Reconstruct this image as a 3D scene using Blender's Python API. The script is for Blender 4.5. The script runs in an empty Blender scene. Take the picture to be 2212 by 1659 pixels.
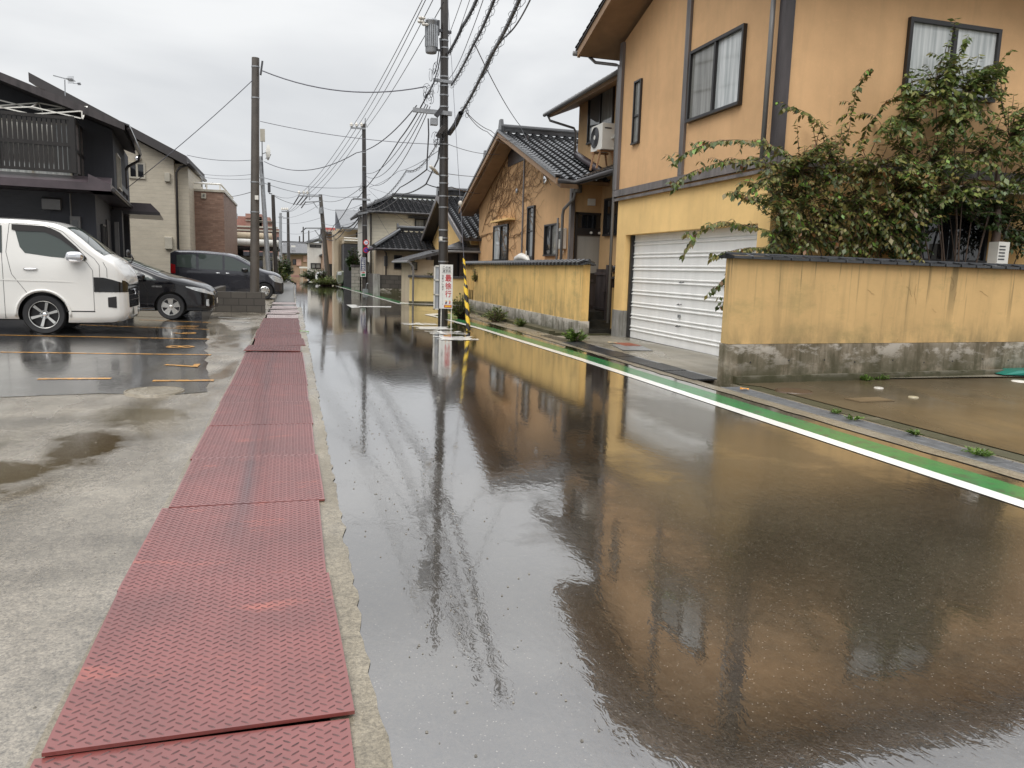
import bpy, bmesh, math, random
from math import radians as R_, sin, cos, pi
from mathutils import Vector, Matrix, noise as mnoise
random.seed(7)
sc = bpy.context.scene
COL = sc.collection
# ---------------------------------------------------------------- camera
H = 1.42; FP = 1661.0; CX, CY = 1106.0, 829.5
RX = Vector((0.96174153, -0.01242709, 0.27367644))
RY = Vector((-0.27245324, -0.14796042, 0.95072443))
RZ = Vector((0.02867854, -0.9889152, -0.14568549))
cd = bpy.data.cameras.new('camera'); cam = bpy.data.objects.new('camera', cd); COL.objects.link(cam)
cd.sensor_width = 36.0; cd.lens = FP / 2212.0 * 36.0; cd.clip_start = 0.05; cd.clip_end = 3000
cam.matrix_world = Matrix(((RX.x, -RX.y, -RX.z, 0), (RY.x, -RY.y, -RY.z, 0), (RZ.x, -RZ.y, -RZ.z, H), (0, 0, 0, 1)))
sc.camera = cam
# ---------------------------------------------------------------- sky, sun, exposure
SUN_EL, SUN_AZ = 52.0, 215.0     # azimuth measured from +Y clockwise: behind the viewer, to the left
w = bpy.data.worlds.new('World'); sc.world = w; w.use_nodes = True
nt = w.node_tree; nt.nodes.clear()
def wn(t, **k):
    n = nt.nodes.new(t)
    for a, b in k.items(): setattr(n, a, b)
    return n
out = wn('ShaderNodeOutputWorld'); bg = wn('ShaderNodeBackground'); nt.links.new(bg.outputs[0], out.inputs[0])
sky = wn('ShaderNodeTexSky', sky_type='NISHITA'); sky.sun_disc = False
sky.sun_elevation = R_(SUN_EL); sky.sun_rotation = R_(SUN_AZ)
tc = wn('ShaderNodeTexCoord'); mp = wn('ShaderNodeMapping'); nt.links.new(tc.outputs['Generated'], mp.inputs[0])
mp.inputs['Scale'].default_value = (1.0, 1.0, 2.6)
n1 = wn('ShaderNodeTexNoise'); n1.inputs['Scale'].default_value = 2.3; n1.inputs['Detail'].default_value = 5; n1.inputs['Roughness'].default_value = .48
n1.inputs['Distortion'].default_value = .35
nt.links.new(mp.outputs[0], n1.inputs['Vector'])
cr = wn('ShaderNodeValToRGB'); nt.links.new(n1.outputs[0], cr.inputs[0])
cr.color_ramp.elements[0].position = .34; cr.color_ramp.elements[0].color = (.74, .755, .785, 1)
cr.color_ramp.elements[1].position = .66; cr.color_ramp.elements[1].color = (1.09, 1.09, 1.09, 1)
sx = wn('ShaderNodeSeparateXYZ'); nt.links.new(tc.outputs['Generated'], sx.inputs[0])
er = wn('ShaderNodeValToRGB'); nt.links.new(sx.outputs[2], er.inputs[0])   # brighter overhead, as under any overcast
e = er.color_ramp.elements; e[0].position = 0.0; e[0].color = (.76, .77, .775, 1)
e[1].position = 1.0; e[1].color = (2.3, 2.32, 2.36, 1)
for p, c in ((.18, (.76, .77, .775, 1)), (.42, (.80, .81, .82, 1)), (.6, (1.25, 1.26, 1.28, 1)), (.8, (1.95, 1.96, 1.99, 1))):
    q = e.new(p); q.color = c
ml = wn('ShaderNodeMixRGB', blend_type='MULTIPLY'); ml.inputs[0].default_value = 1
nt.links.new(er.outputs[0], ml.inputs[1]); nt.links.new(cr.outputs[0], ml.inputs[2])
sm = wn('ShaderNodeMixRGB', blend_type='MULTIPLY'); sm.inputs[0].default_value = 1; sm.inputs[2].default_value = (.1, .1, .1, 1)
nt.links.new(sky.outputs[0], sm.inputs[1])
mx = wn('ShaderNodeMixRGB'); mx.inputs[0].default_value = .97
nt.links.new(sm.outputs[0], mx.inputs[1]); nt.links.new(ml.outputs[0], mx.inputs[2])
nt.links.new(mx.outputs[0], bg.inputs[0]); bg.inputs[1].default_value = 0.9
sd = bpy.data.lights.new('sun', 'SUN'); sd.energy = 1.5; sd.angle = R_(40); sd.color = (1, .965, .92)
so = bpy.data.objects.new('sun', sd); COL.objects.link(so)
az = R_(SUN_AZ); dv = Vector((sin(az) * cos(R_(SUN_EL)), cos(az) * cos(R_(SUN_EL)), sin(R_(SUN_EL))))
so.rotation_euler = (-dv).to_track_quat('-Z', 'Y').to_euler()
vs = sc.view_settings; vs.view_transform = 'Standard'; vs.look = 'None'; vs.exposure = 0.3; vs.gamma = 1; vs.use_curve_mapping = False
sc.cycles.max_bounces = 6; sc.cycles.transparent_max_bounces = 8; sc.cycles.caustics_reflective = False; sc.cycles.caustics_refractive = False
# ---------------------------------------------------------------- from the photo's pixels to places in the street
def ray(x, y):
    d = Vector((x - CX, y - CY, FP)); return Vector((RX.dot(d), RY.dot(d), RZ.dot(d)))
def G(x, y, z=0.0):
    d = ray(x, y); t = (z - H) / d.z; return (d.x * t, d.y * t)
def atY(x, y, Y):
    d = ray(x, y); t = Y / d.y; return Vector((d.x * t, Y, H + d.z * t))
def atX(x, y, X):
    d = ray(x, y); t = X / d.x; return Vector((X, d.y * t, H + d.z * t))
class Frame:
    def __init__(s, ox, oy, ang=0.0):
        s.o = Vector((ox, oy)); s.a = R_(ang)
    def loc(s, p):
        q = Vector((p[0] - s.o.x, p[1] - s.o.y)); c, n = cos(s.a), sin(s.a)
        return Vector((c * q.x + n * q.y, -n * q.x + c * q.y))
    def wy(s, x, y, w):
        d = ray(x, y); o = s.loc((0, 0)); dl = s.loc((s.o.x + d.x, s.o.y + d.y)); t = (w - o.y) / dl.y
        return (o.x + t * dl.x, H + t * d.z)
    def wx(s, x, y, u):
        d = ray(x, y); o = s.loc((0, 0)); dl = s.loc((s.o.x + d.x, s.o.y + d.y)); t = (u - o.x) / dl.x
        return (o.y + t * dl.y, H + t * d.z)
# ---------------------------------------------------------------- helpers
def tag(o, label=None, cat=None, group=None, kind=None):
    if label: o['label'] = label
    if cat: o['category'] = cat
    if group: o['group'] = group
    if kind: o['kind'] = kind
    return o
def empty(name, loc=(0, 0, 0), rz=0.0, label=None, cat=None, group=None):
    o = bpy.data.objects.new(name, None); COL.objects.link(o); o.location = loc; o.rotation_euler = (0, 0, rz)
    o.empty_display_size = .2
    return tag(o, label, cat, group)
def link(name, me, parent=None):
    o = bpy.data.objects.new(name, me); COL.objects.link(o)
    if parent: o.parent = parent
    return o
class MB:
    def __init__(s): s.v = []; s.f = []; s.mi = []; s.m = 0; s.tf = None
    def add(s, vs, fs):
        n = len(s.v)
        if s.tf is not None: vs = [tuple(s.tf @ Vector(p)) for p in vs]
        s.v += [tuple(p) for p in vs]; s.f += [tuple(i + n for i in f) for f in fs]; s.mi += [s.m] * len(fs); return s
    def box(s, x0, x1, y0, y1, z0, z1):
        if x0 > x1: x0, x1 = x1, x0
        if y0 > y1: y0, y1 = y1, y0
        if z0 > z1: z0, z1 = z1, z0
        return s.add([(x0, y0, z0), (x1, y0, z0), (x1, y1, z0), (x0, y1, z0), (x0, y0, z1), (x1, y0, z1), (x1, y1, z1), (x0, y1, z1)],
              [(0, 3, 2, 1), (4, 5, 6, 7), (0, 1, 5, 4), (1, 2, 6, 5), (2, 3, 7, 6), (3, 0, 4, 7)])
    def poly(s, pts): return s.add(pts, [tuple(range(len(pts)))])
    def prism(s, pts, vec):
        n = len(pts); v = Vector(vec); a = [Vector(p) for p in pts]; b = [p + v for p in a]
        nrm = Vector((0, 0, 0))
        for i in range(n): nrm += a[i].cross(a[(i + 1) % n])
        if nrm.dot(v) > 0: a.reverse(); b.reverse()
        fs = [tuple(range(n)), tuple(range(2 * n - 1, n - 1, -1))]
        for i in range(n): j = (i + 1) % n; fs.append((j, i, n + i, n + j))
        return s.add(a + b, fs)
    def bar(s, a, b, wd, ht, up=(0, 0, 1)):
        a = Vector(a); b = Vector(b); d = (b - a).normalized(); u = Vector(up); sd = d.cross(u)
        if sd.length < 1e-4: sd = d.cross(Vector((1, 0, 0)))
        sd.normalize(); u = sd.cross(d); sd *= wd / 2; u *= ht / 2
        return s.add([a - sd - u, a + sd - u, a + sd + u, a - sd + u, b - sd - u, b + sd - u, b + sd + u, b - sd + u],
              [(0, 1, 2, 3), (7, 6, 5, 4), (0, 4, 5, 1), (1, 5, 6, 2), (2, 6, 7, 3), (3, 7, 4, 0)])
    def tube(s, pts, r, n=6, cap=True):
        pts = [Vector(p) for p in pts]; rs = r if isinstance(r, (list, tuple)) else [r] * len(pts)
        vs = []; fs = []; pu = None
        for i, p in enumerate(pts):
            d = (pts[min(i + 1, len(pts) - 1)] - pts[max(i - 1, 0)])
            if d.length < 1e-9: d = Vector((0, 0, 1))
            d.normalize()
            if pu is None: pu = d.orthogonal().normalized()
            u = pu - d * pu.dot(d)
            if u.length < 1e-5: u = d.orthogonal()
            u.normalize(); pu = u; w_ = d.cross(u)
            for k in range(n):
                t = 2 * pi * k / n; vs.append(p + (u * cos(t) + w_ * sin(t)) * rs[i])
        for i in range(len(pts) - 1):
            for k in range(n):
                a = i * n + k; b = i * n + (k + 1) % n; fs.append((a, b, b + n, a + n))
        if cap: fs.append(tuple(range(n - 1, -1, -1))); m = (len(pts) - 1) * n; fs.append(tuple(range(m, m + n)))
        return s.add(vs, fs)
    def lathe(s, prof, c=(0, 0, 0), axis='z', n=16, a0=0, a1=2 * pi):
        full = abs(a1 - a0 - 2 * pi) < 1e-6; N = n if full else n + 1; vs = []; fs = []
        for k in range(N):
            t = a0 + (a1 - a0) * k / n
            for r, h in prof:
                if axis == 'z': p = (r * cos(t), r * sin(t), h)
                elif axis == 'y': p = (r * cos(t), h, r * sin(t))
                else: p = (h, r * cos(t), r * sin(t))
                vs.append((c[0] + p[0], c[1] + p[1], c[2] + p[2]))
        m = len(prof)
        for k in range(n):
            a = k * m; b = ((k + 1) % N) * m
            for j in range(m - 1): fs.append((a + j, b + j, b + j + 1, a + j + 1))
        return s.add(vs, fs)
    def mesh(s, name, mats, smooth=False, recalc=False):
        me = bpy.data.meshes.new(name); me.from_pydata(s.v, [], s.f)
        if not isinstance(mats, (list, tuple)): mats = [mats]
        for m in mats: me.materials.append(m)
        if len(mats) > 1: me.polygons.foreach_set('material_index', s.mi)
        if smooth: me.polygons.foreach_set('use_smooth', [True] * len(me.polygons))
        if recalc:
            bm = bmesh.new(); bm.from_mesh(me); bmesh.ops.recalc_face_normals(bm, faces=bm.faces); bm.to_mesh(me); bm.free()
        me.update(); return me
    def obj(s, name, mats, parent=None, smooth=False, bevel=0, angle=None, recalc=False):
        o = link(name, s.mesh(name, mats, smooth, recalc), parent)
        if bevel:
            b = o.modifiers.new('bevel', 'BEVEL'); b.width = bevel; b.segments = 2; b.limit_method = 'ANGLE'; b.angle_limit = R_(40)
        if smooth and angle: autosmooth(o.data, angle)
        return o
def autosmooth(me, deg):
    bm = bmesh.new(); bm.from_mesh(me); a = R_(deg)
    for e in bm.edges:
        if len(e.link_faces) == 2 and e.calc_face_angle(0) > a: e.smooth = False
    bm.to_mesh(me); bm.free()
def copy_tree(o, parent=None, label=None, group=None):
    c = o.copy(); COL.objects.link(c)
    if parent: c.parent = parent
    if label: c['label'] = label
    if group: c['group'] = group
    for ch in list(o.children): copy_tree(ch, c)
    return c
# ---------------------------------------------------------------- materials
class NT:
    def __init__(s, name):
        s.m = bpy.data.materials.new(name); s.m.use_nodes = True; s.t = s.m.node_tree; s.b = s.t.nodes['Principled BSDF']
    def n(s, t, ins=None, **k):
        x = s.t.nodes.new(t)
        for a, b in k.items(): setattr(x, a, b)
        for a, b in (ins or {}).items():
            if isinstance(b, bpy.types.NodeSocket): s.t.links.new(b, x.inputs[a])
            else: x.inputs[a].default_value = b
        return x
    def set(s, **k):
        for a, b in k.items():
            a = a.replace('_', ' ')
            if isinstance(b, bpy.types.NodeSocket): s.t.links.new(b, s.b.inputs[a])
            else: s.b.inputs[a].default_value = b
        return s
    def pos(s, obj=False, scale=(1, 1, 1)):
        c = s.n('ShaderNodeTexCoord').outputs['Object'] if obj else s.n('ShaderNodeNewGeometry').outputs['Position']
        return s.n('ShaderNodeMapping', {'Vector': c, 'Scale': scale}).outputs[0]
    def noise(s, vec, scale, detail=4, rough=.5, dist=0.0):
        return s.n('ShaderNodeTexNoise', {'Vector': vec, 'Scale': scale, 'Detail': detail, 'Roughness': rough, 'Distortion': dist}).outputs[0]
    def ramp(s, fac, stops, interp='LINEAR'):
        r = s.n('ShaderNodeValToRGB', {'Fac': fac}); r.color_ramp.interpolation = interp; e = r.color_ramp.elements
        def c4(c): return (c, c, c, 1) if isinstance(c, (int, float)) else (*c[:3], 1)
        e[0].position = stops[0][0]; e[0].color = c4(stops[0][1]); e[1].position = stops[-1][0]; e[1].color = c4(stops[-1][1])
        for p, c in stops[1:-1]: q = e.new(p); q.color = c4(c)
        return r.outputs[0]
    def mix(s, fac, a, b, mode='MIX'):
        def c(x): return x if isinstance(x, bpy.types.NodeSocket) else ((x, x, x, 1) if isinstance(x, (int, float)) else (*x[:3], 1))
        return s.n('ShaderNodeMixRGB', {0: fac, 1: c(a), 2: c(b)}, blend_type=mode).outputs[0]
    def math(s, op, a, b=0.0, clamp=False):
        return s.n('ShaderNodeMath', {0: a, 1: b}, operation=op, use_clamp=clamp).outputs[0]
    def bump(s, h, strength=.3, dist=.01, normal=None):
        ins = {'Height': h, 'Strength': strength, 'Distance': dist}
        if normal is not None: ins['Normal'] = normal
        x = s.n('ShaderNodeBump', ins).outputs[0]; s.t.links.new(x, s.b.inputs['Normal']); return x
def simple(name, col, rough=.5, metal=0.0, var=.12, scale=3.0, bump=0.0, bscale=60, ior=None, coat=0.0, streak=False):
    M = NT(name); p = M.pos(scale=(1, 1, .15) if streak else (1, 1, 1))
    f = M.noise(p, scale, 5, .6)
    c = M.mix(M.ramp(f, [(.3, 0.0), (.7, 1.0)]), tuple(x * (1 - var) for x in col), tuple(min(1, x * (1 + var)) for x in col))
    M.set(Base_Color=c, Roughness=rough, Metallic=metal)
    if ior: M.set(IOR=ior)
    if coat: M.set(Coat_Weight=coat, Coat_Roughness=.03)
    if bump: M.bump(M.noise(M.pos(), bscale, 3), bump, .004)
    return M.m
# ---------------------------------------------------------------- named materials
def stucco(name, col, stain=(.25, .2, .12), amt=.35, bumpd=.003, low=None, drip=None):
    M = NT(name); p = M.pos()
    big = M.noise(p, .9, 5, .6); st = M.noise(M.pos(scale=(3.2, 3.2, .28)), 1.5, 6, .62, .3)
    fine = M.noise(p, 160, 2, .6)
    c = M.mix(M.ramp(big, [(.3, 0.0), (.7, 1.0)]), tuple(x * .86 for x in col), tuple(min(1, x * 1.08) for x in col))
    c = M.mix(M.math('MULTIPLY', M.ramp(st, [(.5, 0.0), (.68, 1.0)]), amt), c, stain)
    c = M.mix(.12, c, M.ramp(fine, [(.2, .3), (.8, 1.0)]), 'MULTIPLY')
    if drip:   # rain runs that start under the coping: (foot, head) heights
        zz = M.n('ShaderNodeSeparateXYZ', {0: M.pos()}).outputs[2]
        d1 = M.ramp(M.noise(M.pos(scale=(5.5, 5.5, .22)), 1.6, 4, .55, .2), [(.60, 0.0), (.67, 1.0)])
        ln = M.math('ADD', zz, M.math('MULTIPLY', M.math('SUBTRACT', M.noise(M.pos(scale=(1, 1, 0)), 3.1, 2), .5), 1.6))
        h = M.n('ShaderNodeMapRange', {0: ln, 1: drip[0], 2: drip[1], 3: 0.0, 4: 1.0}).outputs[0]
        c = M.mix(M.math('MULTIPLY', M.math('MULTIPLY', d1, h), .75), c, tuple(x * .8 for x in stain))
        gn = M.ramp(M.noise(M.pos(scale=(1, 1, 2.2)), 1.1, 6, .7), [(.52, 0.0), (.66, .45)]); c = M.mix(gn, c, (.36, .28, .12))
    if low:   # grime that has risen or been splashed up from the foot of the wall: height range low
        z = M.n('ShaderNodeSeparateXYZ', {0: M.pos()}).outputs[2]
        g = M.n('ShaderNodeMapRange', {0: z, 1: low[0], 2: low[1], 3: 1.0, 4: 0.0}).outputs[0]
        g = M.math('MULTIPLY', g, M.ramp(M.noise(M.pos(scale=(2.2, 2.2, .8)), 1.3, 6, .7), [(.38, 0.0), (.6, 1.0)]))
        c = M.mix(M.math('MULTIPLY', g, .6), c, (.12, .11, .06))
    pm_ = M.noise(p, 3.3, 7, .7, .3); c = M.mix(M.ramp(pm_, [(.5, 0.0), (.72, .28)]), c, tuple(x * .78 for x in col)); c = M.mix(M.ramp(M.noise(M.pos(scale=(1, 1, 1.6)), 7, 5, .7), [(.6, 0.0), (.75, .3)]), c, tuple(min(1, x * 1.12 + .02) for x in col))
    M.set(Base_Color=c, Roughness=.78, IOR=1.4)
    M.bump(fine, .5, bumpd); return M.m
def stained_concrete(name, a=(.30, .29, .26), b=(.5, .48, .43), dark=(.07, .065, .035), rough=.6, drops=True, z0=0.0, z1=.6):
    M = NT(name); p = M.pos()
    c = M.mix(M.ramp(M.noise(p, 2.4, 6, .65), [(.35, 0.0), (.65, 1.0)]), a, b)
    st = M.noise(M.pos(scale=(4, 4, .5)), 1.8, 6, .68, .4)
    c = M.mix(M.math('MULTIPLY', M.ramp(st, [(.45, 0.0), (.62, 1.0)]), .75), c, dark)
    if drops:
        z = M.n('ShaderNodeSeparateXYZ', {0: p}).outputs[2]
        g = M.n('ShaderNodeMapRange', {0: z, 1: z0, 2: z1, 3: 1.0, 4: 0.0}).outputs[0]
        g = M.math('MULTIPLY', M.math('POWER', g, .6), M.ramp(M.noise(p, 1.6, 7, .7), [(.34, 0.0), (.5, 1.0)]))
        c = M.mix(M.math('MULTIPLY', g, .9, True), c, (.050, .048, .020))
        pk = M.ramp(M.noise(M.pos(scale=(1.3, 1.3, 2.6)), 1.7, 7, .68), [(.5, 0.0), (.58, 1.0)])
        top = M.n('ShaderNodeMapRange', {0: z, 1: z0 + .2 * (z1 - z0), 2: z1, 3: 0.0, 4: 1.0}).outputs[0]
        c = M.mix(M.math('MULTIPLY', M.math('MULTIPLY', pk, top), .8), c, (.60, .55, .48))
    M.set(Base_Color=c, Roughness=rough, IOR=1.45); M.bump(M.noise(p, 70, 4, .7), .5, .006); return M.m
def wet(name, ca, cb, dry_r=.3, wet_r=.05, thr=(.4, .62), mscale=.35, spec_ior=1.6, speck=.5, ripple=.0011, grain=.0012, patch=None, film=0.0, rough_zones=None):
    M = NT(name); p = M.pos(); q = M.pos(scale=(1, .55, 1))
    ws = M.pos(scale=(1.4, .45, 1))
    mask = M.ramp(M.noise(ws, mscale, 5, .55, .6), [(thr[0], 0.0), (thr[1], 1.0)])
    grainn = M.noise(p, 95, 3, .7); mid = M.noise(p, 1.1, 5, .6)
    c = M.mix(M.ramp(mid, [(.3, 0.0), (.7, 1.0)]), ca, cb)
    c = M.mix(speck, c, M.ramp(grainn, [(.33, .45), (.52, 1.0), (.66, 1.35)]), 'MULTIPLY')
    vo = M.n('ShaderNodeTexVoronoi', {'Vector': p, 'Scale': 120.0, 'Randomness': 1.0})
    st = M.ramp(vo.outputs['Color'], [(.80, 0.0), (.84, 1.0)]); sp = M.math('MULTIPLY', st, M.ramp(vo.outputs['Distance'], [(.16, 1.0), (.36, 0.0)]))
    c = M.mix(M.math('MULTIPLY', sp, speck * .8, True), c, (.34, .31, .26))
    c = M.mix(min(1, speck), c, M.ramp(M.noise(p, 22, 5, .75), [(.3, .62), (.5, 1.0), (.7, 1.3)]), 'MULTIPLY')
    if patch:
        for (x, y, sx_, sy_, col, a) in patch:
            mp_ = M.n('ShaderNodeMapping', {'Vector': p, 'Location': (-x / sx_, -y / sy_, 0), 'Scale': (1 / sx_, 1 / sy_, 0)}).outputs[0]
            ln = M.n('ShaderNodeVectorMath', {0: mp_}, operation='LENGTH').outputs['Value']
            ln = M.math('ADD', ln, M.math('MULTIPLY', M.math('SUBTRACT', M.noise(p, 1.6, 6, .65), .5), 2.2))
            g = M.ramp(ln, [(.55, 1.0), (.95, 0.0)]); c = M.mix(M.math('MULTIPLY', g, a), c, col); mask = M.math('MAXIMUM', mask, g)
    zone = None
    for (x, y, sx_, sy_) in (rough_zones or ()):     # where the surface is coarser and the water film thinner
        mp_ = M.n('ShaderNodeMapping', {'Vector': p, 'Location': (-x / sx_, -y / sy_, 0), 'Scale': (1 / sx_, 1 / sy_, 0)}).outputs[0]
        ln = M.math('ADD', M.n('ShaderNodeVectorMath', {0: mp_}, operation='LENGTH').outputs['Value'], M.math('MULTIPLY', M.math('SUBTRACT', M.noise(p, 1.3, 6, .7), .5), 1.5))
        g = M.ramp(ln, [(.6, 1.0), (1.0, 0.0)]); zone = g if zone is None else M.math('MAXIMUM', zone, g)
    if zone is not None: mask = M.math('MULTIPLY', mask, M.math('SUBTRACT', 1.0, zone))
    r = M.n('ShaderNodeMapRange', {0: mask, 3: dry_r, 4: wet_r}).outputs[0]
    M.set(Base_Color=c, Roughness=r, IOR=spec_ior)
    b1 = M.n('ShaderNodeBump', {'Height': M.noise(q, 17, 3, .6, .5), 'Strength': 1.0, 'Distance': ripple}).outputs[0]
    gs = M.n('ShaderNodeMapRange', {0: mask, 3: 1.0, 4: .12}).outputs[0]
    b2 = M.n('ShaderNodeBump', {'Height': grainn, 'Strength': gs, 'Distance': grain, 'Normal': b1}).outputs[0]
    M.t.links.new(b2, M.b.inputs['Normal'])
    if film:
        if zone is not None: M.t.links.new(M.n('ShaderNodeMapRange', {0: zone, 3: film, 4: film * .12}).outputs[0], M.b.inputs['Coat Weight'])
        else: M.b.inputs['Coat Weight'].default_value = film
        M.b.inputs['Coat IOR'].default_value = 2.75; M.b.inputs['Coat Roughness'].default_value = .025; M.t.links.new(b1, M.b.inputs['Coat Normal'])
    return M.m
m_road = wet('wet_asphalt', (.034, .027, .019), (.056, .046, .033), dry_r=.12, wet_r=.02, thr=(.36, .56), spec_ior=1.75, ripple=.0006, grain=.0005, film=1.0, speck=.9, rough_zones=[(3.1, 3.7, 1.85, 2.2), (3.9, 6.5, .6, 2.4), (1.2, 15, .9, 2.5), (3.4, 30, 1.5, 6)])
m_lot = wet('lot_asphalt', (.030, .029, .027), (.05, .047, .043), dry_r=.24, wet_r=.06, thr=(.40, .60), spec_ior=2.0, speck=.5, ripple=.0012, grain=.0006, film=.35)
m_apron = wet('lot_concrete', (.095, .080, .058), (.29, .255, .20), dry_r=.30, wet_r=.08, thr=(.42, .56), mscale=.8, spec_ior=2.0, speck=.95, ripple=.0006, grain=.0024,
    patch=[(-1.55, 6.5, .34, 1.1, (.060, .042, .018), .95), (-1.9, 5.6, .5, .5, (.075, .055, .026), .9), (-2.5, 5.15, .7, .3, (.085, .065, .035), .75), (-1.35, 7.7, .5, .5, (.08, .062, .03), .7), (-3.6, 7.2, 1.6, .8, (.13, .115, .095), .5), (-1.6, 2.2, .45, 1.0, (.27, .19, .065), .6), (-1.15, 1.5, .35, .7, (.30, .20, .06), .55)])
m_gutter = wet('gutter_concrete', (.15, .128, .09), (.27, .235, .175), dry_r=.45, wet_r=.15, mscale=1.5, spec_ior=1.5, speck=.75, ripple=.001, grain=.005)
m_court = wet('forecourt', (.060, .044, .024), (.105, .080, .046), dry_r=.34, wet_r=.13, thr=(.4, .6), spec_ior=1.42, speck=.3, ripple=.0009, grain=.0010)
m_drive = wet('driveway_concrete', (.15, .135, .10), (.30, .27, .215), dry_r=.45, wet_r=.22, mscale=.8, thr=(.4, .6), spec_ior=1.45, speck=.25, ripple=.0006, grain=.002)
def paint(name, col, rough=.16, wear=.0, ior=1.5):
    M = NT(name); p = M.pos(); f = M.noise(p, 3, 5, .6)
    c = M.mix(M.ramp(f, [(.3, 0.0), (.7, 1.0)]), tuple(x * .85 for x in col), col)
    if wear: c = M.mix(M.ramp(M.noise(p, 6, 7, .8), [(.50, 0.0), (.62, wear)]), c, (.06, .055, .05))
    M.set(Base_Color=c, Roughness=rough, IOR=ior)
    M.bump(M.noise(M.pos(scale=(1, .55, 1)), 17, 3, .6), 1.0, .0008); return M.m
m_white = paint('white_road_paint', (.86, .85, .80)); m_green = paint('green_road_paint', (.028, .205, .062), .18, .8)
m_orange = paint('orange_road_paint', (.62, .31, .07), .2, .95); m_white_old = paint('old_white_paint', (.7, .69, .64), .2, .6)
m_stain_c = stained_concrete('stained_concrete', (.185, .145, .095), (.40, .34, .26), (.075, .058, .030), z0=.02, z1=.60)
m_grey_c = stained_concrete('grey_concrete', (.24, .235, .22), (.36, .35, .32), (.12, .11, .09), drops=False)
m_mossy = stained_concrete('mossy_kerb', (.07, .06, .035), (.15, .13, .085), (.035, .035, .015), z0=0, z1=.35)
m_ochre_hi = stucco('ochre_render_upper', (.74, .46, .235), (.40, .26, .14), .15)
m_ochre_lo = stucco('yellow_render_lower', (.90, .61, .255), (.56, .36, .17), .18)
m_wall_y = stucco('garden_wall_render', (.84, .56, .21), (.34, .23, .09), .4, low=(.35, 1.15), drip=(.9, 1.5)); m_base_pale = stained_concrete('pale_stained_base', (.34, .31, .26), (.62, .59, .53), (.12, .10, .065), z0=-.05, z1=.3)
m_wall_f = stucco('front_wall_render', (.69, .455, .20), (.27, .20, .095), .35, low=(.5, .95), drip=(.7, 1.4))
m_wall_d = stucco('pale_yellow_render', (.66, .52, .24), (.3, .25, .13), .3)
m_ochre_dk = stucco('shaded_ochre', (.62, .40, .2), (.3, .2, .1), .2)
m_cream = stucco('cream_siding', (.70, .65, .52), (.35, .3, .22), .25)
m_cream2 = stucco('pale_siding', (.72, .69, .58), (.4, .36, .28), .2)
m_beige = stucco('beige_render', (.60, .50, .36), (.33, .25, .16), .3)
m_whitew = stucco('white_render', (.74, .71, .64), (.4, .37, .3), .3)
m_brownr = stucco('brown_render', (.42, .28, .19), (.2, .14, .1), .2)
m_dkgrey = stucco('dark_grey_render', (.075, .078, .09), (.04, .04, .045), .3)
m_black = simple('black_stained_wood', (.017, .014, .012), .32, var=.35, scale=8, streak=True)
m_blackwall = stucco('black_siding', (.048, .050, .057), (.03, .03, .032), .4)
m_soffit = simple('brown_soffit', (.30, .19, .11), .6, var=.15, streak=True)
m_soffit_dk = simple('dark_soffit', (.045, .04, .04), .6)
m_trim = simple('dark_brown_trim', (.05, .042, .042), .38, var=.5, scale=6, streak=True)
m_trim_grey = simple('weathered_grey_trim', (.14, .125, .12), .35, var=.6, scale=5, streak=True)
m_frame = simple('dark_window_frame', (.020, .018, .018), .35)
m_framec = simple('pale_window_frame', (.42, .39, .32), .4)
m_pipe = simple('grey_downpipe', (.16, .155, .15), .3); m_pipe_dk = simple('dark_downpipe', (.03, .026, .026), .3)
m_tile = simple('glazed_roof_tile', (.028, .029, .031), .16, var=.45, scale=5, ior=1.6)
m_tile2 = simple('far_roof_tile', (.07, .07, .072), .25, var=.4, scale=4)
m_metalroof = simple('plum_metal_roof', (.075, .058, .064), .28, var=.3, scale=2)
m_greyroof = simple('grey_metal_roof', (.16, .165, .17), .35)
m_plastic_w = simple('white_plastic', (.72, .70, .64), .35, var=.05); m_steel = simple('galvanised_steel', (.34, .35, .36), .38, .55, var=.2, scale=9)
m_steel_dk = simple('dark_steel', (.07, .07, .075), .4, .3); m_polec = simple('pole_concrete', (.092, .08, .068), .42, var=.25, scale=2.5, bump=.3)
m_pole_dk = simple('main_pole_wet_concrete', (.045, .040, .036), .32, var=.3, scale=2, bump=.3)
m_insul = simple('porcelain', (.55, .52, .46), .2); m_cable = simple('cable_black', (.018, .018, .022), .4); m_cable_g = simple('cable_grey', (.09, .09, .11), .45)
m_rubber = simple('tyre_rubber', (.016, .016, .017), .55, bump=.3); m_chrome = simple('chrome', (.75, .75, .76), .08, 1.0, var=.03)
m_alloy = simple('alloy', (.62, .61, .58), .25, .8, var=.05); m_blackgl = simple('gloss_black', (.01, .01, .011), .06, ior=1.6)
m_brickr = None
def glass(name, col, rough=.03):
    M = NT(name); M.set(Base_Color=(*col, 1), Roughness=rough, IOR=1.52); M.b.inputs['Specular IOR Level'].default_value = .8
    M.bump(M.noise(M.pos(), 1.2, 2), .4, .01); return M.m
m_glass = glass('window_glass_dark', (.012, .013, .015)); m_glass_g = glass('window_glass_grey', (.10, .105, .105))
m_carglass = glass('car_glass', (.055, .070, .062), .02)
def curtain(name, a, b, sc_=14, sheer=0.0):
    M = NT(name); p = M.pos(scale=(1, 1, .06)); f = M.noise(p, sc_, 3, .5)
    M.set(Base_Color=M.mix(M.ramp(f, [(.35, 0.0), (.65, 1.0)]), a, b), Roughness=.06, IOR=1.55); return M.m
m_curt = curtain('curtained_glass', (.40, .43, .43), (.68, .70, .69)); m_curt2 = curtain('dim_curtained_glass', (.17, .17, .155), (.27, .27, .25))
m_frost = curtain('frosted_glass', (.22, .215, .20), (.30, .295, .27), 3)
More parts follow.
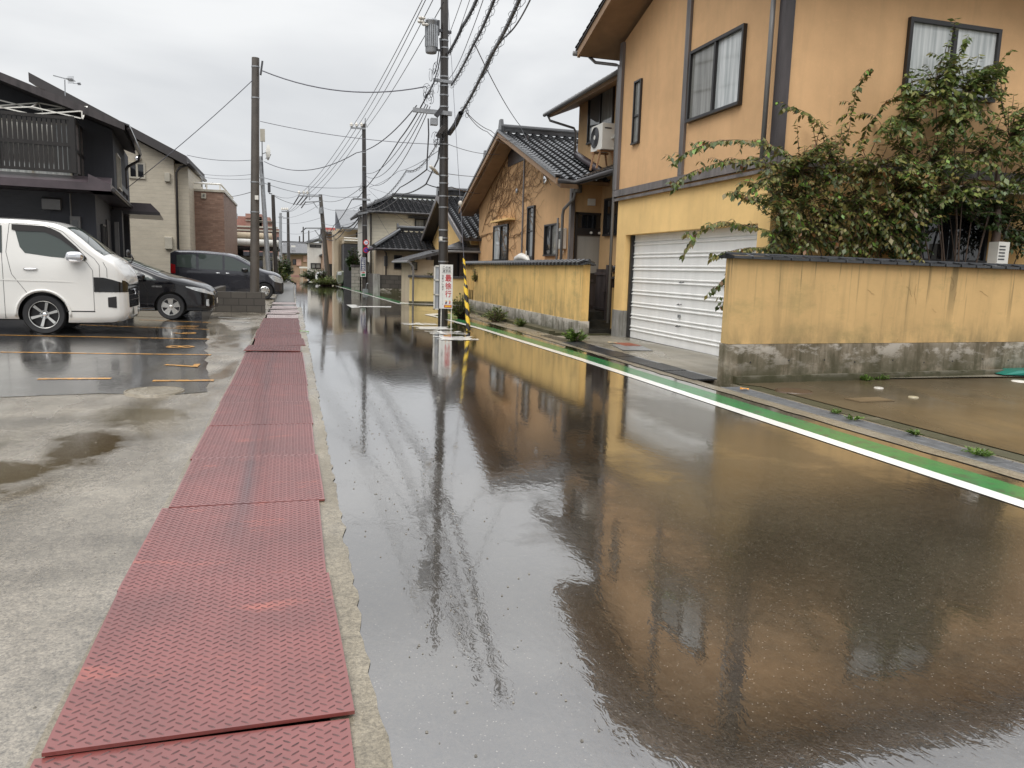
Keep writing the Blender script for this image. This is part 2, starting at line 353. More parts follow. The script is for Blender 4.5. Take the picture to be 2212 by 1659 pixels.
def bricks(name, a, b, mortar, w_=.22, h_=.065, ms=.006, plane='xz'):
    M = NT(name); s3 = M.n('ShaderNodeSeparateXYZ', {0: M.pos()}).outputs
    u = s3[0] if plane == 'xz' else s3[1]
    u2 = M.math('ADD', s3[0], s3[1]); v = M.n('ShaderNodeCombineXYZ', {0: u2, 1: s3[2]}).outputs[0]
    bt = M.n('ShaderNodeTexBrick', {'Vector': v, 'Color1': (*a, 1), 'Color2': (*b, 1), 'Mortar': (*mortar, 1), 'Scale': 1.0, 'Mortar Size': ms, 'Brick Width': w_, 'Row Height': h_, 'Bias': 0.0})
    c = M.mix(.35, bt.outputs[0], M.ramp(M.noise(M.pos(), 3, 6, .7), [(.3, .5), (.7, 1.2)]), 'MULTIPLY')
    M.set(Base_Color=c, Roughness=.6); M.bump(bt.outputs['Fac'], -.5, .006); return M.m
m_brick = bricks('brown_brick_tile', (.20, .11, .075), (.30, .185, .13), (.19, .13, .10))
m_brick_far = bricks('far_red_brick', (.32, .15, .12), (.38, .2, .15), (.3, .2, .17), .6, .2, .02)
m_block = bricks('concrete_block', (.062, .054, .045), (.085, .075, .062), (.03, .026, .022), .42, .2, .012)
m_block_lt = bricks('pale_concrete_block', (.30, .28, .24), (.36, .34, .30), (.1, .095, .085), .42, .2, .012)
m_dkbrick = bricks('charcoal_tile', (.04, .04, .045), (.055, .055, .06), (.03, .03, .032), .3, .08, .006)
def siding(name, col, pitch=.17):
    M = NT(name); s3 = M.n('ShaderNodeSeparateXYZ', {0: M.pos()}).outputs
    fr = M.math('FRACT', M.math('DIVIDE', s3[2], pitch)); ln = M.ramp(fr, [(.0, 0.35), (.06, 1.0), (1.0, 1.0)])
    c = M.mix(M.ramp(M.noise(M.pos(scale=(1, 1, 2)), 2.2, 6, .7), [(.3, 0.0), (.7, 1.0)]), tuple(x * .82 for x in col), col)
    c = M.mix(1.0, c, ln, 'MULTIPLY'); M.set(Base_Color=c, Roughness=.5); M.bump(fr, .6, .02); return M.m
m_siding_w = siding('cream_board_siding', (.74, .70, .58), .2); m_siding_b = siding('beige_panel_siding', (.60, .54, .43), .155)
m_slate_blk = siding('black_split_siding', (.056, .058, .066), .06)
m_shutter = simple('white_shutter_steel', (.84, .835, .81), .30, var=.06, scale=4, streak=True)
def plate_mat():
    M = NT('red_painted_steel'); p = M.pos(); n_ = M.noise(p, 1.4, 5, .6)
    c = M.mix(M.ramp(n_, [(.34, 0.0), (.66, 1.0)]), (.135, .032, .027), (.215, .052, .044))
    mp_ = M.noise(M.pos(scale=(1.0, 2.6, 1)), 1.9, 6, .62, .5)
    c = M.mix(M.ramp(mp_, [(.60, 0.0), (.72, .6)]), c, (.42, .10, .06))
    c = M.mix(M.ramp(M.noise(p, 30, 4, .7), [(.6, 0.0), (.75, .5)]), c, (.05, .03, .03))
    tr = M.noise(M.pos(scale=(7, .35, 1)), 1.0, 3, .5)      # tyre-blackened run along the plates
    x = M.n('ShaderNodeSeparateXYZ', {0: p}).outputs[0]; yy = M.n('ShaderNodeSeparateXYZ', {0: p}).outputs[1]; xo = M.math('ADD', x, M.math('MULTIPLY', M.math('SINE', M.math('MULTIPLY', yy, .8)), .03))
    g = M.ramp(M.math('ABSOLUTE', M.math('ADD', xo, .30)), [(.015, 1.0), (.085, 0.0)]); g = M.math('MULTIPLY', g, M.ramp(M.math('DIVIDE', yy, 20.0), [(.19, 0.0), (.25, 1.0), (.6, 1.0), (.75, 0.0)]))
    c = M.mix(M.math('MULTIPLY', M.math('MULTIPLY', g, M.ramp(tr, [(.35, 0.0), (.6, 1.0)])), .75), c, (.045, .028, .034))
    M.set(Base_Color=c, Roughness=.38, IOR=1.6); M.b.inputs['Coat Weight'].default_value = .45; M.b.inputs['Coat IOR'].default_value = 1.7; M.b.inputs['Coat Roughness'].default_value = .16
    M.bump(M.noise(p, 50, 3, .6), .35, .002); return M.m
m_plate = plate_mat(); m_lug = simple('dark_lug_paint', (.085, .032, .030), .4, var=.4, scale=9, ior=1.5); m_plate_g = simple('worn_grey_plate', (.30, .25, .24), .38, .2, var=.25, scale=3)  # lugs a darker red than the plate
def leafmat(name, ramp, trans=.25):
    M = NT(name); r = M.n('ShaderNodeNewGeometry').outputs['Random Per Island']
    c = M.ramp(r, ramp); M.set(Base_Color=c, Roughness=.32, IOR=1.45); M.b.inputs['Subsurface Weight'].default_value = 0
    tr = M.n('ShaderNodeBsdfTranslucent', {'Color': c}); mixs = M.n('ShaderNodeMixShader', {0: trans})
    M.t.links.new(M.b.outputs[0], mixs.inputs[1]); M.t.links.new(tr.outputs[0], mixs.inputs[2])
    M.t.links.new(mixs.outputs[0], M.t.nodes['Material Output'].inputs[0]); return M.m
m_leaf = leafmat('shrub_leaves', [(0, (.045, .07, .02)), (.3, (.095, .125, .035)), (.55, (.165, .165, .05)), (.76, (.23, .195, .06)), (.84, (.20, .15, .05)), (.91, (.22, .09, .035)), (.94, (.14, .26, .045)), (1.0, (.22, .36, .06))])
m_leaf_tree = leafmat('tree_leaves', [(0, (.05, .09, .025)), (.4, (.12, .17, .05)), (.75, (.21, .24, .07)), (.9, (.23, .20, .07)), (1.0, (.28, .38, .08))])
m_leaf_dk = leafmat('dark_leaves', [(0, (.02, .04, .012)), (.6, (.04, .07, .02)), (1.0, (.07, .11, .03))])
m_weed = leafmat('weed_leaves', [(0, (.06, .11, .02)), (.6, (.11, .19, .035)), (1.0, (.20, .30, .06))])
m_bark = simple('bark', (.075, .048, .032), .6, var=.3, scale=12); m_vine = simple('dry_vine', (.20, .115, .05), .7)
m_grass = simple('grass', (.06, .10, .02), .6); m_moss = simple('moss', (.05, .06, .015), .8)
# ---------------------------------------------------------------- ground, road, lot, forecourt
def sheet(name, pts, z, mat, sub=None):
    m = MB(); m.poly([(x, y, z) for x, y in pts]); o = m.obj(name, mat); return tag(o, kind='structure')
sheet('ground', [(-400, -60), (400, -60), (400, 900), (-400, 900)], -.16, simple('distant_ground', (.11, .105, .095), .35))
# the road: straight to Y=62, then it bends gently to the left out of sight
rd = MB(); L = [(.14, -8), (.14, 30), (.32, 62), (-.6, 85), (-5, 125)]; Rr = [(5.16, -8), (5.16, 24), (4.7, 62), (3.4, 85), (1, 125)]
for i in range(4): rd.poly([(L[i][0], L[i][1], 0), (Rr[i][0], Rr[i][1], 0), (Rr[i + 1][0], Rr[i + 1][1], 0), (L[i + 1][0], L[i + 1][1], 0)])
tag(rd.obj('road', m_road), kind='structure')
# side street to the right between the yellow wall and the block walls, a few mm below the road
sheet('side_street', [(4.6, 26.9), (30, 26.9), (30, 30.9), (4.6, 30.9)], -.006, m_road)
_r = random.Random(17)
lotp = [(-30, 8.9)] + [(-12 + i * .27, 8.9 + .16 * mnoise.noise((i * .31, 0, 0)) + _r.uniform(-.02, .02)) for i in range(41)] + [(-.92 - 1.1 * (i / 34) + .07 * mnoise.noise((0, i * .5, 0)) + _r.uniform(-.02, .02), 9.0 + i * .33) for i in range(35)] + [(-2.2, 23.5), (-2.2, 60), (-30, 60)]
sheet('parking_lot', lotp, .0, m_lot)
def wavy(x0, y0, x1, y1, amp, n=30, seed=1):
    r = random.Random(seed); return [(x0 + (x1 - x0) * i / n + r.uniform(-amp, amp), y0 + (y1 - y0) * i / n) for i in range(n + 1)]
ap = [(-30, -8), (-.70, -8), (-.70, 23.6), (-2.3, 23.6), (-2.3, 9.5), (-30, 9.5)]
sheet('lot_apron', ap, -.004, m_apron)
sheet('lot_edge', [(-2.3, 23.6), (-.70, 23.6), (-.70, 62), (-2.3, 62)], -.008, m_gutter)
# concrete edge strip between the plates and the asphalt, its road side broken and uneven
strip = wavy(.235, -6, .30, 27, .012, 420, 3)
st = MB(); 
for (a, b) in zip(strip[:-1], strip[1:]): st.poly([(.10, a[1], .006), (a[0] + .02 * mnoise.noise((a[1] * 1.7, 0, 0)) + .012 * mnoise.noise((a[1] * 9, 3, 0)), a[1], .006), (b[0] + .02 * mnoise.noise((b[1] * 1.7, 0, 0)) + .012 * mnoise.noise((b[1] * 9, 3, 0)), b[1], .006), (.10, b[1], .006)])
tag(st.obj('gutter_edge', m_gutter), kind='structure')
# channel under the steel plates
ch = MB(); ch.box(-.74, -.70, -7, 62, -.14, -.002); ch.box(.10, .14, -7, 62, -.14, .004); tag(ch.obj('channel_wall', m_gutter), kind='structure')
# right: rough edge, gratings ditch, forecourt, driveway
edge = MB(); ed = wavy(5.14, -6, 5.12, 26.6, .02, 120, 5)
for a, b in zip(ed[:-1], ed[1:]): edge.poly([(a[0], a[1], .006), (5.285, a[1], .012), (5.285, b[1], .012), (b[0], b[1], .006)])
tag(edge.obj('rough_concrete_edge', m_gutter), kind='structure')
dt = MB(); dt.box(5.285, 5.30, -6, 16.3, -.15, .013); dt.box(5.58, 5.62, -6, 16.3, -.15, .016); dt.box(5.30, 5.58, -6, 16.3, -.158, -.15); tag(dt.obj('ditch_wall', m_gutter), kind='structure')
sheet('forecourt', [(5.83, -6), (40, -6), (40, 9.6), (11, 9.25), (5.6, 8.87), (5.83, 8.6)], .03, m_court)
k = MB(); k.box(5.62, 5.83, -6, 8.86, -.1, .022); tag(k.obj('forecourt_kerb', m_mossy), kind='structure')
dr = MB(); dr.poly([(5.62, 9.05, .016), (7.3, 9.05, .05), (7.3, 16.2, .03), (5.62, 16.2, .012)]); dr.poly([(7.3, 9.05, .05), (14, 9.05, .05), (14, 16.2, .03), (7.3, 16.2, .03)])
tag(dr.obj('driveway', m_drive), kind='structure')
sheet('far_verge', [(1.0, 96), (60, 96), (60, 150), (1.0, 150)], .03, simple('far_grass', (.13, .17, .045), .7))
sheet('right_verge', [(5.16, 31.2), (40, 31.2), (40, 96), (3.0, 96), (4.7, 62)], -.01, m_gutter)
# ---------------------------------------------------------------- painted lines
def stripe(name, pts, wd, z, mat):
    m = MB()
    for i in range(len(pts) - 1):
        (x0, y0), (x1, y1) = pts[i], pts[i + 1]; m.poly([(x0 - wd / 2, y0, z), (x0 + wd / 2, y0, z), (x1 + wd / 2, y1, z), (x1 - wd / 2, y1, z)])
    return tag(m.obj(name, mat), kind='structure')
stripe('white_edge_line', [(4.60, -6), (4.58, 12), (4.42, 18), (4.12, 22.6)], .15, .005, m_white)
stripe('green_edge_band', [(4.83, -6), (4.81, 12), (4.66, 18), (4.42, 22.2)], .30, .004, m_green)
tipm = MB(); tipm.poly([(4.05, 22.4, .009), (4.20, 22.4, .009), (4.12, 23.1, .009), (4.5, 23.9, .009), (4.9, 24.3, .009), (4.86, 24.5, .009), (4.3, 24.2, .009), (3.92, 23.6, .009)]); tag(tipm.obj('white_line_end', m_white), kind='structure')
gp = MB(); gp.poly([(4.2, 22.2, .0045), (5.1, 22.2, .0045), (5.1, 24.0, .0045), (4.9, 24.2, .0045), (4.5, 23.8, .0045), (4.2, 23.1, .0045)]); tag(gp.obj('green_line_end', m_green), kind='structure')
p0 = G(864, 657); p1 = G(790, 636); p2 = G(734, 620); p3 = G(700, 610)
stripe('far_white_line', [p0, p1, p2, p3], .16, .005, m_white_old)
stripe('far_green_line', [(p0[0] + .26, p0[1]), (p1[0] + .26, p1[1]), (p2[0] + .26, p2[1]), (p3[0] + .24, p3[1])], .28, .004, m_green)
wl = MB(); wl.poly([(*G(864, 656), .008), (*G(1000, 661), .008), (*G(1000, 659), .008), (*G(864, 653.5), .008)]); tag(wl.obj('side_street_line', m_white), kind='structure')
def qpx(m, pts, z=.006): m.poly([(*G(x, y, z), z) for x, y in pts])
cw = MB(); qpx(cw, [(748, 658), (768, 658), (778, 664), (760, 665)]); qpx(cw, [(768, 661), (845, 661.5), (845, 664), (776, 663)]); tag(cw.obj('junction_mark', m_white), kind='structure')
cw = MB(); qpx(cw, [(668, 608), (677, 608), (676, 610.5), (667, 610.5)]); tag(cw.obj('centre_dash', m_white_old), kind='structure')
# parking bay lines (the bays lie across the lot)
for (xl, yl, xr, yr, wd) in ((82, 819, 240, 818, .12), (330, 823, 462, 822, .12), (0, 761, 456, 767, .10), (0, 724, 452, 733, .10), (170, 702, 452, 712, .09), (300, 691, 455, 697, .09), (270, 683, 380, 686, .09)):
    a = G(xl, yl); b = G(xr, yr); m = MB(); m.poly([(a[0], a[1] - wd / 2, .005), (b[0], b[1] - wd / 2, .005), (b[0], b[1] + wd / 2, .005), (a[0], a[1] + wd / 2, .005)]); tag(m.obj('bay_line', m_orange), kind='structure')
for (x0, y0, x1, y1) in ((472, 686, 540, 689), (475, 694, 540, 698)):
    a = G(x0, y0); b = G(x1, y1); m = MB(); m.poly([(a[0], a[1] - .08, .006), (b[0], b[1] - .08, .006), (b[0], b[1] + .08, .006), (a[0], a[1] + .08, .006)]); tag(m.obj('white_lot_line', m_white_old), kind='structure')
# writing
def text_geo(body, size=1.0, bold=0.0, fit=None, ext=0.0):
    c = bpy.data.curves.new('t', 'FONT'); c.body = body; c.size = size; c.align_x = 'CENTER'; c.align_y = 'CENTER'; c.offset = bold; c.resolution_u = 3
    o = bpy.data.objects.new('t', c); COL.objects.link(o); dg = bpy.context.evaluated_depsgraph_get(); dg.update()
    me = bpy.data.meshes.new_from_object(o.evaluated_get(dg)); vs = [v.co.copy() for v in me.vertices]; fs = [tuple(p.vertices) for p in me.polygons]
    bpy.data.objects.remove(o); bpy.data.meshes.remove(me); bpy.data.curves.remove(c)
    if vs:
        xs = [v.x for v in vs]; ys = [v.y for v in vs]; cx_, cy_ = (min(xs) + max(xs)) / 2, (min(ys) + max(ys)) / 2; sx_ = sy_ = 1
        if fit: sx_ = fit[0] / max(1e-6, max(xs) - min(xs)); sy_ = fit[1] / max(1e-6, max(ys) - min(ys))
        vs = [Vector(((v.x - cx_) * sx_, (v.y - cy_) * sy_, 0)) for v in vs]
    return vs, fs
def ground_text(name, body, cx_, cy_, wx, wy_, rot, mat, z=.0075, bold=.02):
    vs, fs = text_geo(body, 1, bold, (wx, wy_)); c, s = cos(rot), sin(rot); m = MB()
    m.add([(cx_ + v.x * c - v.y * s, cy_ + v.x * s + v.y * c, z) for v in vs], fs); return tag(m.obj(name, mat), kind='structure')
# children-crossing words painted for oncoming traffic, so upside down from here
for chs, (xa, ya, xb, yb) in zip('学童注意', ((872, 696.5, 937, 703), (894, 705.5, 976, 713), (920, 714.5, 1010, 724), (940, 725.5, 1031, 737))):
    A = G(xa, ya); B = G(xb, yb); C_ = G((xa + xb) / 2, (ya + yb) / 2); ww = abs(B[0] - A[0]) * .96 if abs(B[0] - A[0]) < 1.3 else 1.25
    ground_text('road_lettering', chs, (A[0] + B[0]) / 2 + .02, C_[1], max(.9, ww), .95, pi, m_white, bold=.025)
for chs, px, py, ww in (('7', 391, 790.5, .42), ('8', 390, 749.5, .42), ('9', 398, 720, .42), ('10', 404, 706, .42)):
    C_ = G(px, py); ground_text('bay_number', chs, C_[0], C_[1], .45 if len(chs) > 1 else .36, .46, R_(-90), m_orange, bold=.015)
# ---------------------------------------------------------------- building helpers
def tile_roof(name, parent, O, U, V, ul, vl, mat, clips=(), tw=.27, te=.235, amp=.026, step=.022, slab=.09, slabmat=None, sub=5):
    """pantile slope: O eave start, U along the eave, V up the slope; real rolls and laps"""
    O = Vector(O); U = Vector(U).normalized(); V = Vector(V).normalized(); N = U.cross(V).normalized()
    if N.z < 0: N = -N
    nu = max(1, int(round(ul / tw))); nv = max(1, int(round(vl / te))); tw = ul / nu; te = vl / nv
    def prof(t):
        t -= math.floor(t); return amp * (1.0 if t < .16 else (-.35 - .65 * sin(pi * (t - .3) / .7) if t > .3 else 1.0 - 1.35 * (t - .16) / .14))
    m = MB(); n = nu * sub + 1; prof_u = [prof(i / sub + .001) for i in range(n)]
    for r in range(nv):
        a = []; b = []; c = []
        for i in range(n):
            u = O + U * (i * tw / sub); jit = .004 * mnoise.noise((i // sub * 1.7, r * 2.3, 1.1))
            a.append(u + V * (r * te) + N * (prof_u[i] - .012)); b.append(u + V * (r * te) + N * (prof_u[i] + step + jit)); c.append(u + V * ((r + 1) * te) + N * (prof_u[i]))
        m.add(a + b + c, [(i, i + 1, n + i + 1, n + i) for i in range(n - 1)] + [(n + i, n + i + 1, 2 * n + i + 1, 2 * n + i) for i in range(n - 1)])
    mats = [mat, slabmat or m_soffit_dk]; m.m = 1
    p = [O, O + U * ul, O + U * ul + V * vl, O + V * vl]; m.prism([q - N * .03 for q in p], -N * slab)
    me = m.mesh(name, mats)
    if clips:
        bm = bmesh.new(); bm.from_mesh(me)
        for co, no in clips: bmesh.ops.bisect_plane(bm, geom=bm.verts[:] + bm.edges[:] + bm.faces[:], plane_co=co, plane_no=no, clear_outer=True)
        bm.to_mesh(me); bm.free()
    return link(name, me, parent)
def ridge(name, parent, a, b, mat, r=.11, end=True, h=.16):
    m = MB(); a = Vector(a); b = Vector(b); d = (b - a).normalized()
    m.bar(a + Vector((0, 0, h * .35)), b + Vector((0, 0, h * .35)), r * 1.9, h * .7); m.bar(a + Vector((0, 0, h * .8)), b + Vector((0, 0, h * .8)), r * 2.3, .03)
    m.tube([a + Vector((0, 0, h * 1.0)), b + Vector((0, 0, h * 1.0))], r * .8, 8)
    if end:
        s = d.cross(Vector((0, 0, 1))).normalized(); q = a - d * .05
        m.prism([q - s * .2 + Vector((0, 0, -.12)), q - s * .2 + Vector((0, 0, .16)), q - s * .1 + Vector((0, 0, .38)), q + s * .1 + Vector((0, 0, .38)), q + s * .2 + Vector((0, 0, .16)), q + s * .2 + Vector((0, 0, -.12))], d * .09)
    return m.obj(name, mat, parent)
def ribs_ridge(m, a, b, r=.09, n=6):
    m.tube([a, b], r, n)
def win(parent, ax, c, a0, a1, z0, z1, out=-1, gl=None, fr=None, sash=2, dep=.05, bar=.045, name='window', hbar=None, split=None, pale=None):
    """window standing slightly proud of the wall plane ax=c; out = side it faces"""
    if a0 > a1: a0, a1 = a1, a0
    if z0 > z1: z0, z1 = z1, z0
    gl = gl or m_glass; fr = fr or m_frame; gls = gl if isinstance(gl, (list, tuple)) else [gl] * 4
    def bx(m, p0, p1, d0, d1, q0, q1):
        d0 = c + out * d0; d1 = c + out * d1
        if ax == 'x': m.box(d0, d1, p0, p1, q0, q1)
        else: m.box(p0, p1, d0, d1, q0, q1)
    m = MB(); bx(m, a0, a1, -.01, dep, z1 - bar, z1); bx(m, a0, a1, -.01, dep + .015, z0, z0 + bar); bx(m, a0, a0 + bar, -.01, dep - .002, z0 + bar, z1 - bar); bx(m, a1 - bar, a1, -.01, dep - .002, z0 + bar, z1 - bar)
    xs = [a0 + bar + (a1 - a0 - 2 * bar) * i / sash for i in range(sash + 1)] if not split else [a0 + bar, a0 + (a1 - a0) * split, a1 - bar]
    for x in xs[1:-1]: bx(m, x - bar * .55, x + bar * .55, .0, dep - .008, z0 + bar, z1 - bar)
    o = m.obj(name, fr, parent)
    for i in range(len(xs) - 1):
        p = MB(); bx(p, xs[i] + (bar * .5 if i else 0), xs[i + 1] - (bar * .5 if i < len(xs) - 2 else 0), 0.0, .008 + .012 * (i % 2), z0 + bar, z1 - bar)
        po = p.obj('pane', gls[i % len(gls)], o)
        if hbar:
            h = MB(); zz = z0 + (z1 - z0) * hbar; bx(h, xs[i], xs[i + 1], .02, .035, zz - .018, zz + .018); h.obj('rail', fr, o)
    return o
def px_win(parent, F, ax, c, tl, br, **k):
    if ax == 'x': a, b = F.wx(*tl, c), F.wx(*br, c)
    else: a, b = F.wy(*tl, c), F.wy(*br, c)
    return win(parent, ax, c, a[0], b[0], a[1], b[1], **k)
W0 = Frame(0, 0, 0)
UX, UY, UZ = Vector((1, 0, 0)), Vector((0, 1, 0)), Vector((0, 0, 1))
def slope(dy, dz, ax='y'):
    v = Vector((0, dy, dz)) if ax == 'y' else Vector((dy, 0, dz)); return v.normalized()
# ================================================================ garage house (A)
A = empty('garage_house', (0, 0, 0), 0, 'tall orange rendered house with a white roller shutter garage, right of the road', 'house')
m = MB(); m.box(7.0, 7.42, 15.72, 16.2, .62, 3.03); m.box(7.0, 7.42, 10.72, 15.72, 2.26, 3.03); m.box(7.0, 7.42, 10.42, 10.72, 0, 3.03)
m.box(7.44, 14, 10.42, 16.2, 0, 3.02); m.box(7.0, 7.44, 10.40, 10.42, 0, 3.02); m.obj('lower_wall', m_ochre_lo, A)
m = MB(); m.box(6.985, 7.43, 15.70, 16.22, -.05, .62); m.obj('pillar_base', m_grey_c, A)
m = MB(); zt = 6.30
m.prism([(6.97, 10.36, 3.03), (6.97, 16.24, 3.03), (6.97, 16.24, 6.36), (6.97, 13.3, 7.35), (6.97, 10.36, 6.36)], (8, 0, 0)); m.obj('upper_wall', m_ochre_hi, A)
m = MB(); m.box(6.90, 6.965, 10.3, 16.3, 3.10, 3.24); m.box(6.92, 6.965, 10.3, 16.3, 3.01, 3.065); m.box(6.97, 14, 10.28, 10.355, 3.10, 3.24); m.obj('belt_trim', m_trim_grey, A)
m = MB(); m.box(6.915, 6.965, 13.18, 13.33, 3.25, 7.2); m.obj('vertical_trim', m_trim_grey, A)
m = MB(); m.box(6.90, 6.965, 16.12, 16.27, 3.25, 6.35); m.obj('corner_trim', m_trim_grey, A)
m = MB(); m.box(6.90, 7.0, 10.27, 10.42, 3.25, 6.5); m.box(7.0, 7.06, 10.27, 10.35, 3.25, 6.5); m.obj('corner_trim', m_trim, A)
m = MB(); m.tube([(6.84, 10.5, 3.2), (6.84, 10.5, 6.4)], .038, 10); m.obj('downpipe', m_pipe, A, True)
# gable roof: soffit, bargeboards and tiles
rf = MB(); ridgeY, rz = 13.3, 7.60; eL = (16.98, 6.30); eR = (9.62, 6.30)
for (ey, ez) in (eL, eR): rf.prism([(6.25, ridgeY, rz), (6.25, ey, ez), (6.25, ey, ez - .10), (6.25, ridgeY, rz - .10)], (9, 0, 0))
ro = rf.obj('roof', m_soffit, A)
b = MB()
for (ey, ez) in (eL, eR): b.prism([(6.18, ridgeY, rz + .09), (6.18, ey, ez + .07), (6.18, ey, ez - .14), (6.18, ridgeY, rz - .13)], (.06, 0, 0))
b.obj('bargeboard', m_soffit, ro)
tile_roof('tiles', ro, (6.15, 17.05, 6.36), (1, 0, 0), (0, -3.75, 1.32), 6, 3.95, m_tile, slab=.02)
tile_roof('tiles', ro, (6.15, 9.55, 6.36), (1, 0, 0), (0, 3.75, 1.32), 6, 3.95, m_tile, slab=.02)
g = MB(); g.tube([(6.12, 17.08, 6.27), (9, 17.08, 6.27)], .055, 8); g.tube([(6.5, 17.05, 6.22), (6.55, 16.8, 6.05), (6.9, 16.45, 5.95), (6.93, 16.32, 5.9), (6.93, 16.32, .3)], .035, 8); g.obj('gutter', m_pipe, A, True)
m = MB(); m.tube([(6.93, 16.36, 5.9), (6.93, 16.36, 3.3)], .03, 8); m.obj('downpipe', m_pipe, A, True)
# windows
px_win(A, W0, 'x', 6.97, (1374, 177), (1382, 309), gl=m_curt2, sash=1, hbar=.45, bar=.035)
px_win(A, W0, 'x', 6.97, (1497, 113), (1603, 226), gl=[m_curt, m_curt2], bar=.05, dep=.07)
px_win(A, W0, 'y', 10.36, (1962, 38), (2140, 224), gl=[m_curt, m_curt], bar=.06, dep=.07)
px_win(A, W0, 'y', 10.42, (1990, 462), (2122, 570), gl=m_glass, bar=.05, dep=.06, sash=2)
pm = MB(); pm.box(9.4, 9.5, 10.2, 10.3, 0, 2.9); pm.box(9.8, 12, 9.9, 10.42, 2.86, 2.93); pm.obj('garden_canopy', m_framec, A)
# shutter
sh = MB(); z = .04; X = 7.2; pr = []
while z < 2.24:
    pr += [(0, z), (0, z + .155), (-.022, z + .165), (-.022, z + .178), (0, z + .188), (0, z + .205), (.012, z + .21), (.012, z + .228), (-.016, z + .236), (-.016, z + .252), (0, z + .26)]; z += .262
vs = []; fs = []
for (d, zz) in pr: vs += [(X + d, 10.72, min(zz, 2.27)), (X + d, 15.72, min(zz, 2.27))]
for i in range(len(pr) - 1): fs.append((2 * i, 2 * i + 2, 2 * i + 3, 2 * i + 1))
sh.add(vs, fs); so_ = sh.obj('garage_shutter', m_shutter, A)
m = MB(); m.box(7.18, 7.21, 10.72, 15.72, .0, .04); m.obj('bottom_rail', m_frame, so_)
m = MB(); m.box(7.12, 7.26, 15.66, 15.72, 0, 2.26); m.obj('side_channel', m_frame, so_); m = MB(); m.box(7.12, 7.26, 10.72, 10.78, 0, 2.26); m.obj('side_channel', m_frame, so_)
for (px, py) in ((1471, 609), (1466, 657), (1463, 704)):
    p = atX(px, py, 7.16); h = MB(); h.tube([(7.19, p.y + .06, p.z), (7.15, p.y + .05, p.z - .015), (7.15, p.y - .05, p.z - .015), (7.19, p.y - .06, p.z)], .009, 6); h.obj('handle', m_steel_dk, so_)
p = atX(1466, 683, 7.17); h = MB(); h.box(7.165, 7.185, p.y - .04, p.y + .04, p.z - .03, p.z + .03); h.obj('lock_plate', m_steel, so_)
# ================================================================ entrance house (B + C): two storey part, gable wing, porch
B = empty('gabled_house', (0, 0, 0), 0, 'orange house with black tiled gable wing, bare vines and a recessed front door', 'house')
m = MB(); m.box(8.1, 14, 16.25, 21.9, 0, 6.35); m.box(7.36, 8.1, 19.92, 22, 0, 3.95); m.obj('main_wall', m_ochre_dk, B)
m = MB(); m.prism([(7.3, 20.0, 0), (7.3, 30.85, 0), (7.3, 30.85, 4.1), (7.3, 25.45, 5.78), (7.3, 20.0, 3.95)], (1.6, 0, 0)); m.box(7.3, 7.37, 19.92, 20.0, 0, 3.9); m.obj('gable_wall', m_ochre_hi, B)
m = MB(); m.box(7.22, 7.33, 19.86, 20.0, .0, 3.85); m.obj('corner_post', m_trim_grey, B)
m = MB(); m.box(7.26, 7.30, 24.55, 24.63, 0, 5.55); m.obj('wall_batten', m_trim_grey, B)
m = MB(); m.box(7.27, 7.30, 24.3, 26.6, 4.98, 5.7); m.obj('gable_vent', m_trim, B)
# upper roof, eave along the street
rb = tile_roof('upper_roof', B, (7.25, 22.35, 6.02), (0, -1, 0), (1, 0, .42), 6.2, 4.5, m_tile, slab=.12, slabmat=m_soffit)
m = MB(); m.tube([(7.2, 22.4, 5.97), (7.2, 16.3, 5.97)], .055, 8); m.tube([(7.24, 22.2, 5.93), (7.3, 22.15, 5.78), (8.0, 22.02, 5.6), (8.05, 22.0, 5.5), (8.05, 22.0, 4.6)], .035, 8); m.obj('gutter', m_pipe, B, True)
px_win(B, W0, 'x', 8.1, (1275, 208), (1325, 292), gl=[m_curt2, m_glass_g], bar=.05, split=.5, dep=.06)
# gable wing roof (two slopes and ridge)
ey0, ez0, ey1, ez1, ry, rzz = 19.35, 3.82, 31.55, 3.82, 25.45, 5.93
sl = (rzz - ez0) / (ry - ey0)
wing = MB()
for (e1, e2) in ((ey0, ez0), (ey1, ez1)):
    wing.prism([(6.72, ry, rzz - .10), (6.72, e1, e2 - .10), (6.72, e1, e2 - .24), (6.72, ry, rzz - .24)], (.5, 0, 0))
wr = wing.obj('wing_soffit', m_soffit, B)
lenv = math.hypot(ry - ey0, rzz - ez0)
t1 = tile_roof('wing_roof', B, (6.66, ey0, ez0), (1, 0, 0), (0, ry - ey0, rzz - ez0), 3.1, lenv, m_tile, slab=.1, slabmat=m_soffit)
t2 = tile_roof('wing_roof', B, (6.66, ey1, ez1), (1, 0, 0), (0, ry - ey1, rzz - ez1), 3.1, lenv, m_tile, slab=.1, slabmat=m_soffit)
b = MB()
for (e1, e2) in ((ey0, ez0), (ey1, ez1)):
    b.prism([(6.60, ry, rzz + .06), (6.60, e1, e2 + .05), (6.60, e1, e2 - .15), (6.60, ry, rzz - .17)], (.06, 0, 0))
b.obj('bargeboard', m_soffit, B)
b = MB()
for (e1, e2) in ((ey0, ez0), (ey1, ez1)):
    n_ = 26
    for i in range(n_):
        y0 = ry + (e1 - ry) * i / n_; y1 = ry + (e1 - ry) * (i + 1) / n_; z0 = rzz + (e2 - rzz) * i / n_ + .07; z1 = rzz + (e2 - rzz) * (i + 1) / n_ + .10
        b.prism([(6.57, y0, z0 + .02), (6.57, y1, z1), (6.57, y1, z1 - .09), (6.57, y0, z0 - .06)], (.13, 0, 0))
b.obj('verge_tiles', m_tile, B)
ridge('ridge', B, (6.7, ry, rzz + .02), (9.75, ry, rzz + .02), m_tile)
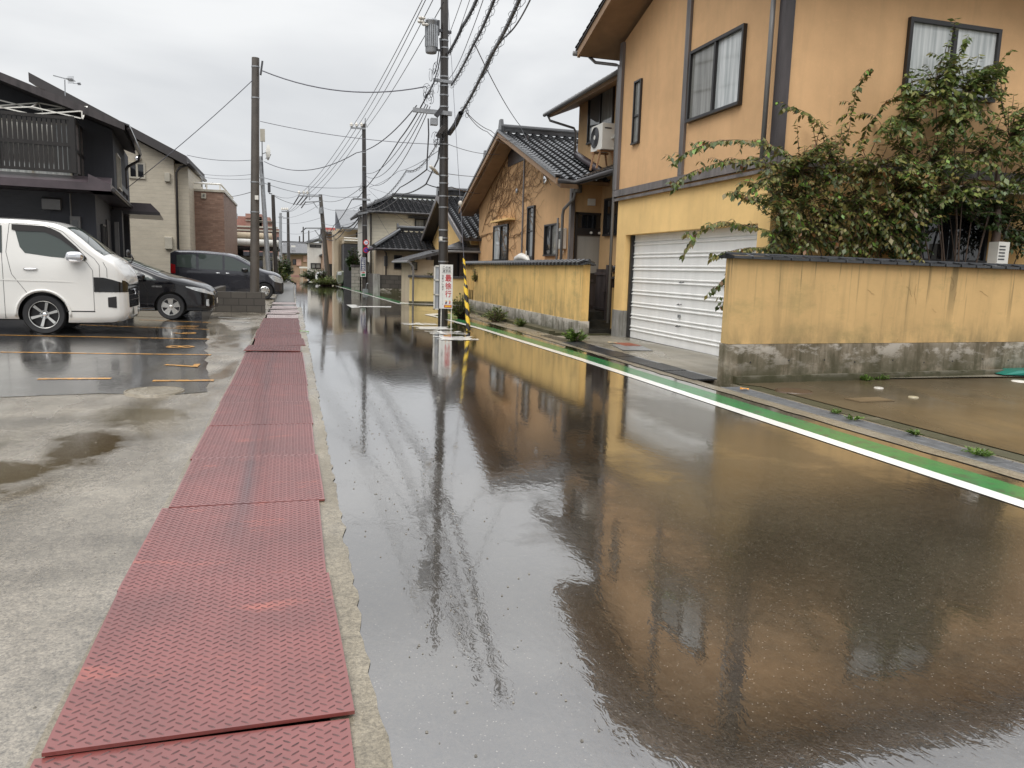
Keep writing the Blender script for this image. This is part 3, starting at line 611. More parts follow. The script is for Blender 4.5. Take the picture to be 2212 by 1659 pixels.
m = MB(); m.tube([(9.6, 25.3, 5.98), (8.1, 21.95, 4.85), (7.95, 19.5, 4.05)], .1, 6); m.obj('valley_flashing', m_metalroof, B, True)
# little roof over the porch
pr_ = tile_roof('porch_roof', B, (7.14, 19.5, 3.80), (0, -1, 0), (1, 0, .42), 3.25, 1.1, m_tile, slab=.1, slabmat=m_soffit_dk)
m = MB(); m.tube([(6.62, 19.26, 3.74), (7.12, 19.26, 3.74), (7.1, 16.3, 3.74)], .06, 8); m.obj('gutter', m_pipe_dk, B, True)
m = MB(); m.box(7.16, 7.36, 19.45, 19.65, 3.5, 3.72); m.tube([(7.2, 19.5, 3.6), (7.2, 19.62, 3.35), (7.08, 20.05, 3.1), (7.08, 20.12, 2.95), (7.08, 20.12, .3)], .042, 8); m.obj('downpipe', m_pipe, B, True)
m = MB(); m.tube([(7.1, 20.55, 2.9), (7.1, 20.55, .9)], .03, 8); m.obj('downpipe', m_pipe, B, True)
# windows of the wing
px_win(B, W0, 'x', 7.3, (1069, 489), (1098, 563), gl=[m_glass_g, m_curt], bar=.05, dep=.07)
m = MB(); a = atX(1064, 480, 7.1); b2 = atX(1101, 471, 7.1); m.prism([(7.02, a.y, a.z - .03), (7.02, b2.y, a.z - .03), (7.02, b2.y, a.z + .03), (7.02, a.y, a.z + .03)], (.28, 0, 0)); m.obj('window_hood', m_ochre_lo, B)
px_win(B, W0, 'x', 7.3, (1143, 447), (1154, 564), gl=m_glass_g, sash=1, bar=.05, hbar=.55, dep=.07)
px_win(B, W0, 'x', 7.3, (1180, 486), (1206, 553), gl=[m_curt2, m_glass], bar=.045, dep=.07)
# front door in the recess and the window beside it
a = atY(1243, 458, 19.92); c_ = atY(1303, 596, 19.92)
m = MB(); x0, x1, z0, z1 = a.x, c_.x, .5, a.z
m.box(x0, x0 + .06, 19.86, 19.92, z0, z1); m.box(x1 - .06, x1, 19.86, 19.92, z0, z1); m.box(x0, x1, 19.86, 19.92, z1 - .06, z1); m.box(x0 + .06, x1 - .06, 19.87, 19.92, 2.42, 2.62); m.box(x0 + .06, x1 - .06, 19.88, 19.92, z0, 1.42)
do = m.obj('front_door', m_frame, B)
m = MB(); m.box(x0 + .06, x1 - .06, 19.895, 19.915, 1.42, 2.42); m.obj('pane', m_frost, do)
m = MB(); m.box(x0 + .06, x1 - .06, 19.895, 19.915, 2.62, z1 - .06); m.obj('pane', m_glass, do)
m = MB(); m.lathe([(0, 0), (.035, 0), (.035, -.03), (0, -.03)], (x1 - .2, 19.865, 2.5), 'y', 10); m.obj('door_bell', m_plastic_w, do); m = MB(); m.lathe([(0, 0), (.035, 0), (.035, -.03), (0, -.03)], (x0 + .45, 19.865, 2.5), 'y', 10); m.obj('door_bell', m_plastic_w, do)
px_win(B, W0, 'x', 8.1, (1310, 430), (1336, 508), gl=m_glass, bar=.05, dep=.07)
p = atY(1277, 437, 19.9); m = MB(); m.box(p.x - .10, p.x + .10, 19.82, 19.92, p.z - .09, p.z + .09); m.obj('porch_lamp', m_plastic_w, B, bevel=.01)
# electricity meter cover on the wing wall
p = atX(1214, 515, 7.2); me_ = MB(); me_.box(7.14, 7.29, p.y - .15, p.y + .17, p.z - .3, p.z + .28); mo = me_.obj('electricity_meter', m_plastic_w, None, bevel=.03); tag(mo, 'cream plastic electricity meter box on the orange gable wall beside the downpipe', 'meter box')
me2 = MB(); me2.box(7.13, 7.142, p.y - .08, p.y + .09, p.z - .02, p.z + .2); me2.obj('meter_window', m_glass_g, mo); me2 = MB(); me2.tube([(7.2, p.y, p.z - .3), (7.18, p.y - .02, p.z - .42), (7.2, p.y - .09, p.z - .45), (7.22, p.y - .1, p.z - .33)], .014, 6); me2.obj('conduit', m_plastic_w, mo)
# small dome lamps on the wall
for (px, py, lb) in ((1174, 386, 'round chrome lamp near the top right of the vine covered gable'), (1112, 412, 'small conical lamp in the middle of the vine covered gable')):
    p = atX(px, py, 7.2); m = MB(); r = .16 if px == 1174 else .085; m.lathe([(0, -.02), (r, 0), (r * .9, r * .5), (r * .5, r * .9), (0, r)], (7.28 - r * .4, p.y, p.z), 'x', 12); o = m.obj('wall_lamp', m_chrome if px == 1174 else m_steel, None, True); tag(o, lb, 'lamp')
p = atX(1207, 388, 7.2); m = MB(); m.tube([(7.29, p.y - .35, p.z + .1), (7.1, p.y, p.z + .1)], .03, 6); m.lathe([(0, 0), (.05, 0), (.09, .16), (0, .16)], (7.02, p.y, p.z - .02), 'x', 10); o = m.obj('spot_lamp', m_steel_dk, None); tag(o, 'black spotlight on an arm at the right eave of the gable', 'lamp')
p = atX(1283, 405, 8.02); m = MB(); m.lathe([(0, -.09), (.1, -.09), (.06, .02), (.02, .08), (0, .08)], (8.0, p.y, p.z), 'z', 10); m.bar((8.1, p.y, p.z + .05), (8.0, p.y, p.z + .05), .03, .03); o = m.obj('wall_lamp', m_steel_dk, None, True); tag(o, 'dark cone lamp under the porch roof above the side window', 'lamp')
# bare vines crawling over the gable
random.seed(21)
vm = MB()
def on_gable(y, z): return 20.2 < y < 30.8 and 1.6 < z < 3.95 + (5.45 - abs(y - 25.45)) * .335 - .1
def crawl(y, z, a, n, r):
    pts = [(7.285, y, z)]
    for i in range(n):
        a += random.uniform(-.42, .42); a += (.15 if a < .2 else -.1) * random.random()
        y2 = y - .17 * cos(a); z2 = z + .14 * sin(a)
        if not on_gable(y2, z2): a = -a * .8; continue
        y, z = y2, z2; pts.append((7.285 - .012 * random.random(), y, z))
        if random.random() < .15 and r > .004 and n - i > 5: crawl(y, z, a + random.choice((-1, 1)) * .7, int((n - i) * .7), r * .75)
    if len(pts) > 2: vm.tube(pts, [r * (1 - .7 * i / len(pts)) for i in range(len(pts))], 4, False)
crawl(30.4, 2.7, .5, 40, .014)
for i in range(13): crawl(30.4 - i * .18, 2.75 + .14 * i, random.uniform(-.25, .9), random.randint(20, 42), .0095)
for i in range(10): crawl(28.5 - i * .5, 3.3 + .1 * i, random.uniform(-.9, .7), random.randint(12, 26), .008)
tag(vm.obj('bare_vine', m_vine), 'bare brown vine branches spread across the orange gable wall', 'vine')
# aircon outdoor unit
def aircon(lb, x0, x1, y0, y1, z0, z1):
    r = empty('aircon_unit', ((x0 + x1) / 2, (y0 + y1) / 2, z0), 0, lb, 'air conditioner')
    def L_(m): m.tf = Matrix.Translation((-(x0 + x1) / 2, -(y0 + y1) / 2, -z0)); return m
    m = L_(MB()); m.box(x0, x1, y0, y1, z0, z1); m.obj('casing', m_plastic_w, r, bevel=.015)
    cy, cz, rr = y0 + (y1 - y0) * .62, (z0 + z1) / 2 + .02, (z1 - z0) * .40
    m = L_(MB()); m.lathe([(rr, 0), (rr, -.02), (rr * .93, -.022), (rr * .93, 0)], (x0, cy, cz), 'x', 24)
    for k in range(9): m.lathe([(rr * (.2 + .08 * k), -.012), (rr * (.2 + .08 * k) + .006, -.016), (rr * (.2 + .08 * k) + .012, -.012)], (x0, cy, cz), 'x', 24)
    fg = m.obj('fan_grille', m_steel_dk, r); m = L_(MB()); m.lathe([(0, -.005), (rr * .93, -.005)], (x0, cy, cz), 'x', 24); m.obj('fan_opening', m_steel_dk, fg); m = L_(MB()); m.lathe([(0, -.022), (rr * .22, -.02), (rr * .22, -.01)], (x0, cy, cz), 'x', 12); m.obj('hub', m_plastic_w, fg)
    return r, L_
p0_, p1_ = atX(1280, 268, 7.55), atX(1306, 325, 7.55)
ac, L_ = aircon('white air conditioner unit on rusty feet above the black tiles', 7.55, 7.92, 18.7, 19.45, 4.52, 5.17)
for yy in (18.85, 19.28):
    m = L_(MB()); m.bar((7.5, yy, 4.50), (7.98, yy, 4.50), .04, .05); m.bar((7.58, yy, 4.49), (7.5, yy, 4.06), .03, .045); m.bar((7.9, yy, 4.49), (7.95, yy, 4.20), .03, .045); m.obj('leg', simple('rusty_bracket_%d' % int(yy * 10), (.42, .24, .13), .6, var=.4, scale=30), ac)
m = L_(MB()); m.tube([(7.85, 18.7, 4.85), (7.95, 18.35, 4.92), (8.0, 17.6, 4.9), (8.05, 16.6, 4.88)], .03, 6); m.tube([(7.82, 18.7, 4.8), (7.95, 18.4, 4.85), (8.0, 17.6, 4.86), (8.05, 16.6, 4.84)], .03, 6); m.obj('pipe', m_plastic_w, ac, True)
m = L_(MB()); m.box(7.62, 7.8, 18.692, 18.7, 5.03, 5.06); m.obj('badge', m_steel_dk, ac)
# entry steps
m = MB(); 
for i, (y0, zt) in enumerate(((16.55, .14), (16.95, .32), (17.3, .5))): m.box(6.4 + .0 * i, 8.05, y0, 19.9, -.02 if i == 0 else zt - .18, zt)
tag(m.obj('entrance_steps', simple('dark_wet_stone', (.035, .033, .027), .25, var=.4, scale=6)), 'dark wet stone steps leading up to the wooden gate', 'steps')
m = MB(); m.box(6.30, 7.0, 16.26, 16.5, -.1, .05); tag(m.obj('step_landing', m_mossy), kind='structure')
# slatted gate: a fixed screen of dark slats and an open leaf
gt = empty('slatted_gate', (6.9, 18.0, .5), 0, 'dark brown slatted wooden gate at the top of the entrance steps', 'gate')
T = Matrix.Translation((-6.9, -18.0, -.5)); m = MB(); m.tf = T
m.box(7.14, 7.26, 16.95, 17.07, .32, 1.62); m.obj('gate_post', m_trim, gt)
m = MB(); m.tf = T
for i in range(9):
    yy = 17.07 + .075 * (i + 1); m.box(7.18, 7.21, yy - .013, yy + .013, .52, 1.52)
m.box(7.17, 7.22, 17.05, 17.85, 1.38, 1.44); m.box(7.17, 7.22, 17.05, 17.85, .55, .6); m.obj('gate_leaf', m_trim, gt); m = MB(); m.tf = T; m.box(7.215, 7.23, 17.1, 17.8, .62, 1.37); m.obj('daylight_backing', m_plastic_w, gt)  # white panel added to stand for daylight between the slats
m = MB(); m.tf = T
for i in range(22):
    xx = 6.42 + .042 * i; m.box(xx - .010, xx + .010, 18.5, 18.53, .52, 1.38)
m.box(6.38, 8.0, 18.54, 18.56, .5, 1.15); m.box(6.38, 7.4, 18.485, 18.5, 1.2, 1.26); m.box(6.38, 7.4, 18.485, 18.5, .6, .66); m.obj('screen', m_trim, gt)
m = MB(); m.tf = T; m.box(7.12, 7.17, 17.0, 17.1, .88, 1.0); m.obj('latch', m_frame, gt)
# short pier beside the gate, with cap and mailbox
m = MB(); m.box(7.26, 7.5, 16.4, 16.93, .0, 1.45); o = m.obj('gate_pier', m_wall_y); tag(o, 'short yellow gate pier with a tiled cap beside the garage pillar', 'pier')
m = MB(); m.box(7.18, 7.56, 16.3, 17.0, 1.45, 1.5); m.tube([(7.37, 16.28, 1.53), (7.37, 17.02, 1.53)], .1, 8); m.obj('tiled_cap', m_tile, o)
m = MB(); m.box(7.12, 7.26, 16.52, 16.74, 1.1, 1.3); m.prism([(7.08, 16.48, 1.3), (7.28, 16.48, 1.3), (7.26, 16.48, 1.38)], (0, .3, 0)); tag(m.obj('mailbox', m_frame), 'small dark mailbox with a sloping lid on the gate pier', 'mailbox')
# ================================================================ garden wall C along the road (near corner 16.25 .. 28.3)
gw = empty('garden_wall', (6.25, 22, 0), 0, 'yellow rendered wall with black tile coping in front of the gabled house', 'wall')
T = Matrix.Translation((-6.25, -22, 0))
m = MB(); m.tf = T; ys = [16.25, 26.2]
m.box(6.25, 6.42, 16.25, 27.0, .34, 1.60); 
pass
for i in range(4): m.box(6.25, 6.42, 27.12 + .27 * i, 27.27 + .27 * i, .34, 1.60)
m.box(6.25, 6.42, 27.0, 28.3, .34, .7); m.box(6.25, 6.42, 27.0, 28.3, 1.42, 1.60); m.box(6.25, 6.42, 28.2, 28.4, .34, 1.6); m.box(6.33, 6.42, 27.0, 28.3, .7, 1.42)
m.obj('rendered_wall', m_wall_y, gw)
m = MB(); m.tf = T; m.box(6.23, 6.44, 16.23, 28.4, -.1, .34); m.obj('concrete_base', m_base_pale, gw)
# roof-tile coping, one mesh part
cp = MB(); cp.tf = T; n_ = 44
for i in range(n_):
    y0 = 16.12 + 12.4 * i / n_; y1 = 16.12 + 12.4 * (i + 1) / n_ - .012
    for sgn in (-1, 1):
        cx = 6.335
        cp.prism([(cx, y0, 1.675), (cx + sgn * .17, y0, 1.61), (cx + sgn * .17, y0, 1.585), (cx, y0, 1.62)], (0, y1 - y0, 0))
        cp.tube([(cx + sgn * .02, y1 - .05, 1.69), (cx + sgn * .205, y1 - .05, 1.618)], .046, 8)
cp.tube([(6.335, 16.1, 1.69), (6.335, 28.55, 1.69)], .035, 8); pass
cp.obj('tile_coping', m_tile, gw)
# raised mossy kerb below it
k = MB(); k.box(5.80, 6.22, 16.7, 28.6, -.1, .035); k.box(5.66, 5.80, 16.7, 28.7, -.1, .085); tag(k.obj('raised_kerb', m_mossy), kind='structure')
k = MB(); k.box(5.28, 5.66, 16.4, 26.8, -.1, .012); tag(k.obj('kerb_slab', m_gutter), kind='structure')
# ================================================================ front wall on the right (rotated 5 degrees)
F5 = Frame(5.52, 8.93, 5.0)
fw = empty('front_wall', (5.52, 8.93, 0), R_(5.0), 'long yellow rendered wall with drip stains and a mossy concrete base', 'wall')
m = MB(); m.box(0, 9.5, 0, .17, .545, 1.66); m.obj('rendered_wall', m_wall_f, fw)
m = MB(); m.box(-.01, 9.5, -.012, .18, -.12, .54); m.obj('concrete_base', m_stain_c, fw)
m = MB(); m.box(.1, 9.5, -.09, -.012, -.12, .12); m.obj('footing', m_mossy, fw)
cp = MB(); x = -.06; cp.box(-.06, 9.6, -.05, .22, 1.66, 1.675)
while x < 9.5:
    cp.prism([(x, .085, 1.725), (x, -.08, 1.695), (x, -.08, 1.662), (x, .085, 1.68)], (.29, 0, 0)); cp.prism([(x, .085, 1.725), (x, .25, 1.695), (x, .25, 1.662), (x, .085, 1.68)], (.29, 0, 0))
    cp.tube([(x + .295, .085, 1.728), (x + .295, -.088, 1.69), (x + .295, -.09, 1.66)], .012, 6); x += .31
cp.tube([(-.08, .085, 1.725), (9.6, .085, 1.725)], .02, 8); cp.obj('tile_coping', m_tile, fw)
random.seed(5)
for i in range(9):
    u = .35 + i * .62 + random.uniform(-.05, .05); m = MB(); m.lathe([(0, -.0135), (.014, -.0135)], (u, 0, .28 + random.uniform(-.04, .04)), 'y', 8)
    if i == 0: hole = m.obj('formwork_hole', m_frame, fw)
    else: m.obj('formwork_hole', m_frame, fw)
# thin dead tendrils on the front wall
vm = MB()
for i in range(9):
    u = random.uniform(1.8, 5.6); z = random.choice((random.uniform(1.3, 1.62), random.uniform(.6, 1.1))); a = random.uniform(-2.6, -.4); pts = [(u, -.004, z)]
    for k2 in range(random.randint(2, 6)):
        a += random.uniform(-.6, .6); u += .05 * cos(a); z += .05 * sin(a); pts.append((u, -.005, max(.56, min(1.63, z))))
    vm.tube(pts, .0014, 3, False)
o = vm.obj('dead_tendrils', m_vine, None); o.location = (5.52, 8.93, 0); o.rotation_euler = (0, 0, R_(5)); tag(o, 'thin dead vine tendrils clinging to the long front wall', 'vine')
# ================================================================ vehicles
def cub(pts, x):
    if x <= pts[0][0]: return pts[0][1]
    if x >= pts[-1][0]: return pts[-1][1]
    for i in range(len(pts) - 1):
        if pts[i][0] <= x <= pts[i + 1][0]: break
    (x0, y0), (x1, y1) = pts[i], pts[i + 1]; h = x1 - x0; t = (x - x0) / h
    def sl(j):
        if j <= 0: return (pts[1][1] - pts[0][1]) / (pts[1][0] - pts[0][0])
        if j >= len(pts) - 1: return (pts[-1][1] - pts[-2][1]) / (pts[-1][0] - pts[-2][0])
        a = (pts[j][1] - pts[j - 1][1]) / (pts[j][0] - pts[j - 1][0]); b = (pts[j + 1][1] - pts[j][1]) / (pts[j + 1][0] - pts[j][0])
        return 0 if a * b <= 0 else 2 * a * b / (a + b)
    m0, m1 = sl(i) * h, sl(i + 1) * h
    return (2 * t ** 3 - 3 * t * t + 1) * y0 + (t ** 3 - 2 * t * t + t) * m0 + (-2 * t ** 3 + 3 * t * t) * y1 + (t ** 3 - t * t) * m1
def carpaint(name, col, rough=.22, flake=0.0):
    M = NT(name); f = M.noise(M.pos(), 1.5, 4); M.set(Base_Color=M.mix(M.ramp(f, [(.3, 0.0), (.7, 1.0)]), tuple(x * .93 for x in col), col), Roughness=rough, Metallic=flake, IOR=1.5)
    M.b.inputs['Coat Weight'].default_value = 1.0; M.b.inputs['Coat Roughness'].default_value = .025
    dr = M.n('ShaderNodeTexVoronoi', {'Vector': M.pos(), 'Scale': 90.0}).outputs['Distance']   # rain beads
    b = M.n('ShaderNodeBump', {'Height': M.ramp(dr, [(.0, 1.0), (.28, 0.0)]), 'Strength': .05, 'Distance': .0012}).outputs[0]
    M.t.links.new(b, M.b.inputs['Coat Normal']); return M.m
class Car:
    def __init__(s, root, top, bot, hw, belt, tuck, paint, length, hmax, crown=.04, rr=.09, wheels=(), wr=.32):
        s.r = root; s.top = sorted(top); s.bot = sorted(bot); s.hw = sorted(hw); s.belt = belt; s.tuck = tuck; s.L = length; s.hm = hmax; s.crown = crown; s.rr = rr
        xs = []; n = 84
        for i in range(n + 1):
            t = i / n; t = t + .0; xs.append(-length * (t ** 1.5 * .9 + t * .1) if t < 1 else -length)
        xs = sorted(set([round(x, 4) for x in xs] + [-length + d for d in (.03, .08, .15)]), reverse=True)
        m = MB(); rings = []
        for x in xs:
            h = s.half(x); ring = [(x, -y, z) for y, z in h] + [(x, y, z) for y, z in reversed(h[1:-1])]; rings.append(ring)
        k = len(rings[0]); vs = [p for r_ in rings for p in r_]; fs = []
        for i in range(len(rings) - 1):
            for j in range(k): a = i * k + j; b = i * k + (j + 1) % k; fs.append((a, a + k, b + k, b))
        fs.append(tuple(range(k))); e_ = (len(rings) - 1) * k; fs.append(tuple(range(e_ + k - 1, e_ - 1, -1)))
        m.add(vs, fs); me = m.mesh('body', paint, True, recalc=True); bo = link('body', me, None)
        if wheels:
            c = MB()
            for wx in wheels:
                for sg in (-1, 1):
                    W = s.y(wx, wr); c.lathe([(0, 0), (wr + .055, 0), (wr + .055, .5), (0, .5)], (wx, (sg * (W - .27)) if sg > 0 else -W + .27 - .5, wr), 'y', 40)
            cm = c.mesh('cut', m_black, recalc=True); co = link('cut', cm); md = bo.modifiers.new('b', 'BOOLEAN'); md.object = co; md.operation = 'DIFFERENCE'; md.solver = 'EXACT'
            dg = bpy.context.evaluated_depsgraph_get(); dg.update(); nm = bpy.data.meshes.new_from_object(bo.evaluated_get(dg)); bpy.data.objects.remove(co)
            bo.modifiers.clear(); bo.data = nm; nm.polygons.foreach_set('use_smooth', [True] * len(nm.polygons)); autosmooth(nm, 38)
            if len(nm.materials) < 2: nm.materials.append(m_black)
            for p in nm.polygons:
                c3 = p.center
                for wx in wheels:
                    if math.hypot(c3.x - wx, c3.z - wr) < wr + .054 and abs(c3.y) < s.y(wx, wr) - .012: p.material_index = 1
        else: autosmooth(me, 38)
        bo.parent = root; s.body = bo
    def yat(s, x, z, zt):
        W = cub(s.hw, x); f = 1.0
        if z > s.belt: f -= s.tuck * (z - s.belt) / (s.hm - s.belt)
        return W * f
    def half(s, x):
        zt = cub(s.top, x); zb = cub(s.bot, x); W = cub(s.hw, x); r = min(s.rr, (zt - zb) * .3); o = [(0, zb), (W * .8, zb), (W * .95, zb + .03), (W * .99, zb + .08)]
        z0 = zb + .14; z1 = zt - r; n = 12
        for i in range(n + 1): z = z0 + (z1 - z0) * i / n; o.append((s.yat(x, z, zt), z))
        y1 = o[-1][0]; rx = min(r * 1.5, y1 * .5)
        for k in range(1, 6): a = pi / 2 * k / 5; o.append((y1 - rx * (1 - cos(a)), z1 + r * sin(a)))
        y2 = o[-1][0]; o += [(y2 * .66, zt + s.crown * .6), (y2 * .33, zt + s.crown * .9), (0, zt + s.crown)]; return o
    def y(s, x, z):
        h = s.half(x); 
        for (a, b) in zip(h[3:], h[4:]):
            if a[1] <= z <= b[1] and b[1] > a[1]: t = (z - a[1]) / (b[1] - a[1]); return a[0] + (b[0] - a[0]) * t
        return h[3][0] if z < h[3][1] else h[-4][0]
    def zt(s, x, y):
        h = s.half(x)[::-1]
        for (a, b) in zip(h, h[1:]):
            if a[0] <= abs(y) <= b[0] and b[0] > a[0]: t = (abs(y) - a[0]) / (b[0] - a[0]); return a[1] + (b[1] - a[1]) * t
        return h[8][1]
    def fx(s, y, z):
        lo, hi = -1.4, 0.0
        def inside(x): return cub(s.top, x) + s.crown * .5 >= z and s.y(x, max(z, cub(s.bot, x) + .1)) >= abs(y)
        if inside(0): return 0.0
        for _ in range(22):
            mid = (lo + hi) / 2
            if inside(mid): lo = mid
            else: hi = mid
        return lo
    def side(s, name, mat, pts, parent=None, off=.006, both=True, n=4):
        """pts: (x, zlo, zhi) stations"""
        pts = sorted(pts); X = [p[0] for p in pts]; xs = [X[0] + (X[-1] - X[0]) * i / 14 for i in range(15)]; o = None
        m = MB()
        for sg in ((-1, 1) if both else (-1,)):
            vs = []
            for x in xs:
                lo = lin([(p[0], p[1]) for p in pts], x); hi = lin([(p[0], p[2]) for p in pts], x)
                for j in range(n + 1): z = lo + (hi - lo) * j / n; vs.append((x, sg * (s.y(x, z) + off), z))
            fs = []
            for i in range(14):
                for j in range(n): a = i * (n + 1) + j; f = (a, a + n + 1, a + n + 2, a + 1); fs.append(f if sg < 0 else f[::-1])
            if sg < 0: m.add(vs, fs); o = m.obj(name, mat, parent or s.body, True); m = MB()
            else: m.add(vs, fs); m.obj(name, mat, parent or s.body, True)
        return o
    def front(s, name, mat, y0, y1, z0, z1, parent=None, off=.006, z0b=None, z1b=None, n=8):
        m = MB(); vs = []
        for i in range(n + 1):
            t = i / n; y = y0 + (y1 - y0) * t; a = z0 + ((z0b if z0b is not None else z0) - z0) * t; b = z1 + ((z1b if z1b is not None else z1) - z1) * t
            for j in range(5): z = a + (b - a) * j / 4; vs.append((s.fx(y, z) + off, y, z))
        m.add(vs, [(i * 5 + j, (i + 1) * 5 + j, (i + 1) * 5 + j + 1, i * 5 + j + 1) for i in range(n) for j in range(4)])
        return m.obj(name, mat, parent or s.body, True)
    def topstrip(s, name, mat, x0, x1, yw, off=.006, yw1=None):
        m = MB(); vs = []; n = 12
        for i in range(n + 1):
            x = x0 + (x1 - x0) * i / n; w_ = yw + ((yw1 or yw) - yw) * i / n
            for j in range(-6, 7): y = w_ * j / 6; vs.append((x + off * .7, y, s.zt(x, y) + off))
        m.add(vs, [(i * 13 + j, i * 13 + j + 1, (i + 1) * 13 + j + 1, (i + 1) * 13 + j) for i in range(n) for j in range(12)])
        return m.obj(name, mat, s.body, True)
    def seam(s, pts, name='door_seam', r=.0045, mat=None):
        m = MB(); q = []
        for (a, b) in zip(pts, pts[1:]):
            for i in range(8): t = i / 8; q.append((a[0] + (b[0] - a[0]) * t, a[1] + (b[1] - a[1]) * t))
        q.append(pts[-1]); m.tube([(x, -(s.y(x, z) + .0005), z) for x, z in q], r, 4); m.obj(name, mat or m_frame, s.body)
def lin(pts, x):
    if x <= pts[0][0]: return pts[0][1]
    for a, b in zip(pts, pts[1:]):
        if x <= b[0]: return a[1] + (b[1] - a[1]) * (x - a[0]) / max(1e-9, b[0] - a[0])
    return pts[-1][1]
def wheel(root, x, y, r, kind, width=.2):
    """part wheel (the rim) with tyre and hub as sub-parts; faces -y when y<0"""
    sg = -1 if y < 0 else 1; rr = r * (.70 if kind == 'van' else .66 if kind == 'hybrid' else .62); T = Matrix.Translation((x, y, r)) @ Matrix.Diagonal((1, -sg, 1, 1))
    m = MB(); m.tf = T; ti = MB(); ti.tf = T
    ti.lathe([(rr, .02), (rr + .01, -.005), (r * .93, -.014), (r * .985, .012), (r, .045), (r, width - .04), (r * .97, width), (rr, width)], (0, 0, 0), 'y', 40)
    if kind == 'van':
        m.lathe([(rr, .0), (rr * .96, .012), (rr * .93, .10), (0, .115)], (0, 0, 0), 'y', 32); o = m.obj('wheel', m_frame, root, True, angle=40)
        for k in range(6):
            a = 2 * pi * k / 6 + .30; d = Vector((cos(a), 0, sin(a))); t_ = Vector((-sin(a), 0, cos(a))); q = MB(); q.tf = T
            q.prism([d * rr * .16 + t_ * .018 + Vector((0, .05, 0)), d * rr * .90 + t_ * .026 + Vector((0, .018, 0)), d * rr * .90 - t_ * .026 + Vector((0, .018, 0)), d * rr * .16 - t_ * .018 + Vector((0, .05, 0))], (0, .03, 0)); q.obj('spoke', m_alloy, o)
            n_ = MB(); n_.tf = T; a2 = a + pi / 6; n_.lathe([(0, .03), (.011, .03), (.011, .1)], (cos(a2) * rr * .27, 0, sin(a2) * rr * .27), 'y', 8); n_.obj('wheel_nut', m_chrome, o)
        q = MB(); q.tf = T; q.lathe([(0, .028), (rr * .12, .03), (rr * .17, .045), (rr * .17, .1)], (0, 0, 0), 'y', 16); q.obj('hub', m_chrome, o, True)
        q = MB(); q.tf = T; q.lathe([(rr * .955, -.002), (rr * 1.0, -.006), (rr * 1.0, .01), (rr * .955, .01)], (0, 0, 0), 'y', 32); q.obj('rim_lip', m_alloy, o)
    elif kind == 'hybrid':
        m.lathe([(rr, .0), (rr * .93, .012), (rr * .9, .06), (0, .07)], (0, 0, 0), 'y', 32); o = m.obj('wheel', m_steel_dk, root, True, angle=40)
        for k in range(5):
            a = 2 * pi * k / 5 + .35; d = Vector((cos(a), 0, sin(a))); t_ = Vector((-sin(a), 0, cos(a))); q = MB(); q.tf = T
            q.prism([d * rr * .12 + t_ * .035 + Vector((0, .015, 0)), d * rr * .98 + t_ * .072 + Vector((0, .004, 0)), d * rr * .98 - t_ * .072 + Vector((0, .004, 0)), d * rr * .12 - t_ * .035 + Vector((0, .015, 0))], (0, .03, 0)); q.obj('spoke', m_alloy, o)
        q = MB(); q.tf = T; q.lathe([(0, .003), (rr * .2, .005), (rr * .24, .03)], (0, 0, 0), 'y', 16); q.obj('hub', m_alloy, o, True)
        q = MB(); q.tf = T; q.lathe([(rr * .93, -.003), (rr, -.006), (rr, .02), (rr * .93, .02)], (0, 0, 0), 'y', 32); q.obj('rim_lip', m_alloy, o)
    else:
        m.lathe([(rr, .0), (rr * .97, -.012), (rr * .6, -.02), (rr * .3, -.005), (0, -.008)], (0, 0, 0), 'y', 32); o = m.obj('wheel', m_alloy, root, True)
        for k in range(9):
            a = 2 * pi * k / 9; q = MB(); q.tf = T @ Matrix.Rotation(a, 4, 'Y'); q.prism([(rr * .66, -.022, -.02), (rr * .84, -.02, -.03), (rr * .84, -.02, .03), (rr * .66, -.022, .02)], (0, .003, 0)); q.obj('vent_hole', m_frame, o)
    ti.obj('tyre', m_rubber, o, True, angle=50); return o
def mirror_(car, x, z, mat, arm=m_blackgl, sz=(.12, .10, .085), both=True):
    for sg in ((-1, 1) if both else (-1,)):
        y0 = car.y(x, z) * sg; m = MB(); a = []
        cx, cy, cz = x, y0 + sg * .13, z + .02
        for i in range(7):
            t = -1 + 2 * i / 6; k = math.sqrt(max(.02, 1 - t ** 4 * .8)); a.append((cx + .0 + t * sz[0], k))
        vs = []; n = 12
        for xx, k in a:
            for j in range(n): ang = 2 * pi * j / n; vs.append((xx, cy + sz[1] * k * math.copysign(abs(cos(ang)) ** .7, cos(ang)), cz + sz[2] * k * math.copysign(abs(sin(ang)) ** .7, sin(ang))))
        fs = [(i * n + j, (i + 1) * n + j, (i + 1) * n + (j + 1) % n, i * n + (j + 1) % n) for i in range(6) for j in range(n)] + [tuple(range(n - 1, -1, -1)), tuple(range(6 * n, 7 * n))]
        m.add(vs, fs); o = m.obj('wing_mirror', mat, car.body, True, recalc=True); q = MB(); q.bar((x, y0 * .97, z - .05), (cx, cy, z - .03), .07, .035); q.obj('mirror_arm', arm, o)
def handle_(car, x, z, mat, L_=.2):
    for sg in (-1, 1):
        y = (car.y(x, z) + .02) * sg; m = MB(); m.tube([(x - L_ / 2, y - sg * .018, z), (x - L_ / 2 + .03, y, z), (x + L_ / 2 - .03, y, z), (x + L_ / 2, y - sg * .018, z)], .016, 8); m.obj('door_handle', mat, car.body, True)
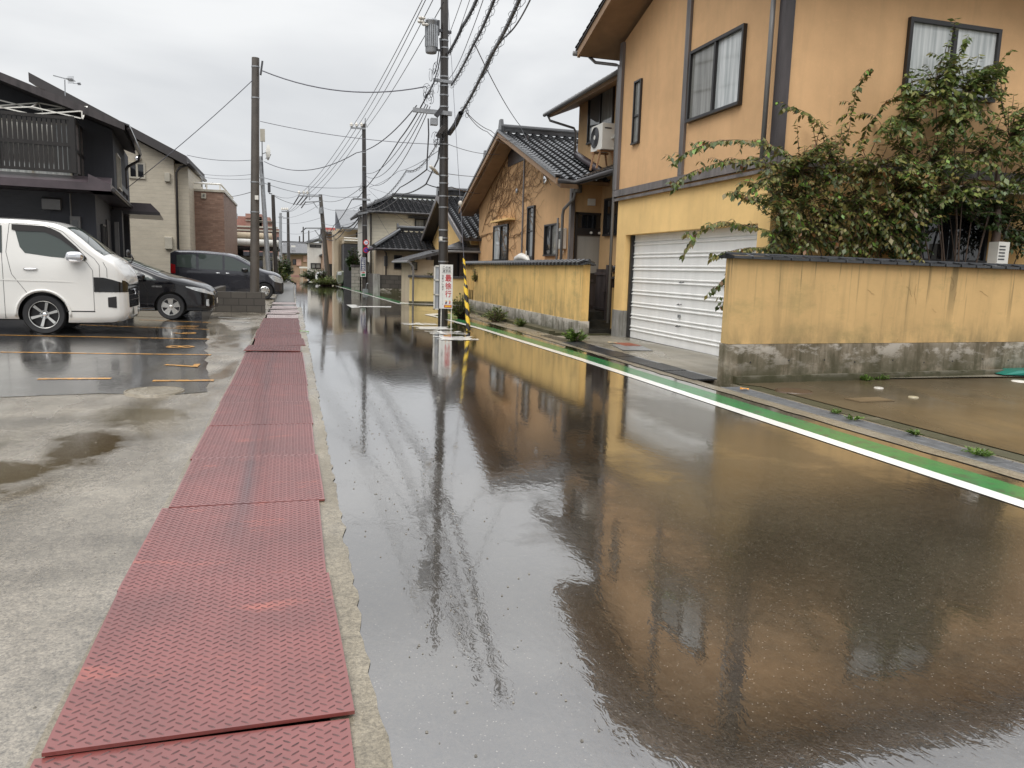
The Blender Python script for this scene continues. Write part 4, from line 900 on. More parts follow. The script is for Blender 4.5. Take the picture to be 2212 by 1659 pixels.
# ---- white van
vr = empty('white_van', (-3.05, 16.97, 0), 0, 'white van with black and silver six spoke wheels, nearest vehicle at the left edge', 'van')
m_vanw = carpaint('pearl_white', (.80, .785, .74))
van = Car(vr, [(0, .98), (-.03, 1.10), (-.10, 1.24), (-.2, 1.38), (-.34, 1.47), (-.5, 1.58), (-.75, 1.80), (-1.0, 1.98), (-1.2, 2.05), (-1.7, 2.09), (-3, 2.10), (-4.62, 2.05), (-4.7, 1.98)],
    [(0, .36), (-.05, .27), (-.25, .20), (-.95, .19), (-1.7, .25), (-4.3, .25), (-4.7, .35)], [(0, .60), (-.05, .70), (-.15, .77), (-.35, .82), (-.6, .86), (-1.2, .87), (-4.4, .87), (-4.7, .84)],
    1.25, .15, m_vanw, 4.7, 2.1, wheels=(-1.38, -3.95), wr=.365)
for x in (-1.38, -3.95):
    for sg in (-1, 1): wheel(vr, x, sg * .85, .365, 'van', .22)
van.side('side_window', m_carglass, [(-1.80, 1.94, 1.97), (-1.72, 1.60, 1.97), (-1.66, 1.49, 1.97), (-1.20, 1.43, 1.96), (-1.05, 1.42, 1.86), (-.80, 1.39, 1.62), (-.64, 1.375, 1.42)], off=.004)
van.side('rain_visor', simple('smoked_acrylic', (.03, .027, .025), .12), [(-1.84, 1.90, 2.0), (-1.75, 1.88, 2.0), (-1.3, 1.88, 1.985), (-1.08, 1.78, 1.90), (-.80, 1.56, 1.64), (-.62, 1.39, 1.43)], off=.016)
van.side('side_window', m_carglass, [(-3.0, 1.5, 1.94), (-2.0, 1.48, 1.97)], off=.006)
van.topstrip('windscreen', m_carglass, -.36, -.98, .70, yw1=.62)
van.side('headlamp', m_blackgl, [(-.52, .80, 1.075), (-.35, .80, 1.07), (-.2, .80, 1.03), (-.06, .80, .98)], off=.007)
van.front('headlamp', m_blackgl, -.72, -.44, .80, 1.03, z0b=.80, z1b=.95); van.front('headlamp', m_blackgl, .44, .72, .80, .95, z1b=1.03)
gr = van.front('grille', m_blackgl, -.46, .46, .50, .94)
for i in range(4): van.front('grille_bar', m_chrome if i in (0, 3) else m_steel_dk, -.44, .44, .54 + .1 * i, .555 + .1 * i, parent=gr, off=.018)
q = MB(); q.lathe([(0, .03), (.05, .028), (.055, .02), (.06, .03)], (0, 0, .80), 'x', 14); q.obj('emblem', m_chrome, gr)
van.front('number_plate', m_plastic_w, -.17, .17, .34, .50, off=.03)
van.side('fog_lamp', m_frame, [(-.30, .52, .70), (-.16, .50, .72)], off=.007); van.side('bumper_gap', m_frame, [(-1.0, .425, .445), (-.52, .425, .445)], off=.004)
van.seam([(-.53, .44), (-.53, 1.2), (-.62, 1.34), (-.72, 1.41)]); van.seam([(-1.0, .45), (-1.03, .62), (-1.2, .80)]); van.seam([(-1.88, 2.02), (-1.94, 1.5), (-1.86, 1.1), (-1.62, .75)]); van.seam([(-2.0, .26), (-2.0, 1.2), (-2.03, 2.02)]); van.seam([(-1.88, 2.02), (-1.3, 2.01), (-1.02, 1.90), (-.72, 1.60), (-.50, 1.42), (-.42, 1.30), (-.42, 1.08)])
van.seam([(-.30, 1.07), (-.30, 1.24), (-.36, 1.36)], 'bonnet_seam')
van.side('side_crease', m_vanw, [(-4.4, 1.005, 1.03), (-1.0, .975, .99), (-.8, .965, .967)], off=.009)
handle_(van, -1.55, 1.20, m_chrome, .22); mirror_(van, -.80, 1.42, m_chrome, sz=(.15, .075, .10))
m = MB(); m.tube([(-.24, .62, 1.36), (-.14, .66, 1.36), (-.10, .66, 1.44), (-.14, .64, 1.53)], .018, 6); pm_ = m.obj('parking_mirror', m_frame, van.body, True); m = MB(); m.lathe([(0, -.02), (.06, -.015), (.075, .0), (.07, .03), (0, .045)], (-.20, .64, 1.55), 'x', 14); m.obj('mirror_head', m_frame, pm_, True)
# flared arch lip
for wx in (-1.38, -3.95):
    m = MB(); pts = []
    for k in range(25): a = pi * (-.02 + 1.04 * k / 24); x = wx + .45 * cos(a); z = .365 + .45 * sin(a); pts.append((x, -(van.y(x, z) + .004), z))
    m.tube(pts, .022, 6); m.obj('wheel_arch', m_vanw, van.body, True)
m = MB(); m.tube([(-.37, -.6, 1.50), (-.46, -.1, 1.60)], .008, 5); m.obj('wiper', m_frame, van.body)
# ---- black hybrid hatchback
hr = empty('black_hatchback', (-1.87, 21.18, 0), 0, 'black hybrid hatchback with five spoke alloy wheels behind the white van', 'car')
m_blk = carpaint('black_paint', (.004, .004, .006), .12); m_blk.node_tree.nodes['Principled BSDF'].inputs['Coat Weight'].default_value = .45
hy = Car(hr, [(0, .56), (-.03, .66), (-.12, .76), (-.35, .87), (-.65, .96), (-1.0, 1.035), (-1.18, 1.09), (-1.6, 1.26), (-2.1, 1.43), (-2.5, 1.48), (-3.1, 1.46), (-3.9, 1.30), (-4.35, 1.12), (-4.46, .95)],
    [(0, .28), (-.1, .2), (-.9, .2), (-4.2, .2), (-4.46, .35)], [(0, .50), (-.04, .62), (-.15, .74), (-.4, .83), (-.9, .872), (-3.6, .872), (-4.46, .78)], .95, .24, m_blk, 4.46, 1.48, rr=.08, wheels=(-.97, -3.67), wr=.315)
for x in (-.97, -3.67):
    for sg in (-1, 1): wheel(hr, x, sg * .855, .315, 'hybrid')
hy.side('side_window', m_carglass, [(-2.75, .97, 1.38), (-2.2, .965, 1.36), (-1.85, .96, 1.25), (-1.68, .955, 1.15)], off=.005); hy.side('side_window', m_carglass, [(-3.7, 1.0, 1.22), (-2.85, .97, 1.37)], off=.005)
hy.side('quarter_window', m_carglass, [(-1.60, .955, 1.13), (-1.28, .95, .97)], off=.005); hy.topstrip('windscreen', m_carglass, -1.25, -2.1, .66, yw1=.56)
hl = simple('headlamp_lens', (.55, .57, .58), .06, .2, var=.3, scale=14)
hy.side('headlamp', hl, [(-.62, .80, .815), (-.42, .72, .80), (-.2, .66, .76), (-.07, .63, .68)], off=.006); hy.front('headlamp', hl, -.68, -.45, .62, .70, z0b=.6, z1b=.66); hy.front('headlamp', hl, .45, .68, .6, .66)
hy.front('grille', m_frame, -.42, .42, .3, .46); hy.front('number_plate', m_plastic_w, -.17, .17, .38, .52, off=.02); hy.side('fog_lamp', hl, [(-.17, .35, .50), (-.11, .33, .51)], off=.008)
hy.seam([(-1.50, .24), (-1.47, .7), (-1.60, .95)]); hy.seam([(-2.8, .24), (-2.8, 1.35)]); hy.seam([(-1.0, .67), (-.75, .8), (-.64, .83)], 'bonnet_seam'); mirror_(hy, -1.62, 1.0, m_blk); handle_(hy, -2.6, .84, m_blk)
vs_, fs_ = text_geo('HYBRID', 1, .01, (.22, .035)); m = MB(); m.add([(-1.26 + v.x, -(hy.y(-1.26, .80) + .008), .80 + v.y) for v in vs_], fs_); m.obj('badge', m_chrome, hy.body)
# ---- grey minivan
gr_ = empty('grey_minivan', (-.33, 33.3, 0), 0, 'dark grey minivan parked behind the low block wall and the round post', 'car')
m_gry = carpaint('graphite_paint', (.045, .045, .055), .25, .4)
mv = Car(gr_, [(0, .62), (-.03, .78), (-.12, .92), (-.4, 1.06), (-.7, 1.13), (-.95, 1.22), (-1.4, 1.48), (-1.85, 1.70), (-2.4, 1.80), (-3.4, 1.85), (-4.0, 1.83), (-4.18, 1.75)],
    [(0, .26), (-.1, .2), (-3.8, .2), (-4.18, .3)], [(0, .5), (-.04, .65), (-.15, .76), (-.4, .84), (-3.8, .85), (-4.18, .8)], 1.05, .16, m_gry, 4.18, 1.85, wheels=(-.72, -3.5), wr=.325)
for x in (-.72, -3.5):
    for sg in (-1, 1): wheel(gr_, x, sg * .83, .325, 'cap')
mv.side('side_window', m_carglass, [(-2.2, 1.12, 1.68), (-1.9, 1.10, 1.60), (-1.3, 1.08, 1.30), (-1.12, 1.07, 1.12)], off=.005); mv.side('side_window', m_carglass, [(-3.15, 1.15, 1.72), (-2.28, 1.12, 1.69)], off=.005); mv.side('side_window', m_carglass, [(-3.95, 1.2, 1.66), (-3.25, 1.16, 1.71)], off=.005)
mv.topstrip('windscreen', m_carglass, -.98, -1.8, .66, yw1=.6); mv.side('headlamp', hl, [(-.55, .92, .98), (-.35, .72, .96), (-.12, .66, .86), (-.05, .66, .78)], off=.006); mv.front('headlamp', hl, -.68, -.5, .68, .85)
mv.side('tail_lamp', simple('red_lens', (.3, .01, .012), .08), [(-4.17, .95, 1.32), (-4.0, .95, 1.28)], off=.006); mv.seam([(-1.45, .24), (-1.42, 1.05)]); mv.seam([(-2.25, .24), (-2.25, 1.72)]); mirror_(mv, -1.45, 1.12, m_blackgl); handle_(mv, -2.1, 1.0, m_chrome, .16); handle_(mv, -2.45, 1.0, m_chrome, .16); mv.side('lower_grille', m_frame, [(-.15, .3, .33), (-.04, .3, .34)], off=.008)
# ================================================================ steel plates bridging the channel
def lug_plate(name, wx, ly, mat, th=.012, lug=True, seed=0):
    m = MB(); m.box(-wx / 2, wx / 2, -ly / 2, ly / 2, -th, 0)
    if lug:
        px_ = .0237; py_ = .041; nx = int(wx / px_); ny = int(ly / py_)
        for i in range(nx):
            for j in range(ny):
                cx = (i - (nx - 1) / 2) * px_; cy = (j - (ny - 1) / 2) * py_ + (py_ / 4 if i % 2 else -py_ / 4); a = R_(36 if i % 2 else -36); c, s = cos(a), sin(a); l, w_, h = .0150, .0036, .0030; m.m = 1
                if abs(cx) + l > wx / 2 or abs(cy) + l > ly / 2: l *= .6
                q = [(-l, 0), (-l * .5, -w_), (l * .5, -w_), (l, 0), (l * .5, w_), (-l * .5, w_)]; t = [(-l * .6, 0), (l * .6, 0)]
                P = [(cx + x * c - y * s, cy + x * s + y * c, 0.0002) for x, y in q] + [(cx + x * c, cy + x * s, h) for x, y in t]
                m.add(P, [(0, 1, 6), (1, 2, 7, 6), (2, 3, 7), (3, 4, 7), (4, 5, 6, 7), (5, 0, 6)])
    return m.obj(name, [mat, m_lug if mat is m_plate else mat])
random.seed(11)
plate0 = lug_plate('steel_plate', .87, 1.165, m_plate); far_plate = None
ytop = 2.27; i = 0; ys_ = [1.1]; y = 2.28
labels = ['red steel plate at the very bottom of the photo, cut off by the frame', 'large red steel tread plate with bright orange scrapes, nearest whole plate', 'red steel plate second from the nearest whole one, stepped out to the left', 'red tread plate third in the row with tyre marks beginning', 'red tread plate fourth in the row, darkened by tyre marks', 'red tread plate fifth in the row beside the brown puddle', 'red tread plate sixth in the row', 'red tread plate seventh in the row, beside the manhole cover', 'red tread plate eighth in the row, next to the first orange bay line', 'red tread plate ninth in the row, next to the painted seven', 'tilted red tread plate with a raised front edge near the crack', 'red tread plate just beyond the tilted one, shifted right', 'red tread plate beside the white strokes of the lot', 'red tread plate at the near end of the block wall', 'red tread plate just short of the grey plates', 'last red tread plate before the grey ones begin', 'first grey worn plate after the red row']
yy = [1.685 - 1.165 / 2 - .0, ]
cy = 1.69
for n_ in range(17):
    o = plate0 if n_ == 0 else copy_tree(plate0)
    dx = [-.005, .0, -.022, .012, -.005, .006, -.004, .004, 0, -.006, -.03, .05, .01, -.01, .01, .0, .0][n_]; rz = [.0, .024, -.004, .005, -.004, .004, -.004, .003, .0, .004, -.02, .015, -.006, 0, .006, -.006, .02][n_]
    if n_ == 1: dx = -.0
    zz = .020 + (.010 if n_ == 1 else 0) + (.012 if n_ == 10 else 0) + .002 * (n_ % 2)
    o.location = (-.275 + dx, cy, zz); o.rotation_euler = (R_([0, -.25, .1, -.15, .1, -.1, .1, -.1, .1, -.1, -1.5, .4, -.2, .2, -.2, .2, -.3][n_]), R_([0, .2, -.1, .1, -.1, .1, 0, .1, -.1, .1, .5, -.4, .3, -.2, .2, 0, .3][n_]), rz)
    tag(o, labels[n_], 'steel plate', 'steel plates laid over the gutter'); cy += 1.172
gp0 = lug_plate('steel_plate', .80, 1.16, m_plate_g)
gl_ = ['pale grey worn plate beside the end of the block wall', 'grey plate lifted at its front edge beyond the block wall', 'short grey plate lying crooked behind the lifted one', 'ribbed grey plate in front of the grey minivan', 'grey plate beside the front wheel of the minivan', 'last grey plate visible in the gutter row']
for n_ in range(6):
    o = gp0 if n_ == 0 else copy_tree(gp0); o.location = (-.27 + [.02, -.03, .05, -.02, .04, 0][n_], cy, .03 + .01 * (n_ % 2)); o.rotation_euler = (R_([.5, -2.2, 1.0, -2.5, .5, .3][n_]), R_([0, 1, -1.5, .8, 0, 0][n_]), R_([1, -2, 3, -1.5, 1, 0][n_])); tag(o, gl_[n_], 'steel plate', 'steel plates laid over the gutter'); cy += 1.18 if n_ < 4 else 2.4
# ================================================================ low block wall, round post
m = MB(); m.box(-2.32, -.76, 23.75, 23.93, -.1, .585); m.box(-2.5, -2.32, 23.75, 30, -.1, .58)
tag(m.obj('low_block_wall', m_block), 'low dark concrete block wall at the end of the parking lot', 'wall')
def band(m, x, y, z, r, h=.03): m.lathe([(r, -h / 2), (r + .008, -h / 2), (r + .008, h / 2), (r, h / 2)], (x, y, z), 'z', 14)
def pole(name, lb, base, top, r0, r1, mat, bands=(), cat='utility pole', steps=()):
    b = Vector(base); t = Vector(top); root = empty(name, b, 0, lb, cat)
    m = MB(); n = 10; pts = [(t - b) * (i / n) for i in range(n + 1)]; m.tube(pts, [r0 + (r1 - r0) * i / n for i in range(n + 1)], 16); m.obj('shaft', mat, root, True, angle=60)
    for z in bands:
        k = (z - b.z) / (t.z - b.z); q = MB(); p = (t - b) * k; band(q, p.x, p.y, p.z, r0 + (r1 - r0) * k + .002, .035); q.obj('steel_band', m_steel, root)
    return root
pA = Vector((-1.08, 24.15, -.1)); tp = atY(552, 125, 24.15)
lp = pole('round_post', 'tall bare round concrete pole rising from the end of the low block wall', pA, (tp.x, 24.15, tp.z), .135, .105, m_polec, (2.9, 3.75, 6.1, 6.95))
def part(root, mb, name, mat, smooth=False, **k):
    mb.tf = None; o = mb.obj(name, mat, None, smooth, **k); o.data.transform(Matrix.Translation(-root.location)); o.parent = root; return o
m = MB(); m.bar(atY(563, 162, 24.05), atY(567, 132, 24.05), .07, .05); part(lp, m, 'step_bracket', m_steel_dk)
m = MB(); m.box(-1.0, -.9, 23.95, 24.0, atY(556, 427, 24).z - .06, atY(556, 427, 24).z + .06); part(lp, m, 'tag_plate', m_plastic_w)
# ================================================================ black house (rotated 6.7 degrees)
FB = Frame(-5, 23, 6.7); BH = empty('black_house', (-5, 23, 0), R_(6.7), 'black clad two storey house with a slatted balcony and plum metal roofs', 'house')
def bx_(name, mat, *boxes, parent=None, **k):
    m = MB()
    for b in boxes: m.box(*b)
    return m.obj(name, mat, parent or BH, **k)
bx_('ground_floor_wall', m_slate_blk, (-9, 0, .3, 1.3, 0, 3.3), (-9, -.02, 1.3, 9, 0, 3.3))
bx_('corner_render', m_dkgrey, (-1.05, .005, .285, .3, 0, 3.3))
m = MB(); m.prism([(-9, 1.2, 3.2), (.42, 1.2, 3.2), (.42, 1.2, 4.95), (-1.3, 1.2, 5.6), (-9, 1.2, 8.2)], (0, 6, 0)); m.obj('upper_wall', m_blackwall, BH)
# main roof: barge edge faces the viewer and falls to the right
m = MB(); m.prism([(.74, .2, 4.88), (.74, .2, 5.0), (-9, .2, 8.38), (-9, .2, 8.20)], (0, 5.5, 0)); m.obj('main_roof', m_soffit_dk, BH)
m = MB(); m.prism([(.8, .14, 4.82), (.8, .14, 5.01), (-9, .14, 8.42), (-9, .14, 8.21)], (0, .06, 0)); m.obj('bargeboard', m_trim, BH)
m = MB(); n_ = 22
for i in range(n_): w0 = .2 + 5.4 * i / n_; m.prism([(.64, w0, 5.03), (.64, w0 + .2, 5.03), (.64, w0 + .24, 5.08), (.64, w0 + .24, 5.11), (.64, w0, 5.07)], (.27, 0, -.09))
m.obj('verge_tiles', m_tile, BH)
m = MB(); m.tube([(.88, .25, 4.88), (.88, 5.6, 4.88)], .06, 8); m.tube([(.88, 5.5, 4.84), (.82, 5.55, 4.65), (.5, 5.6, 4.45), (.42, 5.6, 4.3), (.42, 5.6, 3.3)], .045, 8); m.obj('gutter', m_pipe_dk, BH, True)
bx_('upper_side_wall', m_slate_blk, (-.6, .41, 1.3, 5.4, 3.2, 4.9))
win(BH, 'x', .41, 2.1, 3.3, 3.45, 4.45, out=1, gl=m_curt2, fr=m_framec)
# mid roof skirt with metal seams: front and side
m = MB(); 
for i in range(4):
    a, b = i / 4, (i + 1) / 4; y0, y1 = -1.0 + 1.2 * a, -1.0 + 1.2 * b; z0, z1 = 3.30 + .26 * a, 3.30 + .26 * b
    m.prism([(-9, y0, z0), (-9, y1, z1 + .0), (-9, y1, z1 - .06), (-9, y0, z0 - .05)], (9.5 - i * .02, 0, 0))
m.obj('skirt_roof', m_metalroof, BH)
m = MB(); m.box(-9, .5, -1.02, -.96, 3.12, 3.31); m.box(-9, .48, -1.0, .3, 3.12, 3.16); m.obj('skirt_fascia', m_metalroof, BH)
m = MB(); m.prism([(.5, -1.0, 3.30), (0, -1.0, 3.52), (0, -1.0, 3.12), (.5, -1.0, 3.12)], (0, 7.4, 0)); m.obj('side_skirt_roof', m_metalroof, BH)
m = MB(); m.tube([(.56, -1.0, 3.16), (.56, 6.4, 3.16)], .05, 8); m.obj('side_gutter', m_pipe_dk, BH)
# balcony of vertical boards
fb = []; bal = empty('board_balcony', (0, 0, 0)); bal.parent = BH
bal.name = 'balcony'
u = -6.2; m = MB(); k = 0; random.seed(3)
while u < -.42: m.box(u, u + .084, -.50, -.475, 3.62, 4.86); u += .106; k += 1
bo = m.obj('balcony_boards', m_black, BH); bpy.data.objects.remove(bal)
m = MB(); m.box(-6.2, -.3, -.52, -.45, 4.86, 4.94); m.box(-6.2, -.3, -.53, -.50, 4.20, 4.29); m.box(-6.2, -.3, -.52, -.45, 3.56, 3.63)
for uu in (-4.4, -2.05, -.41): m.box(uu, uu + .11, -.54, -.42, 3.56, 4.95)
m.obj('balcony_frame', m_black, BH)
m = MB()
for (w0, w1) in ((-.45, .35), (.45, 1.25), (1.35, 2.1)):
    y = w0
    while y < w1 - .06: m.box(-.34, -.315, y, y + .08, 3.6, 4.84); y += .105
m.obj('balcony_side_boards', m_trim_grey, BH)
m = MB(); m.box(-.36, -.29, -.5, 2.2, 4.84, 4.92); m.box(-.36, -.29, -.5, 2.2, 4.1, 4.18)
for y in (-.5, .37, 1.27, 2.12): m.box(-.37, -.28, y, y + .08, 3.5, 4.92)
m.obj('balcony_side_frame', m_black, BH)
m = MB(); m.bar((-.02, 1.5, 4.1), (.5, 4.6, 3.5), .1, .16); m.obj('stair_rail', m_black, BH)
m = MB(); m.box(-5.8, -.75, -.22, -.2, 3.78, 4.74); m.obj('bright_gap_panel', m_plastic_w, BH)  # white panel added so the gaps between the boards look bright
# interior light patch behind slats: pale curtain window at the back of the balcony
win(BH, 'y', 1.2, -4.2, -.6, 3.6, 5.0, gl=[m_curt, m_curt], sash=4, fr=m_framec)
# ground floor: doors and openings on the side
win(BH, 'x', 0.0, 1.6, 2.5, .1, 2.4, out=1, gl=m_curt2, sash=2); bx_('door_recess', m_frame, (-.02, .02, 3.2, 4.3, 0, 2.6)); win(BH, 'x', .02, 7.0, 7.9, .1, 2.4, out=1, gl=m_curt2, sash=2)
bx_('side_wing_wall', m_slate_blk, (-.02, .3, 5.0, 5.6, 0, 3.0)); bx_('side_wing_wall', m_slate_blk, (-.02, .28, 8.6, 9, 0, 3.0)); bx_('white_post', m_pipe, (.1, .22, 4.6, 4.72, 0, 2.6))
# porch roof further along the side
q0 = FB.wy(281, 443, 5.6); q1 = FB.wy(343, 443, 5.6); m = MB()
m.prism([(0, 5.6, 3.0), (q1[0], 5.6, 2.98), (q1[0], 5.6, 3.04), (q1[0] - .25, 5.6, 3.30), (0, 5.6, 3.30)], (0, 4.6, 0)); m.obj('porch_roof', m_metalroof, BH)
m = MB(); m.box(0, q1[0] + .03, 5.56, 5.6, 2.92, 3.02); m.obj('porch_fascia', m_pipe_dk, BH)
# vent hood, meter, pipe on the front wall
p = FB.wy(112, 440, .27); m = MB(); m.prism([(p[0] - .2, .05, p[1] - .16), (p[0] - .2, .05, p[1] + .1), (p[0] - .2, .28, p[1] + .17), (p[0] - .2, .28, p[1] - .16)], (.42, 0, 0)); m.obj('vent_hood', m_pipe, BH)
p = FB.wy(164, 486, .28); m = MB(); m.box(p[0] - .12, p[0] + .12, .16, .285, p[1] - .22, p[1] + .22); mt = m.obj('meter_box', m_pipe, BH); m = MB(); m.box(p[0] - .06, p[0] + .06, .15, .16, p[1] - .08, p[1] + .12); m.obj('meter_glass', m_glass, mt)
m = MB(); m.tube([(p[0] - .1, .26, p[1] + .22), (p[0] - .1, .26, 3.1)], .022, 6); m.obj('conduit', m_pipe, BH)
# white folding canopy frame standing on the balcony
cf = empty('canopy_frame', (-6.2, 24.4, 4.9), R_(6.7), 'bare white folding gazebo frame standing on the black balcony', 'canopy frame')
m = MB(); sq = lambda px, py, w_: Vector((FB.wy(px, py, w_)[0], w_, FB.wy(px, py, w_)[1]))
def seg(a, b, w0, w1): m.bar(sq(*a, w0), sq(*b, w1), .03, .03)
S3 = 3.016; V = lambda x, y: ((x / S3) * .57604, (y / S3 + 250) * .57604)
for (a, b, w0, w1) in (((0, 380), (440, 490), .8, .8), ((0, 440), (438, 410), .8, .8), ((438, 410), (900, 500), .8, .9), ((440, 490), (985, 452), .8, .9), ((0, 465), (370, 455), .0, .0), ((0, 455), (350, 538), .0, .0), ((350, 538), (915, 502), 0, -.1), ((370, 455), (915, 585), 0, -.1), ((350, 460), (438, 410), 0, .8), ((985, 452), (935, 590), .9, -.1), ((900, 500), (990, 545), .9, .9), ((925, 500), (930, 590), -.1, -.1)):
    seg(V(*a), V(*b), w0, w1)
pt = [sq(*V(438, 410), .8), sq(*V(985, 452), .9)]
fo = m.obj('lattice', m_plastic_w, None); fo.parent = BH; fo.data.transform(Matrix.Identity(4))
m2 = MB(); m2.bar(sq(*V(440, 420), .8), sq(*V(495, 545), .8), .02, .02); m2.bar(sq(*V(990, 470), .9), sq(*V(1052, 690), 1.8), .025, .025); m2.bar(sq(*V(975, 675), 1.8), sq(*V(1052, 675), 1.8), .03, .03); m2.bar(sq(*V(1052, 660), 1.8), sq(*V(1052, 780), 1.8), .04, .04); g2 = m2.obj('leg', m_plastic_w, None)
for o in (fo, g2):
    o.parent = cf; M_ = Matrix.Rotation(R_(6.7), 4, 'Z'); M_ = Matrix.Translation((-5, 23, 0)) @ M_; Mi = (Matrix.Translation(cf.location) @ Matrix.Rotation(R_(6.7), 4, 'Z')).inverted(); o.data.transform(Mi @ M_)
# ================================================================ beige house
BG = empty('beige_house', (-6, 36, 0), 0, 'beige panel sided two storey house with a dark sloping roof beside the brick annexe', 'house'); T = Matrix.Translation((6, -36, 0))
def bm_(): q = MB(); q.tf = T; return q
m = bm_(); m.prism([(-4.72, 36, 0), (-4.72, 36, 5.62), (-9.5, 36, 8.0), (-12, 36, 8.0), (-12, 36, 0)], (0, 6.0, 0)); m.obj('wall', m_siding_b, BG)
m = bm_(); m.prism([(-4.15, 35.5, 5.38), (-4.15, 35.5, 5.75), (-9.8, 35.5, 8.55), (-9.8, 35.5, 8.2)], (0, 7, 0)); m.obj('roof', m_soffit_dk, BG)
m = bm_(); m.tube([(-4.1, 35.5, 5.45), (-4.1, 42.4, 5.45)], .07, 8); m.tube([(-4.15, 35.9, 5.45), (-4.5, 35.94, 5.3), (-4.62, 35.94, 5.1), (-4.66, 35.94, 0.2)], .05, 8); m.obj('gutter', m_pipe_dk, BG, True)
a, b = atY(277, 350, 36), atY(315, 387, 36)
def shift(o): o.data.transform(T)
w_ = win(BG, 'y', 36, a.x, b.x, b.z, a.z, gl=m_glass, fr=m_framec, bar=.07)
for o in [w_] + list(w_.children): shift(o)
p = atY(298, 342, 35.95); m = bm_(); m.lathe([(0, -.14), (.09, -.12), (.13, 0), (.09, .1), (0, .14)], (p.x, p.y, p.z), 'y', 12); m.obj('vent_cap', m_chrome, BG, True)
for (px, py, s_) in ((365, 525, .17), (362, 383, .12)):
    p = atY(px, py, 35.9); m = bm_(); m.box(p.x - s_, p.x + s_ * .8, 35.85, 36, p.z - s_ * 1.5, p.z + s_ * 1.5); m.obj('meter_box', m_framec, BG, bevel=.02)
m = bm_(); m.box(-4.75, -4.2, 36.3, 42, 0, 5.5); m.obj('side_wall', m_siding_b, BG)
# brick annexe
BR = empty('brick_annexe', (-4, 38.2, 0), 0, 'flat roofed brown brick tiled annexe with a roof terrace railing', 'building'); T2 = Matrix.Translation((4, -38.2, 0)); YB = 38.2
def bn_(): q = MB(); q.tf = T2; return q
xr = atY(483, 430, YB).x; xl = atY(381, 430, YB).x; zt_ = atY(430, 408, YB).z
m = bn_(); m.box(xl, xr, YB, 47, 0, zt_ - .1); m.obj('wall', m_brick, BR); m = bn_(); m.box(xl - .04, xr + .05, YB - .05, 47.05, zt_ - .1, zt_); m.obj('coping', m_framec, BR)
m = bn_(); m.tube([(xl + .1, YB + .1, zt_ + .26), (xr - .12, YB + .1, zt_ + .26)], .04, 6); m.tube([(xr - .12, YB + .1, zt_ + .26), (xr - .12, 46, zt_ + .26)], .04, 6)
for k in range(4): x = xl + .15 + (xr - xl - .3) * k / 3; m.tube([(x, YB + .1, zt_ - .02), (x, YB + .1, zt_ + .26)], .035, 6)
m.obj('railing', m_plastic_w, BR)
a, b = atY(434.5, 417, YB), atY(445.5, 429, YB); w_ = win(BR, 'y', YB, a.x, b.x, b.z, a.z, gl=m_curt2, fr=m_framec, sash=1, bar=.06)
for o in [w_] + list(w_.children): o.data.transform(T2)
for (px, pt_, px2) in ((402, 378, 434), (399, 385, 416), (436, 380, 420), (444, 395, 460)):
    a = atY(px, 404, 39.5); b = atY(px, pt_ + 6, 39.5); c_ = atY(px2, pt_, 39.5); m = bn_(); s_ = 1 if c_.x > a.x else -1
    m.tube([a, b, (b.x + s_ * .12, 39.5, b.z + .13), (b.x + s_ * .3, 39.5, c_.z), (c_.x, 39.5, c_.z)], .03, 6); m.obj('laundry_pole', m_steel, BR, True)
q = atY(484, 436, 47.5); q2 = atY(498, 450, 47.5); m = bn_(); m.prism([(q.x - .6, 47.5, q.z + .1), (q2.x, 47.5, q2.z + .05), (q2.x, 47.5, q2.z - .25), (q.x - .6, 47.5, q2.z - .8)], (0, 6, 0)); m.obj('rear_roof', m_tile2, BR)
q3 = atY(492, 455, 48); m = bn_(); m.box(-8, q3.x, 48, 54, 0, q3.z); m.obj('rear_wall', m_whitew, BR)
# ================================================================ carport of fat cream pipes
CP = empty('pipe_canopy', (-2, 48, 0), 0, 'cream roofed canopy of fat pipes on square posts beyond the brick annexe', 'canopy'); T3 = Matrix.Translation((2, -48, 0))
def bc_(): q = MB(); q.tf = T3; return q
a, b = atY(484, 522, 48), atY(604, 534, 48); m = bc_(); m.tube([(-7, 48, a.z + .02), (-.72, 48, a.z - .0)], .2, 14); m.obj('edge_pipe', m_plastic_w, CP, True)
m = bc_(); m.tube([(-7, 48.6, a.z + .42), (-1.1, 48.6, a.z + .40)], .2, 14); m.obj('upper_pipe', m_beige, CP, True)
m = bc_(); m.box(-7, -.75, 48.1, 56, a.z - .35, a.z - .2); m.obj('roof', m_soffit_dk, CP)
for x in (-6.2, -4.4, -3.2, -1.55, -1.0):
    m = bc_(); m.box(x - .08, x + .08, 48.3, 48.46, 0, a.z - .3); m.obj('post', m_framec, CP)
for x in (-2.6, -1.1, -.9): m = bc_(); m.box(x - .06, x + .06, 54, 54.12, 0, a.z - .3); m.obj('post', m_framec, CP)
m = bc_(); m.tube([(-6.5, 52, 1.75), (-.8, 52, 1.75)], .14, 12); m.obj('lower_pipe', m_plastic_w, CP, True); m = bc_(); m.tube([(-.9, 50, 1.75), (-.9, 56, 1.75)], .12, 10); m.obj('lower_pipe', m_plastic_w, CP, True)
m = bc_(); m.box(-3.6, -3.0, 53, 53.6, 0, 2.6); m.obj('dark_column', m_trim, CP)
m = bc_(); m.box(-7, -1.2, 57, 57.2, 0, 2.2); m.obj('rear_wall', m_dkgrey, CP)
